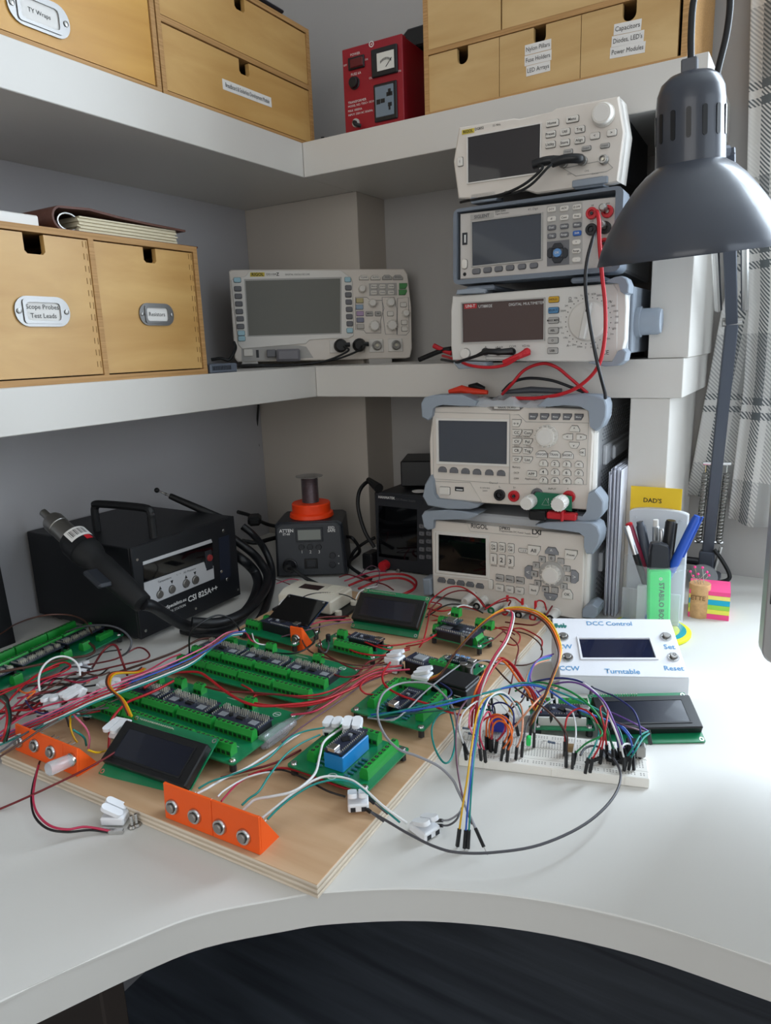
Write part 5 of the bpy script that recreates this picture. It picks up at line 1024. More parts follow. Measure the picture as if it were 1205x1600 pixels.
def cloth(name, parent, edge, xr, yb, amp, zlo, ph, n=64, wave=3.2, f0=0, f1=1):
    vs = []; fs = []; uv = []
    for j, z in enumerate(zs):
        s = 0; prev = None
        for i in range(n + 1):
            t = f0 + (f1 - f0) * i / n; x = edge(z) * (1 - t) + xr * t; a = amp * (.5 + .5 * min(1, (1.5 - z)))
            y = yb + a * math.sin(t * wave * 2 * math.pi + ph) + .3 * a * math.sin(t * wave * 4.7 * math.pi + 1)
            zz = z + zlo * max(0, 1 - j / 6) + .003 * math.sin(t * 17 + ph) * (j == 0)
            p = (x, y, zz); s += (math.hypot(x - prev[0], y - prev[1]) if prev else 0); prev = p; vs.append(p); uv.append((s + f0 * .5, z))
    for j in range(40):
        for i in range(n): q = j * (n + 1) + i; fs.append((q, q + 1, q + n + 2, q + n + 1))
    me = bpy.data.meshes.new(name); me.from_pydata(vs, [], fs); l = me.uv_layers.new()
    for p in me.polygons:
        p.use_smooth = True
        for li in p.loop_indices: l.data[li].uv = uv[me.loops[li].vertex_index]
    me.materials.append(MATS.setdefault('plaid', None) or MATS.__setitem__('plaid', plaid()) or MATS['plaid'])
    o = link(name, me, parent); md = o.modifiers.new('t', 'SOLIDIFY'); md.thickness = .0015; return o
cur = thing('curtain', 'grey and white plaid curtain hanging beside the lamp arm', 'curtain')
cloth('cloth_panel', cur, lx, -.01, 1.190, .006, .022, .4, 40, 1.2); cloth('cloth_panel', cur, fx, .07, 1.158, .012, -.006, 1.2, 56, 1.9)
# ---- edge of a monitor
mo = thing('computer_monitor', 'silver computer monitor with a black bezel, cut off by the right edge', 'monitor', Matrix.Translation((-.0205, .66, .0945)) @ Matrix.Rotation(R(12), 4, 'Z') @ Matrix.Rotation(R(-2), 4, 'X'))
MB().prism(rr(0, .55, 0, .40, .012, 5), 0, .02, inset=.001).build('shell', mat('aluminium', '#a7a5a4', .38, .6), mo); MB().box(.003, .547, -.0012, .001, .055, .397).build('bezel', BLACK, mo); MB().box(.022, .528, -.0016, 0, .075, .380).build('screen', SCREENB, mo)
MB().box(.19, .36, .02, .14, -.0905, -.085, .002).build('stand_foot', MATS['aluminium'], mo); MB().box(.24, .31, .02, .03, -.085, .16, .002).build('stand_neck', MATS['aluminium'], mo)
# ================================================================ plywood base with circuit boards
PLYTOP = wood('ply_face', '#bd9873', '#cdab88', (5, 60, 8), .5)
PLYA = wood('ply_layer_light', '#d3c4b0', '#e2d6c6', (20, 20, 300), .6); PLYB = wood('ply_layer_dark', '#b9a994', '#c8b9a4', (20, 20, 300), .6)
PY = .012; PF = Frame((-.6424, .3237, 0), 1.2); PW, PD = .372, .532
pb = thing('plywood_board', 'plywood base board carrying the circuit boards, its corner over the desk edge', 'board', PF.M)
for k in range(5):
    e = .0004 * (k % 2); MB().box(e, PW - e, e, PD - e, .0002 + k * .0022, .0002 + (k + 1) * .0022, .0002).build('ply_layer', PLYB if k % 2 else PLYA, pb)
MB().box(0, PW, 0, PD, .0112, PY, .0003).build('face_veneer', PLYTOP, pb)
# ---- shared pieces
TB = {}
def term_mesh(n, pitch=.0058):
    if n in TB: return TB[n]
    L = n * pitch; mb = MB()
    prof = [(0, 0), (.0088, 0), (.0088, .0080), (.0078, .0105), (.0026, .0105), (.0006, .0062), (0, .0058)]
    mb.prism(prof, 0, L, plane='yz')
    for i in range(n):
        x = (i + .5) * pitch
        mb.mat(1); mb.box(x - .0019, x + .0019, -.0002, .001, .0012, .0046); mb.lathe([(.0019, .0104), (.0019, .01065)], 8, (x, .0052, 0))
        mb.mat(2); mb.box(x - .0013, x + .0013, .0049, .0055, .0106, .0109)
    mb.mat(0)
    for i in range(1, n): mb.box(i * pitch - .0003, i * pitch + .0003, -.0004, .0005, 0, .0058)
    TB[n] = mb.mesh('terminal_block', [TERM, TERMD, STEELB]); return TB[n]
def term(root, x, y, n, z=.0016, rz=0): return link('terminal_block', term_mesh(n), root, Matrix.Translation((x, y, z)) @ Matrix.Rotation(R(rz), 4, 'Z'))
def pins(mb, x0, y0, nx, ny, z0, z1, px=.00254, py=.00254, w=.0003):
    for i in range(nx):
        for j in range(ny): mb.box(x0 + i * px - w, x0 + i * px + w, y0 + j * py - w, y0 + j * py + w, z0, z1)
SMD = mat('smd_grey', '#8d9196', .4); SILK = mat('silkscreen_white', '#c9cfc9', .7)
def pcb(name, label, F, w, d, t=.0016, x0=0, posts=True, ph=.0084, group=None, r=.003, edge=None):
    root = thing(name, label, 'circuit board', F.M, group)
    MB().prism(rr(x0, x0 + w, 0, d, r, 3), t, 0, plane='xy').build('board', PCB, root)
    if posts:
        for cx in (x0 + .005, x0 + w - .005):
            for cy in (.005, d - .005):
                s = MB().lathe([(.0034, -ph), (.0034, 0)], 6, (cx, cy, 0)).build('standoff', mat('dark_nylon', '#2b2c2e', .5), root)
                mb = MB(); mb.lathe([(.0034, t), (.0033, t + .0006), (.0026, t + .0016), (.0010, t + .0018)], 12, (cx, cy, 0)); mb.box(cx - .002, cx + .002, cy - .0003, cy + .0003, t + .0012, t + .0020); mb.build('screw', STEEL, s)
    return root
def resistors(root, x, y, n, dx, dy, mt, L=.006, rz=0, z=.0016):
    for k in range(n): MB().lathe([(.0009, -L / 2), (.0012, -L / 2 + .0008), (.0010, -.001), (.0010, .001), (.0012, L / 2 - .0008), (.0009, L / 2)], 8, axis='x').build('resistor', mt, root, Matrix.Translation((x + k * dx, y + k * dy, z + .0013)) @ Matrix.Rotation(R(rz), 4, 'Z'))
def driver_module(root, x, y, w=.0615, d=.0238, z=.0085):
    o = MB().box(x, x + w, y, y + d, z, z + .0016).build('driver_module', PCBB, root)
    mb = MB(); pins(mb, x + .004, y + .0165, 3, 3, z, z + .0055, .0022, .0022)
    for g in range(4): pins(mb, x + .014 + g * .0125, y + .0145, 4, 3, z, z + .0055)
    pins(mb, x + .0015, y + .003, 1, 6, z, z + .003); pins(mb, x + w - .0015, y + .003, 1, 6, z, z + .003); mb.build('pin_header', GOLD, o, kind='stuff')
    mb = MB()
    mb.box(x + .029, x + .038, y + .006, y + .0105, z + .0016, z + .0030); mb.lathe([(.0022, z + .0016), (.0022, z + .0034)], 10, (x + .021, y + .0085, 0)); mb.mat(1)
    for k in range(7): mb.box(x + .0075 + k * .0013, x + .0082 + k * .0013, y + .004, y + .011, z + .0016, z + .0022); mb.box(x + .046 + k * .0013, x + .0467 + k * .0013, y + .004, y + .011, z + .0016, z + .0022)
    mb.box(x + .0285, x + .0385, y + .012, y + .0124, z + .0016, z + .0019); mb.build('chip', [CHIP, SMD], o, kind='stuff')
    MB().box(x + .001, x + .004, y + .002, y + d - .002, .0016, z).build('socket_strip', CHIP, o); MB().box(x + w - .004, x + w - .001, y + .002, y + d - .002, .0016, z).build('socket_strip', CHIP, o)
    return o
def nano(root, x, y, z, rz=0, lift=.008, mt=None, lm=None, w=.018, l=.044):
    """little controller board on header strips, long side along local y"""
    M_ = Matrix.Translation((x, y, z)) @ Matrix.Rotation(R(rz), 4, 'Z')
    o = MB().box(0, w, 0, l, lift, lift + .0014).build('controller_board', mt or PCBB, root, M_)
    MB().box(.0004, .0028, .002, l - .002, .0, lift).build('header_strip', lm or CHIP, o); MB().box(w - .0028, w - .0004, .002, l - .002, .0, lift).build('header_strip', lm or CHIP, o)
    mb = MB(); pins(mb, .0016, .003, 1, 15, lift, lift + .0024); pins(mb, w - .0016, .003, 1, 15, lift, lift + .0024); mb.build('pin_header', GOLD, o, kind='stuff')
    MB().box(w / 2 - .0038, w / 2 + .0038, -.0015, .007, lift + .0014, lift + .0050, .0004).build('usb_socket', STEEL, o)
    mb = MB(); mb.xf(Matrix.Translation((w / 2, l * .48, 0)) @ Matrix.Rotation(R(45), 4, 'Z')); mb.box(-.0035, .0035, -.0035, .0035, lift + .0014, lift + .0024); mb.xf(None)
    mb.box(w / 2 - .004, w / 2 + .004, l * .72, l * .75, lift + .0014, lift + .0022); mb.mat(1); mb.box(w / 2 - .0015, w / 2 + .0015, l * .62, l * .68, lift + .0014, lift + .003)
    for k in range(5): mb.box(w / 2 - .005 + k * .0024, w / 2 - .0038 + k * .0024, l * .84, l * .87, lift + .0014, lift + .002)
    mb.build('chip', [CHIP, SMD], o, kind='stuff'); return o
# ---- two long boards with plug-in drivers (and a third off the base)
def long_board(label, F):
    b = pcb('driver_board', label, F, .2115, .0985, x0=-.0205, group='long driver boards')
    for x in (-.0165, .0335, .0845, .1357): term(b, x, .0355, 8)
    for x in (-.0125, .0352, .0838, .1345): term(b, x, .0085, 8)
    for x in (-.0145, .0520, .1200): driver_module(b, x, .0455)
    for x in (.031, .060, .131): term(b, x, .083, 2)
    MB().box(-.012, .012, .080, .088, .0016, .009, .0006).build('relay', TERM, b)
    mb = MB()
    for k in range(18): mb.box(.0 + k * .010, .006 + k * .010, .0245, .0250, .0016, .0018)
    mb.ring(ngon(.170, .088, .0042, 14), ngon(.170, .088, .0036, 14), .0018, .0016, plane='xy'); mb.box(.167, .173, .0875, .0885, .0016, .0018); mb.box(.10, .118, .092, .0925, .0016, .0018); mb.build('silkscreen', SILK, b)
    return b
long_board('long green driver board nearest the front display, with two black plug-in modules', Frame((-.604, .3985, .0220), .8))
long_board('long green driver board behind the red wires, second from the front', Frame((-.605, .517, .0220), 0))
long_board('long green driver board lying on the desk left of the plywood', Frame((-.872, .548, .0105), -84))
# ---- square terminal boards with a small controller
def square_board(label, F, blue):
    b = pcb('terminal_board', label, F, .084, .0735, group='square terminal boards')
    term(b, .0125, .066, 9, rz=-90); term(b, .0765, .009, 9, rz=90) if False else term(b, .0680, .066, 9, rz=-90)
    term(b, .021, .0625, 6)
    if blue:
        x0, y0 = .033, .012; mb = MB(); MB().box(x0 - .001, x0 + .019, y0 + .001, y0 + .043, .0016, .0160, .0006).build('relay_block', mat('blue_relay', '#1f7fc0', .4), b)
        nano(b, x0, y0, .0160, 0, .0030, lm=CHIP)
    else: nano(b, .034, .013, .0016, -4, .0075)
    RB_ = mat('blue_resistor', '#2f6f7d', .4)
    resistors(b, .058, .010, 6, 0, .0055, RB_, rz=0); resistors(b, .027, .012, 5, 0, .0055, RB_, rz=0)
    mb = MB(); mb.ring(ngon(.046, .005, .0045, 14), ngon(.046, .005, .0038, 14), .0018, .0016, plane='xy')
    for k in range(9): mb.box(.0265, .0295, .008 + k * .0056, .0084 + k * .0056, .0016, .0018)
    mb.build('silkscreen', SILK, b); return b
square_board('square green terminal board with a controller on a bright blue block', Frame((-.371, .4235, .0220), 0), True)
square_board('square green terminal board behind the white connectors, controller crossed by a grey wire', Frame((-.3745, .529, .0220), 0), False)
# ---- small board with a row of terminals at the front
F = Frame((-.503, .643, .0220), -2); b = pcb('sensor_board', 'small green board with one terminal row and a controller, behind the orange bracket', F, .088, .045)
term(b, .028, .002, 9); nano(b, .080, .020, .0016, 90, .0095); term(b, .012, .030, 2); MB().lathe([(.003, .0016), (.003, .010), (.0026, .0105)], 12, (.008, .018, 0)).build('capacitor', CHIP, b); MB().lathe([(.0025, .0016), (.0025, .009)], 12, (.020, .016, 0)).build('capacitor', mat('tan_capacitor', '#a58f6a', .5), b)
# ---- board with a dark tilted display and an orange bracket in front
F = Frame((-.622, .636, .0220), -3); b = pcb('display_board', 'green board carrying a dark tilted display beside the white case', F, .098, .052)
nano(b, .082, .016, .0016, 90, .012, w=.022, l=.055); term(b, -.002 + .004, .012, 4, rz=0); term(b, .012, .034, 3)
fs_ = Frame((-.592, .664, .036), -2, -66); ds = MB().box(0, .066, -.002, 0, 0, .046, .0006).build('display_panel', SCREENB, b, F.I @ fs_.M); MB().box(0, .066, 0, .0016, -.002, .048).build('display_backing', mat('blue_mask', '#1a2a44', .4), ds)
for cx in (.003, .063): MB().lathe([(.002, -.003), (.0018, -.0022)], 8, (cx, 0, .043), 'y').build('screw', STEEL, ds)
def push_button(F, root, x, z, d=.0105, plunger=STEELB, stick=.004):
    o = MB().lathe([(d * .62, .0), (d * .62, -.0012), (d * .55, -.0026), (d * .42, -.0026), (d * .40, -.0012)], 24, (x, 0, z), 'y').build('button_ring', STEEL, root)
    MB().lathe([(d * .36, -.001), (d * .36, -stick), (d * .31, -stick - .0006)], 18, (x, 0, z), 'y').build('plunger', plunger, o); return o
def bracket(label, F, w, h, wedge, holes, leads=True, split=None, r=.0105, grp=None):
    b = thing('button_bracket', label, 'button bracket', F.M)
    t = .0022
    segs = [(0, w)] if not split else [(0, split - .0002), (split + .0002, w)]
    for s0, s1 in segs: MB().box(s0, s1, 0, t, 0, h, .0003).build('face_plate', ORANGE, b)
    for x in ([0, w - t] if not split else [0, w - t]): MB().prism([(t, 0), (wedge, 0), (t, h)], x, x + t, plane='yz').build('side_gusset', ORANGE, b)
    MB().box(t, w - t, t, wedge * .6, 0, .0018).build('base_flange', ORANGE, b)
    for x, z in holes:
        o = push_button(F, b, x, z)
        if leads:
            MB().lathe([(r * .45, t), (r * .45, t + .010)], 12, (x, 0, z), 'y').build('button_barrel', STEELB, o)
            for s in (-.002, .002): MB().rod((x + s, t + .010, z), (x + s * 1.6, t + .020, z + .001), .0007, 5).build('solder_lead', STEEL, o)
    return b
F = Frame((-.4232, .3318, PY + .0002), 1.8, -2.9); W = .0977
bracket('orange bracket with four steel push buttons at the front edge of the plywood', F, W, .0312, .024, [F.p(u, v) for u, v in ((270.5, 1260), (305.3, 1274.5), (344.5, 1291), (382, 1306.5))], split=F.p(331, 1280)[0])
F = Frame((-.6330, .3337, PY + .0002), 0, -8); W = .094; P = F.p
bk = bracket('orange bracket with a clear knob and small buttons, at the left front of the plywood', F, W, .0262, .026, [P(u, v) for u, v in ((30, 1157.7), (55.3, 1164.6), (80.8, 1174.6))], split=P(98, 1180)[0])
x, z = P(113, 1186.5); kn = MB().lathe([(.0062, 0), (.0062, -.002), (.0052, -.003)], 20, (x, 0, z), 'y').build('knob_collar', STEEL, bk)
MB().lathe([(.0050, -.002), (.0058, -.004), (.0062, -.022), (.0056, -.0235), (.0, -.0236)], 20, (x, 0, z), 'y', cap=False).build('clear_knob', mat('frosted_clear', '#eceff2', .22, trans=.7, ior=1.35), kn)
F = Frame(on(455.5, 1015, PY) + Vector((0, 0, .0002)), 4); bracket('single-button orange bracket standing by the tilted dark display', F, .0175, .031, .024, [(.0085, .016)], leads=False)
# ---- character displays
def lcd(label, F, group='green character displays', face=None):
    b = thing('character_display', label, 'display', F.M, group)
    MB().prism(rr(0, .098, 0, .060, .0006, 1), 0, .0016).build('board', PCB, b)
    bz = thing('bezel', None, None); bpy.data.objects.remove(bz)
    bz = MB().box(.0005, .0975, -.0092, 0, .0095, .0498, .0012).build('bezel', mat('lcd_black_frame', '#0e0f12', .35), b)
    MB().box(.0110, .0870, -.0094, -.009, .0165, .0428).build('screen', face or mat('lcd_dark_blue', '#0c1222', .22, coat=.15), bz)
    MB().ring([(.0095, .0148), (.0885, .0148), (.0885, .0445), (.0095, .0445)], [(.0110, .0165), (.0870, .0165), (.0870, .0428), (.0110, .0428)], -.0098, -.0090).build('window_edge', BLACK, bz)
    mb = MB()
    for k in range(16): mb.box(.010 + k * .00254 - .0004, .010 + k * .00254 + .0004, -.0035, .001, .0566 - .0004, .0566 + .0004)
    mb.build('pin_header', GOLD, b, kind='stuff')
    for x in (.003, .095):
        for z in (.003, .057): MB().lathe([(.0022, .0017), (.0022, -.0003), (.0013, -.0003), (.0013, .0017)], 12, (x, 0, z), 'y', cap=False).build('mount_hole', STEEL, b)
    mb = MB(); mb.box(.012, .048, -.0002, 0, .0520, .0524); mb.build('silkscreen', SILK, b)
    return b
lcd('green-edged character display leaning back behind the small boards, facing the viewer', Frame((-.5076, .7291, PY + .0022), 4.3, -47.7))
lcd('green-edged character display propped at the front of the plywood between the orange brackets', Frame((-.5262, .3460, PY + .0005), 9.0, -57, 4))
lcd('green-edged character display lying on the desk against the white control box', Frame((-.1456, .6188, .0020), 29.7, -68.4))
MB().box(0, .05, 0, .008, 0, .024, .001).build('prop_block', PLYA, None, Matrix.Translation((-.495, .395 - .008, PY)) @ Matrix.Rotation(R(9), 4, 'Z'), label='scrap of wood propping the front character display', cat='wood scrap') if False else None
# ---- stacked module board near the power supply
F = Frame((-.390, .731, .0220), -5); b = pcb('stacked_board', 'green board with a stacked black module and upright green terminals, before the power supply', F, .074, .036)
o = MB().box(.010, .064, -.002, .030, .012, .0136).build('upper_module', PCBB, b); mb = MB(); pins(mb, .012, -.0005, 19, 1, .012, .016); pins(mb, .012, .028, 19, 1, .012, .016); mb.build('pin_header', GOLD, o, kind='stuff')
MB().box(.012, .062, .0, .002, .0016, .012).build('header_strip', CHIP, o); MB().box(.012, .062, .027, .029, .0016, .012).build('header_strip', CHIP, o)
mb = MB(); mb.box(.030, .040, .008, .018, .0136, .0155); mb.mat(1)
for k in range(8): mb.box(.045 + (k % 4) * .004, .047 + (k % 4) * .004, .006 + (k // 4) * .01, .009 + (k // 4) * .01, .0136, .0150); mb.box(.014 + k * .0018, .015 + k * .0018, .006, .014, .0136, .0142)
mb.build('chip', [CHIP, SMD], o, kind='stuff')
o2 = MB().box(.012, .034, .010, .028, .019, .0204).build('radio_module', PCBB, b); mb = MB(); pins(mb, .014, .012, 8, 1, .019, .022); pins(mb, .014, .026, 8, 1, .019, .022); mb.build('pin_header', GOLD, o2); MB().box(.016, .028, .014, .024, .0204, .0225, .0003).build('can', STEELB, o2)
for x, y, z, n, rz in ((-.001, .010, .0016, 2, 0), (.002, .018, .0100, 2, 0), (.014, .031, .020, 2, 0), (.048, .032, .012, 4, 0), (.067, .004, .0016, 3, 90)): term(b, x, y, n, z, rz)
for x in (.050, .056): MB().lathe([(.0032, .0016), (.0032, .013), (.0028, .0135)], 14, (x, -.0005 + (x - .05), 0)).build('capacitor', STEELB, b)
# ---- buck module, radio board, black box
F = Frame((-.377, .646, PY + .0002), -8); b = thing('converter_module', 'small black module with surface parts beside the stacked white connectors', 'circuit board', F.M)
MB().box(0, .030, 0, .022, 0, .016, .001).build('case', BLACK, b); o = MB().box(-.001, .031, -.001, .023, .0162, .0178).build('board', PCBB, b); mb = MB(); pins(mb, .003, .0012, 10, 1, .0162, .0195); pins(mb, .003, .021, 10, 1, .0162, .0195); mb.build('pin_header', GOLD, o, kind='stuff'); MB().box(.008, .022, .006, .018, .0178, .0200, .0004).build('chip', SMD, o)
F = Frame((-.352, .648, .0210), -5); b = pcb('relay_board', 'green board with blue trimmers and grey capacitors behind the black box', F, .056, .044)
term(b, .004, .001, 6); nano(b, .050, .018, .0016, 90, .0075, w=.014, l=.034); 
for k in range(2): MB().lathe([(.0045, .0016), (.0045, .014), (.004, .0145)], 14, (.044 + k * .008, .012 - k * .002, 0)).build('capacitor', STEELB, b)
for k in range(3): MB().box(.018 + k * .007, .023 + k * .007, .034, .040, .0016, .009, .0005).build('trimmer', mat('trimmer_blue', '#5b7fa8', .4), b)
bx_ = thing('black_box', 'black plastic project box on the plywood beside the jumper wires', 'box', Matrix.Translation((-.338, .606, PY + .0002)) @ Matrix.Rotation(R(-3), 4, 'Z'))
MB().box(0, .058, 0, .034, 0, .020, .0012).build('case', BLACK, bx_); MB().box(.001, .057, .001, .033, .0202, .0232, .0008).build('lid', BLACKM, bx_); MB().box(.044, .052, -.0004, .0004, .012, .0128).build('label_mark', SILK, bx_)
# ---- white case with a dark window
F = Frame((-.642, .742, PY + .0002), 4); wc = thing('white_case', 'cream white plastic case with a dark window at the back of the plywood', 'case', F.M)
IV = mat('ivory_plastic', '#ded8c9', .45)
MB().box(-.006, .108, -.008, .070, 0, .004, .001).build('base_tray', BLACK, wc); MB().box(0, .090, 0, .062, .004, .024, .002).build('body', IV, wc)
MB().prism([(.0, .024), (.062, .024), (.052, .0295), (.012, .0295)], .003, .088, plane='yz').build('lid', IV, wc); MB().box(.022, .056, .022, .040, .0294, .0299).build('window', BLACK, wc)
for k in range(8): MB().box(.064 + k * .0028, .0652 + k * .0028, .014, .050, .0294, .0301).build('rib', IV, wc)
for y in (.006, .05): MB().lathe([(.005, .004), (.005, .010)], 12, (.098, y, 0)).build('mount_lug', IV, wc)
# ---- screwdriver with a clear handle
h0, h1, h2 = on(410, 1162, PY + .0085), on(459, 1127, PY + .0085), on(560, 1074, PY + .004)
h0.z += .0005; av = h1 - h0; sdv = thing('screwdriver', 'small screwdriver with a clear fluted handle lying along the front driver board', 'screwdriver', Matrix.Translation(h0) @ Vector((0, 0, 1)).rotation_difference(av.normalized()).to_matrix().to_4x4()); L = av.length
mb = MB(); n = 24; vs = []; fs = []
for f, r in ((0, .006), (.03, .0075), (.62, .0078), (.72, .0058), (.80, .0060), (.98, .0048), (1, .0036)):
    for i in range(n): a = 2 * math.pi * i / n; q = r * (1 - .10 * (i % 4 < 2) * (f < .7)); vs.append((q * math.cos(a), q * math.sin(a), f * L))
for k in range(6):
    for i in range(n): j = (i + 1) % n; fs.append((k * n + i, k * n + j, (k + 1) * n + j, (k + 1) * n + i))
fs += [tuple(reversed(range(n))), tuple(range(6 * n, 7 * n))]; mb._add(vs, fs); mb.build('handle', mat('clear_acrylic', '#eef1f8', .1, trans=.8, ior=1.4), sdv)
MB().rod((0, 0, L * .5), (0, 0, L + .095), .0017, 8).build('shaft', STEEL, sdv)
# ---- white control box
T = Frame((-.2129, .7013, .0212), 24.36, -67.33); G = Frame((-.2129, .7013, 0), 24.36); W, SL = .1355, .0885
dc = thing('control_box', 'white sloping control box with blue lettering, a dark display and four steel buttons', 'control box', T.M)
BW = mat('white_print', '#dcdde2', .5, bump=(500, .05))
by, bz_ = SL * math.sin(R(67.33)), .0212 + SL * math.cos(R(67.33))
mb = MB(); mb.xf(T.I @ G.M); mb.prism([(0, .0002), (by, .0002), (by, bz_ - .002), (by - .001, bz_ - .0004), (.0, .0212 - .0004), (-.0004, .019)], 0, W, plane='yz'); mb.build('body', BW, dc)
MB().box(0, W, -.0008, .0006, 0, SL, .0006).build('top_panel', BW, dc)
o = [(901.5, 996), (1017, 996), (1029, 1032), (907.5, 1032)]; i_ = [(904.5, 998.8), (1014.5, 998.8), (1025, 1029.6), (910.5, 1029.6)]
MB().ring([T.p(*p) for p in o], [T.p(*p) for p in i_], -.0022, .0005).build('window_frame', BW, dc); fpoly(T, dc, 'display', mat('lcd_navy', '#0b1430', .15, coat=.4), i_[::-1], -.0012, .001)
TEAL = mat('ink_blue', '#4f8fbe', .6)
for t, u, v, h in (('DCC Control', 952, 974.5, 5.0), ('Turntable', 972.7, 1049.3, 5.9), ('CW', 882.5, 1010.5, 5.6), ('CCW', 890, 1044.4, 5.6), ('Set', 1046, 1010.8, 5.6), ('Reset', 1053, 1044.4, 5.6)): ftext(T, dc, t, u, v, h * 1.25, TEAL, y=-.0011, bold=.012)
for u, v in ((880.3, 996), (887, 1028.4), (1040.5, 996), (1052, 1028)):
    x, z = T.p(u, v); push_button(T, dc, x, z, .0105, STEELB, .0045)
x, z = T.p(1053, 1027); MB().ring(ngon(x, z, .0018, 12), ngon(x, z, .0014, 12), -.0054, -.0051).build('power_symbol', INK, dc)
LG = mat('loco_green', '#2f7a72', .6)
x, z = T.p(876, 979); mb = MB()    # little steam engine mark
mb.box(x - .007, x + .007, -.0012, -.0008, z - .001, z + .0012); mb.box(x - .007, x - .003, -.0012, -.0008, z, z + .004); mb.box(x + .003, x + .0045, -.0012, -.0008, z, z + .0042); mb.box(x, x + .0015, -.0012, -.0008, z, z + .0028)
for k in range(4): mb.lathe([(.0014, -.0012), (.0014, -.0008)], 10, (x - .005 + k * .0033, 0, z - .0018), 'y')
mb.build('engine_mark', LG, dc)
# ---- breadboard
BF = Frame((-.252, .5251, .0002), 15.87); bb = thing('breadboard', 'long white solderless breadboard bristling with jumper wires', 'breadboard', BF.M)
BBW = mat('breadboard_white', '#e2dfd8', .5); BH = .0092
MB().box(0, .165, 0, .055, 0, BH, .0005).build('body', BBW, bb)
mb = MB()
for i in range(63):
    for yy in [.0165 + .00254 * j for j in range(5)] + [.0325 + .00254 * j - .001 for j in range(5)] + ([.0045, .0070, .0478, .0503] if i % 6 else []): mb.box(.0035 + i * .00254 - .0006, .0035 + i * .00254 + .0006, yy - .0006, yy + .0006, BH - .0003, BH + .00005)
mb.build('contact_holes', mat('hole_grey', '#8d8a86', .8), bb, kind='stuff')
MB().box(.0, .165, .0285, .0306, BH - .002, BH + .00006).build('centre_groove', mat('groove_grey', '#bfbbb3', .6), bb)
for y in (.0105, .0445): MB().box(0, .165, y, y + .0005, BH - .001, BH + .00007).build('strip_seam', MATS['groove_grey'], bb)
for x in (.0225, .083, .145): MB().box(x, x + .0042, -.0004, .0005, .0008, .0078, .0002).build('side_latch', BBW, bb)
ld_ = BF.hit(826, 1166, 'z', BH + .004)
o = MB().prism(rr(-.0022, .0022, 0, .0092, .002, 4), -.0022, .0022, inset=.0006).build('indicator_light', mat('green_led', '#17c85a', .25, coat=.4), None, BF.M @ Matrix.Translation((ld_.x, ld_.y, BH + .005)), label='green rectangular indicator light on the breadboard', cat='indicator'); MB().rod((-.001, 0, -.0048), (-.001, 0, 0), .0003, 5).build('lead', STEEL, o); MB().rod((.001, 0, -.0048), (.001, 0, 0), .0003, 5).build('lead', STEEL, o)
for (u, v, a, lab) in ((862, 1160, -10, 'small resistor bridging the middle of the breadboard'), (728, 1138, 0, 'small resistor at the left end of the breadboard'), (737, 1147, -20, 'second small resistor at the left end of the breadboard')):
    c = BF.hit(u, v, 'z', BH + .004); o = MB().lathe([(.0008, -.0035), (.0012, -.003), (.0010, -.001), (.0010, .001), (.0012, .003), (.0008, .0035)], 8, axis='x').build('resistor', mat('slate_resistor', '#4a5a70', .4), None, BF.M @ Matrix.Translation((c.x, c.y, BH + .004)) @ Matrix.Rotation(R(a), 4, 'Z'), label=lab, cat='resistor')
    MB().tube([(-.009, 0, -.0035), (-.008, 0, 0), (-.0035, 0, 0)], .0003, 5).build('lead', STEEL, o); MB().tube([(.009, 0, -.0035), (.008, 0, 0), (.0035, 0, 0)], .0003, 5).build('lead', STEEL, o)
for (u, v, w_, d_, h_, m, nm, lab) in ((779, 1140, .016, .012, .016, mat('blue_potentiometer', '#27329a', .35), 'trim_capacitor', 'shiny blue component among the orange jumpers on the breadboard'), (1000, 1180, .009, .010, .014, STEELB, 'slide_switch', 'small metal slide switch at the right end of the breadboard'), (987, 1176, .010, .012, .015, CHIP, 'black_relay', 'black component beside the slide switch on the breadboard'), (955, 1180, .020, .008, .006, mat('grey_module', '#8a949e', .4), 'sensor_module', 'grey surface-mount module near the right end of the breadboard'), (890, 1174, .010, .006, .010, mat('tan_part', '#8a6f4a', .5), 'crystal', 'tan component at the middle right of the breadboard')):
    c = BF.hit(u, v, 'z', BH + .003); o = MB().box(-w_ / 2, w_ / 2, -d_ / 2, d_ / 2, .003, h_, .0012).build(nm, m, None, BF.M @ Matrix.Translation((c.x, c.y, BH)), label=lab, cat='component')
    for s in (-1, 1): MB().box(s * w_ * .3 - .0003, s * w_ * .3 + .0003, -.0003, .0003, 0, .003).build('lead', STEEL, o)
# ---- controller shield behind the breadboard
F = Frame((-.2085, .602, .0085), 25); b = pcb('controller_shield', 'green controller board with green terminals tucked behind the breadboard', F, .060, .046, ph=.008)
term(b, .004, .036, 3); term(b, .030, .036, 5); nano(b, .055, .010, .0016, 90, .0085, l=.05, w=.022); mb = MB(); mb.box(.006, .052, .006, .0085, .0016, .010); mb.build('header_strip', mat('header_white', '#c8c8c4', .5), b)
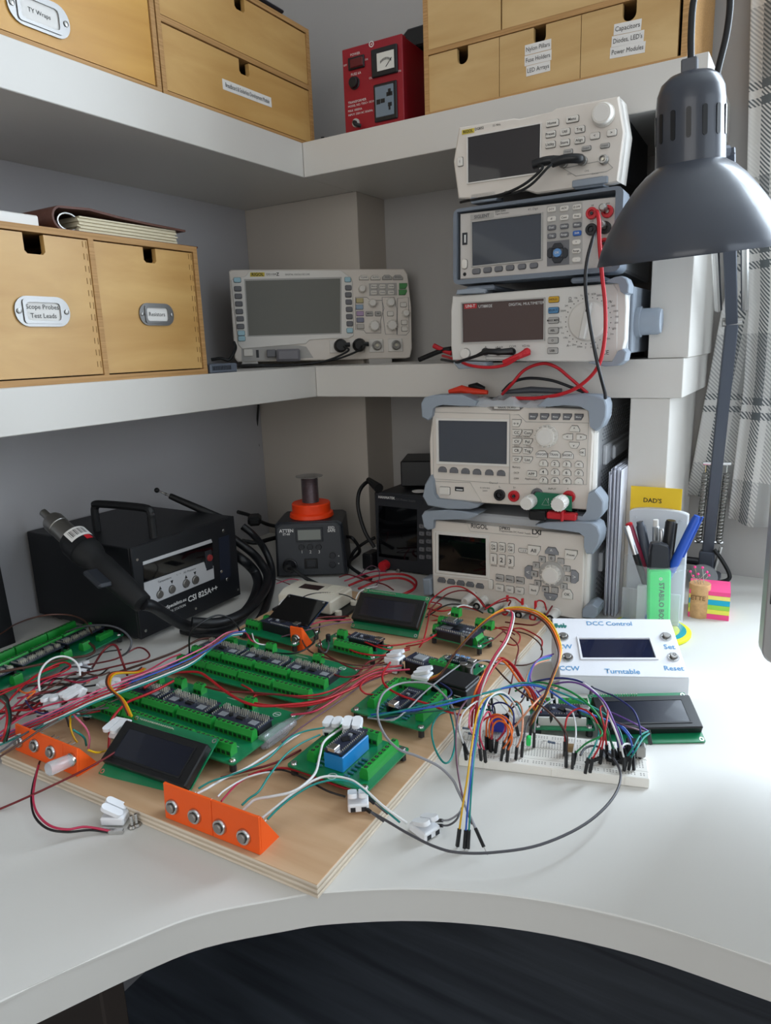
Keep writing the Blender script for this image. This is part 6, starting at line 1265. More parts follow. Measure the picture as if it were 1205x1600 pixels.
# ---- white lever connectors
def connector(label, M_, open_=20, n=2):
    o = thing('wire_connector', label, 'wire connector', M_, 'white lever connectors')
    MB().box(-.0085, .0085, -.010, .010, 0, .0075, .0012).build('housing', NYLON, o)
    for k in range(n):
        x = -.0044 + .0088 * k
        mb = MB(); mb.xf(Matrix.Translation((x, .004, .0072)) @ Matrix.Rotation(R(-open_ - 14), 4, 'X')); mb.prism(rr(-.0038, .0038, -.0155, .003, .0034, 4), 0, .0038, plane='xy', inset=.0004); mb.build('lever', NYLON, o)
        MB().box(x - .002, x + .002, -.0104, -.0098, .0012, .005).build('wire_port', DARK, o)
    return o
def conn_at(label, u, v, z, rz, rx=0, ry=0, open_=20):
    p = on(u, v, z); return connector(label, Matrix.Translation(p) @ Matrix.Rotation(R(rz), 4, 'Z') @ Matrix.Rotation(R(rx), 4, 'X') @ Matrix.Rotation(R(ry), 4, 'Y'), open_)
conn_at('white two-lever connector on the desk in front of the plywood edge', 182, 1281, .001, -62, 0, 0, 14)
conn_at('white two-lever connector overhanging the right edge of the plywood', 560, 1258, PY + .002, 35, 0, 0, 8)
conn_at('white two-lever connector on the desk right of the plywood, nearest the jumper ends', 664, 1300, .001, 70, 0, 0, 10)
conn_at('white lever connector left of a pair, beside the square board with the blue block', 522, 1140, PY + .014, 20, 12, 0, 4)
conn_at('white lever connector right of a pair, above the square board with the blue block', 552, 1140, .034, 25, 18, 0, 4)
conn_at('white lever connector with raised levers beside the front character display', 192, 1140, .030, 10, 50, 0, 30)
conn_at('white lever connector, leftmost of the three in the wire tangle', 84, 1102, .030, 40, 25, 0, 22)
conn_at('white lever connector, middle of the three in the tangle, white wire on top', 126, 1088, .036, -10, 55, 0, 30)
conn_at('white lever connector, rightmost of the three in the wire tangle, black slot showing', 168, 1078, .032, 100, 20, 0, 6)
conn_at('white lever connector at the back of the wire tangle beside the long board', 127, 1050, .012, 80, 0, 0, 4)
conn_at('white lever connector, upper of the stacked pair on the red wires', 617, 1034, PY + .012, 90, 0, 0, 3)
conn_at('white lever connector, lower of the stacked pair on the red wires', 615, 1047, PY + .001, 85, 0, 0, 3)
conn_at('white lever connector in front of the black box, feeding orange and yellow wires', 660, 1062, .030, 95, 0, 0, 3)
conn_at('small white lever connector beside the cream white case', 447, 948, .018, 120, 10, 0, 30)
for k, (u, v) in enumerate(((207, 1293), (214, 1290))):
    p = on(u, v, 0); sc_ = thing('machine_screw', ('left of two small steel screws on the desk beside the front white connector', 'right of two small steel screws on the desk beside the front white connector')[k], 'screw', Matrix.Translation(p)); MB().lathe([(.0035, .0002), (.0038, .001), (.0028, .0026)], 12).build('head', STEELB, sc_); MB().lathe([(.0016 if q % 2 else .0013, .0026 + q * .0007) for q in range(13)], 8).build('thread', STEELB, sc_)
for k, (u, v) in enumerate(((170, 1300), (182, 1302))):
    p = on(u, v, 0); MB().box(-.006, .006, -.0018, .0018, .0001, .0034, .0003).build('crimp_terminal', STEEL, None, Matrix.Translation(p) @ Matrix.Rotation(R(20 + 10 * k), 4, 'Z'), label=('steel crimp terminal on the end of the black loose wire', 'steel crimp terminal on the end of the red loose wire')[k], cat='crimp terminal')
# ================================================================ wires
WC = {k: mat('wire_' + k, c, .42) for k, c in dict(red='#a8151f', darkred='#6a151a', brown='#4a2c22', black='#141416', white='#d6d6d6', grey='#8b8b90', darkgrey='#4b4b50', teal='#0f7f78', green='#12803f', darkgreen='#0c4a38', blue='#2a55ad', navy='#232a66', yellow='#d3a413', orange='#d8661b', pink='#d26a86', purple='#6f4a93', crimson='#b02a4a', plum='#6b4c5c', peach='#c98a6a').items()}
def wpath(px, z0, z1, bulge):
    n = len(px) - 1; out = []; acc = [0]
    for a, b in zip(px, px[1:]): acc.append(acc[-1] + math.hypot(b[0] - a[0], b[1] - a[1]))
    for (p, s) in zip(px, acc):
        t = s / acc[-1]; z = z0 + (z1 - z0) * t + 4 * bulge * t * (1 - t)
        if len(p) > 2: z = p[2]
        out.append(on(p[0], p[1], z))
    return out
def W_(label, col, px, z0, z1, bulge=0, r=.00095, off=(0, 0), group=None, sub=6):
    if px[0][0] <= 8:     # runs on out of the picture, sinking to the desk
        (a, b), (c, d) = px[0][:2], px[1][:2]; s = max(-.9, min(.9, (d - b) / max(8, c - a))); pts = [on(a - 170, b - 170 * s * .6 + 20, .004), on(a - 80, b - 80 * s * .8 + 4, max(.004, z0 * .7))]
    else: pts = []
    pts = spline(pts + wpath([(p[0] + off[0], p[1] + off[1]) + tuple(p[2:]) for p in px], z0, z1, bulge), sub)
    return MB().tube(pts, r, 6).build('wire', WC[col], None, smooth=70, label=label, cat='wire', group=group)
DUP = MB().box(-.00125, .00125, -.00125, .00125, -.001, .0135, .0002).mesh('connector', BLACK)
DPIN = MB().box(-.0003, .0003, -.0003, .0003, .0135, .0195).mesh('pin', STEEL)
def J_(label, col, px, z0, z1, bulge=.0, ends=(1, 1), r=.0008, off=(0, 0), pin=(0, 0), group=None, down=(0, 0)):
    """jumper wire; a black housing is pushed on the ends marked in ends"""
    pts = spline(wpath([(p[0] + off[0], p[1] + off[1]) + tuple(p[2:]) for p in px], z0, z1, bulge), 6)
    root = thing('jumper_wire', label, 'jumper wire', Matrix.Translation(pts[0]), group); T0 = pts[0].copy()
    MB().tube([p - T0 for p in pts], r, 6).build('insulation', WC[col], root, smooth=70)
    for k, (e, a, b) in enumerate(((ends[0], pts[0], pts[2]), (ends[1], pts[-1], pts[-3]))):
        if e:
            d = (a - b).normalized()
            if down[k]: d = Vector((d.x * .35, d.y * .35, -1)).normalized()
            M_ = Matrix.Translation(a - T0) @ Vector((0, 0, 1)).rotation_difference(d).to_matrix().to_4x4()
            c = link('connector', DUP, root, M_)
            if pin[k]: link('pin', DPIN, c)
    return root
# ---- loose leads on the desk at the left
W_('thin dark red lead running off the left edge over the orange bracket end', 'darkred', [(0, 1264), (54.8, 1240), (116, 1211), (159, 1188), (185, 1172)], .002, .03, .006, .0011)
W_('black strand of the loose pair looping on the desk to the crimp terminals', 'black', [(62, 1190), (52, 1225), (49, 1252), (55, 1277), (75, 1295), (105, 1300), (140, 1297), (168, 1300)], .012, .0015, .004, .0010)
W_('red strand of the loose pair looping on the desk to the crimp terminals', 'crimson', [(60, 1196), (54, 1225), (52, 1250), (59, 1272), (78, 1290), (105, 1296), (135, 1292), (180, 1300)], .013, .0015, .005, .0010)
# ---- the bundle coming in from the left edge
BP = [(0, 1158), (40, 1140), (93, 1117), (146, 1092), (200, 1072), (260, 1049), (300, 1031), (330, 1010), (355, 993), (376, 989)]
for k, (c, dx, dy) in enumerate((('red', 0, 0), ('crimson', 2, -5), ('pink', -2, -9), ('white', 3, 3), ('darkgrey', 6, -2), ('teal', 2, 6), ('plum', 4, -6), ('blue', 8, -7))):
    W_(('bright red', 'crimson', 'pink', 'white', 'dark grey', 'teal', 'plum', 'blue')[k] + ' wire in the long bundle crossing the left circuit boards', c, [(x + dx * min(1, i / 4), y + dy * (1 if i < 7 else .4)) for i, (x, y) in enumerate(BP)], .022, .040, .022, .00095, group='long wire bundle on the left')
W_('dark grey strand following the bundle down over the left orange bracket', 'darkgrey', [(0, 1175), (30, 1152), (70, 1130), (120, 1113), (170, 1106)], .03, .04, .004)
W_('pale red strand at the lower side of the bundle near the left orange bracket', 'crimson', [(0, 1145), (22, 1128), (58, 1108), (95, 1097), (140, 1088)], .03, .04, .004)
W_('brown strand under the bundle crossing the left orange bracket', 'brown', [(0, 1182), (25, 1166), (62, 1141), (90, 1124), (130, 1108)], .036, .042, .003)
W_('thick red wire rising beside the front display and running to the long board', 'red', [(170, 1170), (172, 1140), (176, 1122), (197, 1099), (222, 1088), (245, 1078), (271, 1064)], .014, .042, .012, .0014)
W_('thick red wire arching over both long boards towards the white connectors', 'red', [(225, 1075), (255, 1057), (271, 1051.7), (307, 1050), (325, 1059), (349, 1078), (379, 1096), (409, 1103), (453, 1101), (500, 1095), (545, 1078), (580, 1060), (605, 1052)], .036, .026, .012, .0014)
for k, (c, p) in enumerate((('red', [(392, 1094), (402, 1086), (430, 1085), (470, 1088), (510, 1082), (550, 1064), (590, 1046), (628, 1040)]), ('darkred', [(310, 1070), (350, 1080), (390, 1082), (440, 1086), (480, 1091), (520, 1086), (555, 1070), (600, 1050)]), ('red', [(396, 1098), (420, 1102), (460, 1104), (500, 1098), (540, 1080), (575, 1060), (612, 1050)]), ('red', [(378, 1070), (392, 1078), (400, 1088)]), ('crimson', [(455, 1117), (490, 1112), (520, 1095), (550, 1073), (585, 1052), (640, 1046)]), ('darkred', [(470, 1099), (510, 1090), (540, 1070), (562, 1050), (575, 1035), (600, 1027)]), ('plum', [(440, 1160), (480, 1130), (530, 1096), (570, 1068), (600, 1056)]))):
    W_('red feed wire ' + ('from the rear terminal of the front long board', 'passing between the two long boards', 'lowest along the rear edge of the front long board', 'short link at the rear terminal of the front long board', 'from the corner screw of the front long board', 'climbing to the stacked white connectors', 'thin and plum coloured beside the screwdriver')[k], c, p, .030 if k != 6 else .016, .024, .006, (.0011 if k < 6 else .0008), group='red feed wires')
W_('dark red wire dropping in front of the long board beside the front display', 'darkred', [(345, 1215), (380, 1206), (430, 1192), (470, 1172)], .0145, .0145, .002, .0012)
# ---- behind the orange single bracket
for k, (c, p) in enumerate((('black', [(429, 1020), (459, 1021), (484, 1010), (497, 990), (500, 975)]), ('brown', [(471, 985), (473, 1002), (485, 1018), (510, 1028), (545, 1038), (580, 1040), (605, 1038)]), ('black', [(472, 975), (490, 985), (492, 1002), (480, 1012)]), ('darkred', [(500, 1000), (505, 1018), (525, 1032), (560, 1045), (600, 1035)]), ('darkgrey', [(496, 1010), (508, 1020), (514, 1008), (512, 1000)]), ('red', [(560, 1000), (590, 1008), (620, 1008), (660, 1000), (690, 990)]), ('red', [(540, 988), (575, 1005), (610, 1016), (640, 1012)]), ('darkred', [(440, 985), (470, 975), (500, 965), (545, 963)]), ('crimson', [(448, 992), (480, 978), (510, 970), (548, 968)]), ('plum', [(440, 995), (478, 985), (520, 975), (552, 972)]), ('red', [(672, 950), (668, 975), (662, 1000), (655, 1012)]), ('red', [(690, 985), (672, 998), (655, 1006), (635, 1010)]), ('darkred', [(600, 1028), (570, 1050), (540, 1058), (515, 1050), (500, 1035)]), ('red', [(640, 1015), (600, 1024), (560, 1020), (535, 1008)]))):
    W_(('black lead hooked around the single orange bracket', 'brown wire from the single bracket across the bare plywood', 'black loop over the button of the single orange bracket', 'dark red wire curling round the small sensor board', 'dark grey stub beside the small sensor board', 'red wire passing in front of the rear leaning display', 'red wire leaving the small sensor board to the right', 'dark red wire under the tilted display, rearmost', 'crimson wire under the tilted display', 'plum wire under the tilted display, nearest', 'red wire hanging at the right corner of the rear display', 'red wire from the stacked board to the converter module', 'dark red loop on the plywood before the sensor board', 'red wire behind the white stacked connectors')[k], c, p, .024, .024, .010, .0010)
W_('long dark cable arching up behind the long boards from the left', 'black', [(296, 1022), (297, 992), (312, 975), (337, 962), (357, 965), (372, 980), (376, 995)], .03, .03, .045, .0011)
W_('brown cable lying behind the second long board', 'brown', [(180, 1052), (230, 1035), (275, 1018), (310, 1000), (330, 997)], .012, .016, .004, .0016)
W_('white wire curving onto the display board from its terminal', 'white', [(394, 990), (398, 1002), (409, 1007), (427, 1007)], .034, .026, .004, .0009)
W_('red black pair entering the display board terminal', 'crimson', [(372, 985), (385, 990), (392, 1000), (404, 1006)], .03, .03, .006, .0010)
# ---- tangle at the left
for k, (c, p, z, b, r) in enumerate((
    ('white', [(62, 1080), (60.6, 1061), (66.4, 1043), (80, 1030), (98, 1025.5), (114.5, 1031), (123.7, 1043), (125, 1056)], .045, .018, .0012),
    ('darkred', [(144, 1044), (159, 1020), (172.6, 1008), (182.6, 1011), (191, 1033), (199, 1055)], .014, .03, .0015),
    ('brown', [(0, 991), (25, 975), (66, 962), (108, 961), (133, 971), (144, 990)], .02, .06, .0010),
    ('darkgrey', [(103, 988), (129, 979), (166, 977), (191, 985), (205, 1001), (200, 1018), (188, 1026)], .02, .035, .0013),
    ('brown', [(0, 1050), (50, 1041), (100, 1030), (141, 1023), (147.7, 1013), (140, 1005)], .032, .004, .0016),
    ('red', [(0, 1081), (41, 1066), (75, 1044), (100, 1035), (109.5, 1043), (83, 1056), (33, 1071), (0, 1086)], .03, .004, .0012),
    ('red', [(0, 1112), (18, 1090), (40, 1068), (62, 1052), (92, 1040)], .03, .006, .0011),
    ('crimson', [(5, 1120), (28, 1098), (52, 1078), (80, 1060), (120, 1050)], .026, .004, .0011),
    ('darkred', [(20, 1128), (38, 1100), (60, 1085), (95, 1077)], .022, .006, .0012),
    ('darkred', [(110, 1055), (150, 1048), (185, 1040), (228, 1030), (232, 1020), (215, 1012), (180, 1030), (130, 1040)], .012, .012, .0011),
    ('black', [(60, 1080), (85, 1062), (100, 1045), (120, 1038), (160, 1020), (190, 1015)], .014, .004, .0009),
    ('red', [(0, 1094), (8, 1105), (11, 1122), (8, 1142), (3, 1158)], .03, .02, .0011),
    ('darkgreen', [(0, 1086), (11, 1103), (14, 1122), (11, 1142), (6, 1160)], .028, .02, .0011),
    ('black', [(0, 1080), (14, 1102), (17, 1122), (14, 1140), (10, 1158)], .026, .02, .0011),
    ('navy', [(40, 1095), (50, 1108), (66, 1115), (85, 1112), (110, 1105)], .03, .004, .0009),
    ('orange', [(28, 1077), (40, 1083), (55, 1080), (42, 1092)], .034, .004, .0010),
    ('peach', [(80, 1095), (100, 1085), (120, 1075), (140, 1065)], .02, .004, .0010),
    ('darkgrey', [(20, 1112), (60, 1090), (110, 1070), (150, 1055)], .016, .002, .0012),
    ('crimson', [(150, 1080), (190, 1062), (230, 1048), (262, 1030), (282, 1022)], .036, .006, .0010),
    ('navy', [(165, 1084), (210, 1062), (262, 1042), (300, 1018)], .03, .008, .0009))):
    W_(('white wire arching between two white connectors in the tangle', 'dark red pair standing in a tall hump behind the tangle', 'thin brown wire arching off the left edge before the rework station', 'grey cable looping onto the bare desk behind the tangle', 'thick brown cable lying over the desk board at the left edge', 'red wire looping back on itself over the desk board', 'red wire climbing from the left edge through the tangle', 'crimson wire climbing beside it through the tangle', 'dark red wire sunk deepest in the tangle', 'dark red coil lying flat on the bare desk', 'thin black wire crossing the tangle diagonally', 'red strand of the flat cable drooping at the left edge', 'green strand of the flat cable drooping at the left edge', 'black strand of the flat cable drooping at the left edge', 'navy wire curled under the leftmost white connector', 'orange twist of wire left of the white connectors', 'peach wire between the white connectors', 'grey cable at the bottom of the tangle', 'crimson wire fanning out over the front long board', 'navy wire fanning out over the front long board')[k], c, p, z, z, b, r)
for k, (c, o) in enumerate((('orange', (0, 0)), ('yellow', (3, 1)), ('brown', (-3, -1)))):
    W_(('orange', 'yellow', 'brown')[k] + ' ribbon strand bending down to the connector beside the front display', c, [(203, 1118), (191, 1094), (174, 1078), (169, 1065), (178, 1052), (213, 1050), (224, 1044)], .048, .03, .012, .0011, off=o, group='ribbon to the front connector')
for k, (c, p) in enumerate((('yellow', [(111, 1110), (110, 1135), (116, 1153), (121, 1160)]), ('pink', [(114, 1116), (133, 1136), (140, 1153), (138, 1170)]), ('teal', [(114, 1140), (131, 1152), (135, 1165)]), ('yellow', [(138, 1172), (152, 1176), (166, 1173)]), ('teal', [(112, 1120), (130, 1118), (148, 1122)]), ('white', [(110, 1108), (128, 1118), (150, 1120)]), ('darkgrey', [(96, 1110), (104, 1122), (108, 1135)]))):
    W_(('yellow wire dropping into the left orange bracket', 'pink wire dropping behind the left orange bracket', 'teal wire dropping behind the left orange bracket', 'yellow wire emerging at the foot of the left bracket', 'teal tail end beside the left bracket', 'white tail end beside the left bracket', 'dark wire dropping into the left bracket middle')[k], c, p, .04, .018, .002, .0010)
random.seed(21)
for k in range(16):
    u = random.uniform(0, 60); v = random.uniform(1070, 1125); p = [(u, v)]
    for q in range(4): u += random.uniform(18, 42); v += random.uniform(-22, 6); p.append((u, v))
    dk = k % 2
    W_(('red wire buried in the tangle between the desk board and the plywood', 'dark wire buried in the tangle between the desk board and the plywood')[dk], (('red', 'crimson', 'darkred'), ('brown', 'black', 'darkgrey'))[dk][k % 3], p, random.uniform(.012, .028), random.uniform(.014, .034), random.uniform(.0, .012), random.uniform(.0009, .0013), group=('buried red wires', 'buried dark wires')[dk])
# ---- leads of the four-button bracket
for k, (c, p, r) in enumerate((('teal', [(310, 1232), (330, 1221), (361, 1211), (390, 1200), (419, 1185), (450, 1155), (475, 1143), (507, 1137)], .0009), ('white', [(308, 1240), (322, 1233), (353, 1215), (385, 1200), (420, 1178), (470, 1145)], .0011), ('white', [(340, 1245), (352, 1234), (383, 1216), (410, 1208), (428, 1206)], .0008), ('crimson', [(346, 1252), (356, 1240), (372, 1224), (395, 1211), (412, 1206)], .0008), ('red', [(388, 1212), (408, 1205), (438, 1200), (464, 1204), (500, 1217), (531, 1229), (548, 1233)], .0011), ('black', [(405, 1207), (440, 1203), (475, 1216), (510, 1235), (540, 1245)], .0009), ('teal', [(378, 1258), (390, 1247), (405, 1236), (422, 1210), (446, 1180), (470, 1162), (500, 1148)], .0009), ('white', [(378, 1268), (388, 1258), (400, 1249), (427, 1244), (457, 1237), (480, 1222), (494, 1205), (500, 1180), (508, 1157), (536, 1137)], .0011), ('white', [(410, 1278), (430, 1262), (456, 1241), (485, 1222), (511, 1213), (544, 1217), (566, 1230), (602, 1262), (636, 1286)], .0011), ('teal', [(418, 1280), (436, 1262), (460, 1243), (490, 1226), (520, 1219), (548, 1222), (575, 1240), (605, 1268), (625, 1285)], .0009))):
    W_(('teal lead from the first button of the four-button bracket', 'white lead from the first button of the four-button bracket', 'thin white lead from the second button', 'crimson lead from the second button', 'red wire running from the bracket past the blue-block board', 'black wire running beside the red one past the blue-block board', 'teal lead from the third button', 'white lead looping up over the blue-block board', 'white lead from the fourth button to the connector on the desk', 'teal lead from the fourth button to the connector on the desk')[k], c, p, .034 if k not in (4, 5) else .016, .036 if k in (0, 6, 7) else .014, .014 if k > 6 else .004, r)
# ---- grey loops on the right of the plywood
J_('grey jumper in a big circle over the rear square board, ending on the desk', 'grey', [(744, 1296), (730, 1265), (716, 1236), (707, 1218), (685, 1197), (651, 1181), (622, 1170), (600, 1146), (590, 1115), (598, 1085), (620, 1070), (645, 1066), (672, 1069), (693, 1085), (709, 1109), (715, 1135), (724, 1160)], .016, .026, .030, (1, 1), r=.0011, pin=(1, 0))
W_('long grey wire sweeping along the desk from the breadboard to the white connector', 'darkgrey', [(907, 1180), (915, 1169), (932, 1166), (957, 1183), (970, 1212), (957, 1248), (914, 1288), (844, 1320), (771, 1332), (716, 1332), (680, 1323), (639, 1303), (600, 1280), (575, 1266)], .016, .014, .003, .0011)
J_('teal jumper looped in a ring beside the breadboard', 'teal', [(712, 1110), (703, 1112), (686, 1117), (675, 1138), (679, 1167), (693, 1191), (705, 1186), (711, 1159), (707, 1128), (696, 1093), (683, 1072), (668, 1062)], .03, .03, .004, (0, 0), r=.0009)
J_('plum jumper hanging straight down left of the breadboard to the desk', 'plum', [(732, 1090), (718, 1112), (713, 1140), (713, 1180), (718, 1220), (728, 1262), (738, 1288)], .05, .016, .01, (0, 0), r=.0009)
for k, (c, dx, e, py_) in enumerate((('yellow', -10, (0, 1), 1297), ('blue', 0, (0, 1), 1299), ('teal', 5, (0, 1), 1299), ('white', 8, (0, 0), 1180))):
    pp = [(812 + dx, 1118), (800 + dx, 1096), (782 + dx * .6, 1084), (762 + dx * .5, 1092), (750 + dx * .45, 1117), (741 + dx * .4, 1168), (736 + dx * .5, 1212), (731 + dx * .8, 1260), (728 + dx, py_)]
    J_(('yellow', 'blue', 'teal', 'white')[k] + ' jumper of the ribbon falling over the left end of the breadboard', c, pp if k < 3 else [(812, 1120), (800, 1094), (784, 1082), (766, 1090), (756, 1115), (752, 1150), (753, 1168)], .03, .015, .034, e, pin=(0, 1), group='ribbon of jumpers over the breadboard', down=(0, 0))
for k, (u, v) in enumerate(((645, 1296), (668, 1296))): pass
for k, (c, p) in enumerate((('grey', [(725, 1258), (716, 1272), (702, 1281), (690, 1282)]), ('darkgrey', [(722, 1262), (714, 1280), (702, 1289), (690, 1290)]))): J_(('pale grey', 'dark grey')[k] + ' jumper plugged into the white connector on the desk', c, p, .02, .008, .004, (0, 1))
for k, p in enumerate(([(600, 1284), (590, 1277), (578, 1268)], [(606, 1272), (596, 1264), (584, 1254)])): J_(('lower', 'upper')[k] + ' black plug at the connector overhanging the plywood', 'darkgrey', p, .012, .016, 0, (0, 1))
# ---- arcs between the control box and the breadboard
for k, (c, o) in enumerate((('yellow', (0, 0)), ('orange', (-2, 3)), ('brown', (-4, 6)))):
    W_(('yellow', 'orange', 'brown')[k] + ' wire of the big arch from the black box to the breadboard', c, [(673, 1059), (691, 1050), (710, 1022), (731, 997), (757, 971), (784, 953), (812, 949), (840, 956), (860, 972), (873, 997), (877, 1022), (867, 1051), (852, 1088), (838, 1114), (832, 1128)], .038, .03, .065, .0011, off=o, group='big yellow arch')
W_('red and white twisted wire falling from the arch to the breadboard', 'crimson', [(788, 952), (800, 957), (798, 976), (789, 1001), (773, 1025), (759, 1052), (749, 1080), (744, 1110), (742, 1130)], .10, .024, .02, .0011)
W_('white twin of the red wire falling from the arch', 'white', [(791, 953), (803, 959), (801, 978), (792, 1003), (776, 1027), (762, 1054), (752, 1082), (747, 1112), (746, 1130)], .10, .024, .02, .0008)
for k, (c, o) in enumerate((('red', (0, 0)), ('red', (5, 3)), ('orange', (-4, 2)))):
    W_(('bright red wire humped between the breadboard and the controller board', 'second red wire of the hump beside it', 'orange red wire at the left of the hump')[k], c, [(737, 1135), (740, 1105), (749, 1073), (767, 1040), (782, 1028), (797, 1037), (815, 1062), (830, 1081), (840, 1110)], .02, .02, .045, .0011, off=o)
for k, (c, o) in enumerate((('blue', (0, 0)), ('teal', (-2, 3)), ('peach', (-4, 6)), ('purple', (3, -3)))):
    W_(('blue', 'teal', 'peach', 'purple')[k] + ' strand of the ribbon curling below the control box', c, [(862, 1025), (845, 1030), (833, 1040), (826, 1058), (828, 1070), (838, 1085), (850, 1100)], .03, .022, .010, .0009, off=o, group='ribbon below the control box')
for k, (c, p, z, b) in enumerate((('brown', [(742, 1031), (766, 1036), (789, 1059), (812, 1080), (855, 1110), (884, 1143), (886, 1175)], .03, .03), ('brown', [(800, 985), (826, 992), (845, 1008), (845, 1027), (822, 1039), (789, 1038), (762, 1034)], .018, .008), ('darkred', [(785, 985), (798, 996), (810, 1010), (806, 1034), (800, 1064), (795, 1085)], .018, .02), ('grey', [(738, 1058), (736, 1048), (744, 1036), (760, 1032), (790, 1038)], .03, .01), ('peach', [(870, 1075), (850, 1085), (830, 1105), (805, 1135)], .04, .02), ('darkred', [(745, 1010), (770, 1000), (790, 985), (805, 992)], .02, .008), ('red', [(765, 985), (790, 980), (812, 992), (806, 1008), (782, 1002)], .018, .006))):
    W_(('thin brown wire crossing from the relay board over the breadboard', 'brown wire looping over the plywood edge', 'dark red wire hanging over the plywood edge', 'grey wire arching from the relay board capacitor', 'peach wire slanting behind the orange jumpers', 'dark red wire from the stacked board', 'red loop on the plywood before the binding posts')[k], c, p, z, z if k != 0 else .02, b, .0009)
for k, (c, p) in enumerate((('teal', [(575, 1121), (620, 1112), (680, 1099), (735, 1089), (771, 1080), (819, 1067), (870, 1080), (936, 1110), (965, 1136), (975, 1165)]), ('blue', [(580, 1117), (640, 1110), (700, 1100), (789, 1075), (844, 1073), (899, 1106), (945, 1124), (972, 1135), (990, 1156)]), ('navy', [(815, 1090), (826, 1070), (850, 1062), (884, 1060), (917, 1070), (946, 1102), (961, 1139), (967, 1170)]), ('white', [(828, 1085), (850, 1068), (880, 1061), (906, 1064), (936, 1088), (954, 1124), (968, 1160), (970, 1175)]), ('green', [(805, 1080), (837, 1066), (884, 1077), (921, 1102), (943, 1132), (960, 1172)]), ('purple', [(840, 1082), (870, 1068), (905, 1068), (940, 1092), (958, 1125), (975, 1170)]), ('darkgreen', [(585, 1122), (650, 1114), (712, 1108), (735, 1106), (770, 1110)]), ('navy', [(600, 1124), (660, 1108), (705, 1085), (690, 1068), (672, 1060)]))):
    J_(('teal jumper arching from the rear square board over the breadboard', 'blue jumper arching from the rear square board over the breadboard', 'navy jumper humped over the breadboard, outermost', 'white jumper humped over the breadboard', 'green jumper humped over the middle of the breadboard', 'purple jumper humped over the breadboard', 'dark green jumper leaving the rear square board', 'navy jumper rising behind the rear square board')[k], c, p, .034, .020 if k < 6 else .03, .028 if k < 6 else .008, (0, 1 if k < 6 else 0), r=.0010)
W_('grey wire crossing the rear square board controller', 'grey', [(575, 1122), (610, 1125), (630, 1115), (660, 1085), (690, 1060), (720, 1038)], .034, .034, .006, .0009)
W_('red wire crossing the rear square board towards the breadboard', 'red', [(610, 1035), (598, 1054), (603, 1072), (630, 1088), (672, 1101), (700, 1112), (724, 1118)], .036, .034, .004, .0012)
W_('red curl in front of the rear square board terminals', 'red', [(600, 1052), (575, 1060), (563, 1073), (570, 1083), (585, 1086)], .024, .024, .01, .0010)
# ---- power supply output leads
for k, (c, p, z0, z1, b) in enumerate((('red', [(665, 955), (675, 937), (698, 919), (720, 917), (741, 929), (757, 948)], .03, .036, .012), ('darkred', [(668, 960), (680, 944), (702, 927), (728, 923), (748, 935), (760, 950)], .03, .034, .010), ('red', [(759, 951), (783, 937), (802, 934), (816, 943)], .034, .036, .008), ('darkred', [(757, 953), (775, 943), (797, 938), (795, 946)], .032, .034, .006), ('red', [(836, 951), (840, 939), (850, 941), (854, 953)], .034, .03, .004), ('darkred', [(863, 947), (852, 963), (836, 976), (812, 975), (790, 972)], .034, .016, .002), ('red', [(660, 948), (690, 955), (725, 948), (750, 955)], .022, .026, .008), ('black', [(665, 965), (700, 945), (735, 948), (755, 958)], .02, .026, .010), ('white', [(700, 960), (720, 946), (742, 950)], .03, .03, .006), ('red', [(758, 975), (790, 984), (815, 982), (845, 998), (846, 1015)], .016, .014, .004))):
    W_('power supply lead ' + ('bright red and highest, arching left', 'dark red, second highest arching left', 'bright red between the middle posts', 'dark red between the middle posts', 'bright red at the rightmost red post', 'dark red from the last post down to the plywood', 'red, lying low before the supply', 'black, lying low before the supply', 'short and white at the first posts', 'red, lying over the plywood edge')[k], c, p, z0, z1, b, .0011)
for u, v, lab in ((793, 940, 'red spade terminal on the left middle binding post'), (816.5, 945, 'red spade terminal on the right middle binding post'), (837, 949, 'red spade terminal on the red binding post')):
    p = on(u, v, .036); MB().box(-.0016, .0016, -.0016, .0016, 0, .009, .0004).build('spade_terminal', RED, None, Matrix.Translation(p), label=lab, cat='terminal')
# heap of red test lead behind the rear display
random.seed(11)
for k, (p, c, r) in enumerate((([(545, 915), (570, 905), (600, 898), (632, 898), (650, 908), (645, 922), (625, 930)], 'red', .0020), ([(560, 920), (590, 908), (620, 903), (640, 908), (648, 918), (632, 928)], 'red', .0020), ([(538, 908), (560, 900), (585, 893), (603, 893)], 'crimson', .0012), ([(530, 902), (545, 898), (570, 906), (600, 913), (615, 922)], 'darkred', .0012), ([(430, 905), (450, 912), (470, 920)], 'darkred', .0008), ([(432, 912), (455, 905), (475, 908)], 'crimson', .0008), ([(562, 898), (580, 884), (592, 892), (590, 912), (570, 925)], 'plum', .0008), ([(640, 948), (660, 940), (690, 945), (672, 958), (690, 966), (668, 972)], 'red', .0010))):
    W_(('thick red test lead, outer turn of the coil behind the rear display', 'thick red test lead, inner turn of the coil behind the rear display', 'crimson wire joining the coil at the soldering station', 'dark red wire across the coil of test lead', 'thin dark red wire beside the soldering station foot', 'thin crimson wire beside the soldering station foot', 'plum wire standing up in a loop before the small supply', 'red wire crumpled beside the rear display corner')[k], c, p, .006 + .002 * k, .010, .006, r)
W_('thin black wire over the cream white case', 'black', [(457, 945), (480, 930), (510, 926), (540, 930), (556, 938)], .03, .03, .012, .0008)
W_('thin red wire from the small connector to the cream white case', 'crimson', [(456, 938), (475, 935), (490, 932)], .028, .03, .002, .0008)
W_('white wire hooked over the corner of the rear display', 'white', [(556, 936), (562, 925), (572, 920), (590, 916)], .034, .04, .006, .0009)
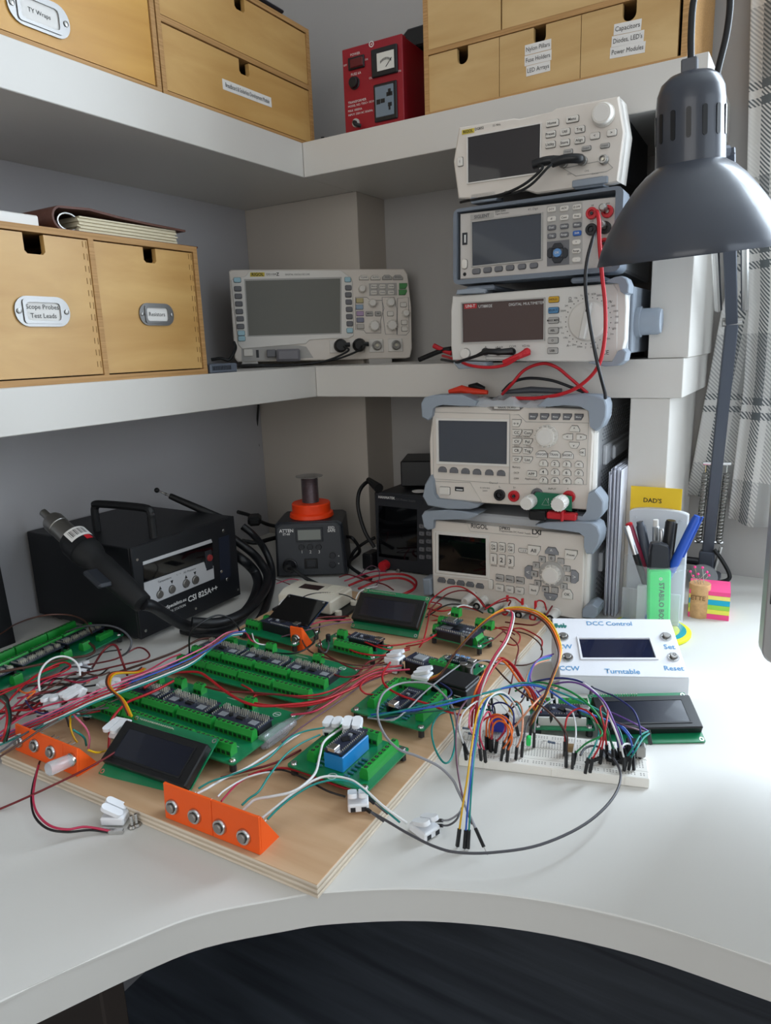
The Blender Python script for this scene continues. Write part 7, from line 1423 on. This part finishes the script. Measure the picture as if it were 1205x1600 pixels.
# ---- jumpers standing in the breadboard
BZ = .0235
arcs = (
 ('orange', [(760, 1152), (761, 1127), (768, 1118), (781, 1117), (795, 1126), (801, 1141), (795, 1158), (786, 1170)], 'orange jumper, outermost of the tight orange arches'),
 ('orange', [(765, 1154), (765, 1132), (772, 1122), (782, 1121), (791, 1130), (794, 1146), (788, 1160)], 'orange jumper, inner tight orange arch'),
 ('orange', [(769, 1155), (770, 1136), (777, 1127), (786, 1128), (797, 1138), (800, 1158), (794, 1172)], 'orange jumper, lowest tight orange arch'),
 ('peach', [(794, 1118), (799, 1102), (805, 1096), (813, 1101), (817, 1118), (815, 1150), (808, 1168)], 'peach jumper standing tallest right of the orange arches'),
 ('red', [(751, 1152), (752, 1131), (765, 1120), (784, 1122), (790, 1138), (784, 1150), (776, 1158)], 'red jumper arching left of the blue component'),
 ('crimson', [(757, 1172), (750, 1150), (753, 1128), (764, 1112), (770, 1135), (768, 1156)], 'crimson jumper at the left of the orange arches'),
 ('white', [(726, 1166), (718, 1140), (722, 1118), (735, 1103), (757, 1090), (775, 1092), (790, 1108), (806, 1130)], 'white jumper arching from the left end of the breadboard'),
 ('pink', [(750, 1170), (740, 1150), (733, 1128), (738, 1108), (752, 1098), (764, 1102)], 'pink jumper at the left end of the breadboard'),
 ('navy', [(796, 1152), (803, 1128), (800, 1108), (785, 1098), (770, 1102), (772, 1120)], 'navy jumper behind the blue component'),
 ('purple', [(777, 1158), (786, 1145), (790, 1130), (786, 1118)], 'purple jumper against the blue component'),
 ('black', [(774, 1120), (772, 1104), (764, 1098), (768, 1086)], 'black jumper behind the orange arches'),
 ('brown', [(790, 1118), (803, 1104), (815, 1096), (824, 1080)], 'brown jumper slanting behind the tallest peach jumper'),
 ('darkgrey', [(817, 1160), (824, 1130), (836, 1110), (848, 1096)], 'dark grey jumper right of the peach jumper'),
 ('yellow', [(831, 1128), (838, 1108), (850, 1090), (862, 1076)], 'yellow jumper slanting back to the control box ribbon'),
 ('grey', [(835, 1146), (838, 1122), (850, 1102), (866, 1092)], 'grey jumper slanting back beside the yellow one'),
 ('red', [(883, 1160), (883, 1140), (888, 1118), (906, 1107), (926, 1118), (939, 1145), (937, 1165), (926, 1186)], 'red jumper, broad arch at the right of the breadboard'),
 ('red', [(940, 1172), (946, 1140), (950, 1110), (944, 1103), (938, 1108), (944, 1135), (948, 1165)], 'red jumper, narrow loop at the right of the breadboard'),
 ('green', [(900, 1176), (917, 1161), (940, 1149), (936, 1135), (922, 1120), (905, 1110)], 'green jumper crossing inside the red arch'),
 ('teal', [(919, 1186), (930, 1165), (936, 1140), (925, 1122), (908, 1115)], 'teal jumper inside the red arch'),
 ('darkgreen', [(958, 1172), (950, 1140), (938, 1118), (924, 1108)], 'dark green jumper right of the red arch'),
 ('white', [(896, 1178), (900, 1150), (899, 1130), (894, 1112), (884, 1108)], 'white jumper under the red arch'),
 ('black', [(885, 1176), (884, 1150), (874, 1130), (862, 1116)], 'black jumper left of the red arch'),
 ('teal', [(1015, 1146), (1005, 1154), (994, 1172), (986, 1184)], 'teal jumper at the right end of the breadboard, outer'),
 ('teal', [(1014, 1142), (1000, 1150), (990, 1168), (980, 1182)], 'teal jumper at the right end of the breadboard, inner'),
 ('purple', [(950, 1112), (962, 1116), (993, 1131), (1014, 1143)], 'purple jumper lying over the desk display, upper'),
 ('plum', [(948, 1120), (966, 1130), (990, 1138), (1014, 1145)], 'plum jumper lying over the desk display, lower'),
 ('navy', [(925, 1074), (945, 1082), (962, 1089), (989, 1109), (1000, 1136), (1001, 1164)], 'navy jumper arching in front of the desk display'),
 ('white', [(975, 1184), (972, 1168), (980, 1162), (992, 1166)], 'short white jumper at the right end of the breadboard'),
 ('blue', [(990, 1180), (985, 1155), (972, 1138), (955, 1126)], 'blue jumper at the right end of the breadboard'))
for c, p, lab in arcs: J_(lab, c, p, BZ, BZ, .026 if len(p) > 5 else .012, (1, 1), r=.00085, down=(1, 1))
for k, (u, v, a) in enumerate(((916, 1192, 30), (950, 1187, -35), (962, 1190, 40))):
    p = on(u, v, .012); link('jumper_plug', DUP, None, Matrix.Translation(p) @ Matrix.Rotation(R(a), 4, 'Z') @ Matrix.Rotation(R(70), 4, 'Y'), ('loose black jumper plug slanting at the front of the breadboard', 'black jumper plug crossing another near the breadboard right end', 'second black jumper plug of the crossed pair')[k], 'jumper plug')
# ---- leads of the upper meters
def lead(label, pts, r, m, name='test_lead'): return MB().tube(spline(pts, 8), r, 8).build(name, m, None, smooth=70, label=label, cat='test lead')
yv = .895
lead('red test lead hanging from the digital multimeter past the rotary switch', [at(933, 330, 'y', .897), at(936, 345, 'y', .885), at(937, 380, 'y', .883), at(941, 430, 'y', .883), at(946, 480, 'y', .883), at(945, 530, 'y', .884), at(935, 572, 'y', .886), at(910, 600, 'y', .893), at(880, 615, 'y', .90), at(840, 622, 'y', .91), at(800, 622, 'y', .92)], .0024, RED)
lead('black test lead hanging from the digital multimeter over the rotary switch', [at(931, 362, 'y', .897), at(925, 378, 'y', .885), at(917, 410, 'y', .883), at(915, 450, 'y', .883), at(921, 500, 'y', .88), at(930, 550, 'y', .882), at(938, 585, 'y', .884), at(945, 612, 'y', .892), at(946, 622, 'y', .90)], .0022, mat('lead_black', '#1c1d22', .35))
lead('red test lead plugged into the rotary multimeter and leading left', [at(824, 549, 'y', .900), at(820, 552, 'y', .885), at(808, 560, 'y', .886), at(790, 570, 'y', .888), at(765, 574, 'y', .89), at(735, 571, 'y', .895), at(712, 562, 'y', .92), at(692, 556, 'y', .97)], .0021, RED)
lead('red test lead arching over the shelf edge behind the electronic load', [at(785, 616, 'y', .94), at(800, 600, 'y', .93), at(820, 578, 'y', .93), at(848, 568, 'y', .93), at(870, 574, 'y', .93), at(890, 590, 'y', .94), at(918, 614, 'y', .95)], .0022, RED)
lead('black test lead arching low over the shelf edge behind the electronic load', [at(785, 612, 'y', .95), at(800, 598, 'y', .95), at(825, 591, 'y', .95), at(860, 594, 'y', .95), at(890, 604, 'y', .95), at(920, 616, 'y', .95)], .0020, mat('lead_black', '#1c1d22', .35))
o = MB().tube([at(826, 549, 'y', .892), at(812, 556, 'y', .884), at(787, 566, 'y', .886)], .004, 10, rad=[.0052, .004, .003]).build('probe_plug', RED, None, label='red shrouded plug in the rotary multimeter', cat='plug')
MB().tube([at(801, 549, 'y', .892), at(782, 550, 'y', .885), at(760, 549, 'y', .886), at(745, 556, 'y', .888), at(715, 566, 'y', .90), at(690, 562, 'y', .95)], .004, 10, rad=[.0048, .004, .0038, .0022, .0020, .0020]).build('probe_plug', BLACK, None, label='black double plug and lead in the rotary multimeter', cat='plug')
for k, (u, v) in enumerate(((881, 254.5), (911, 251.5))):
    x, z = GF.p(u, v); a = GF.M @ Vector((x, -.008, z)); b = GF.M @ Vector((x, -.022, z)); c = GF.M @ Vector((x - .014, -.026, z + .001))
    MB().tube(spline([a, b, c, GF.M @ Vector((x - .030, -.026, z - .001))], 5), .0055, 10, rad=None).build('probe_boot', BLACK, None, smooth=60, label=('black angled plug in the left output of the waveform generator', 'black angled plug in the right output of the waveform generator')[k], cat='plug')
    lead(('black cable from the left waveform output drooping to the left', 'black cable from the right waveform output drooping to the left')[k], [GF.M @ Vector((x - .028, -.026, z - .001)), at(848 + k * 8, 262, 'y', .878), at(825 + k * 8, 284 + k * 2, 'y', .878), at(800 + k * 12, 298 + k, 'y', .88), at(775 + k * 15, 306 - k, 'y', .885), at(745, 311, 'y', .90), at(720, 316, 'y', .95)], .0017, RUBBER)
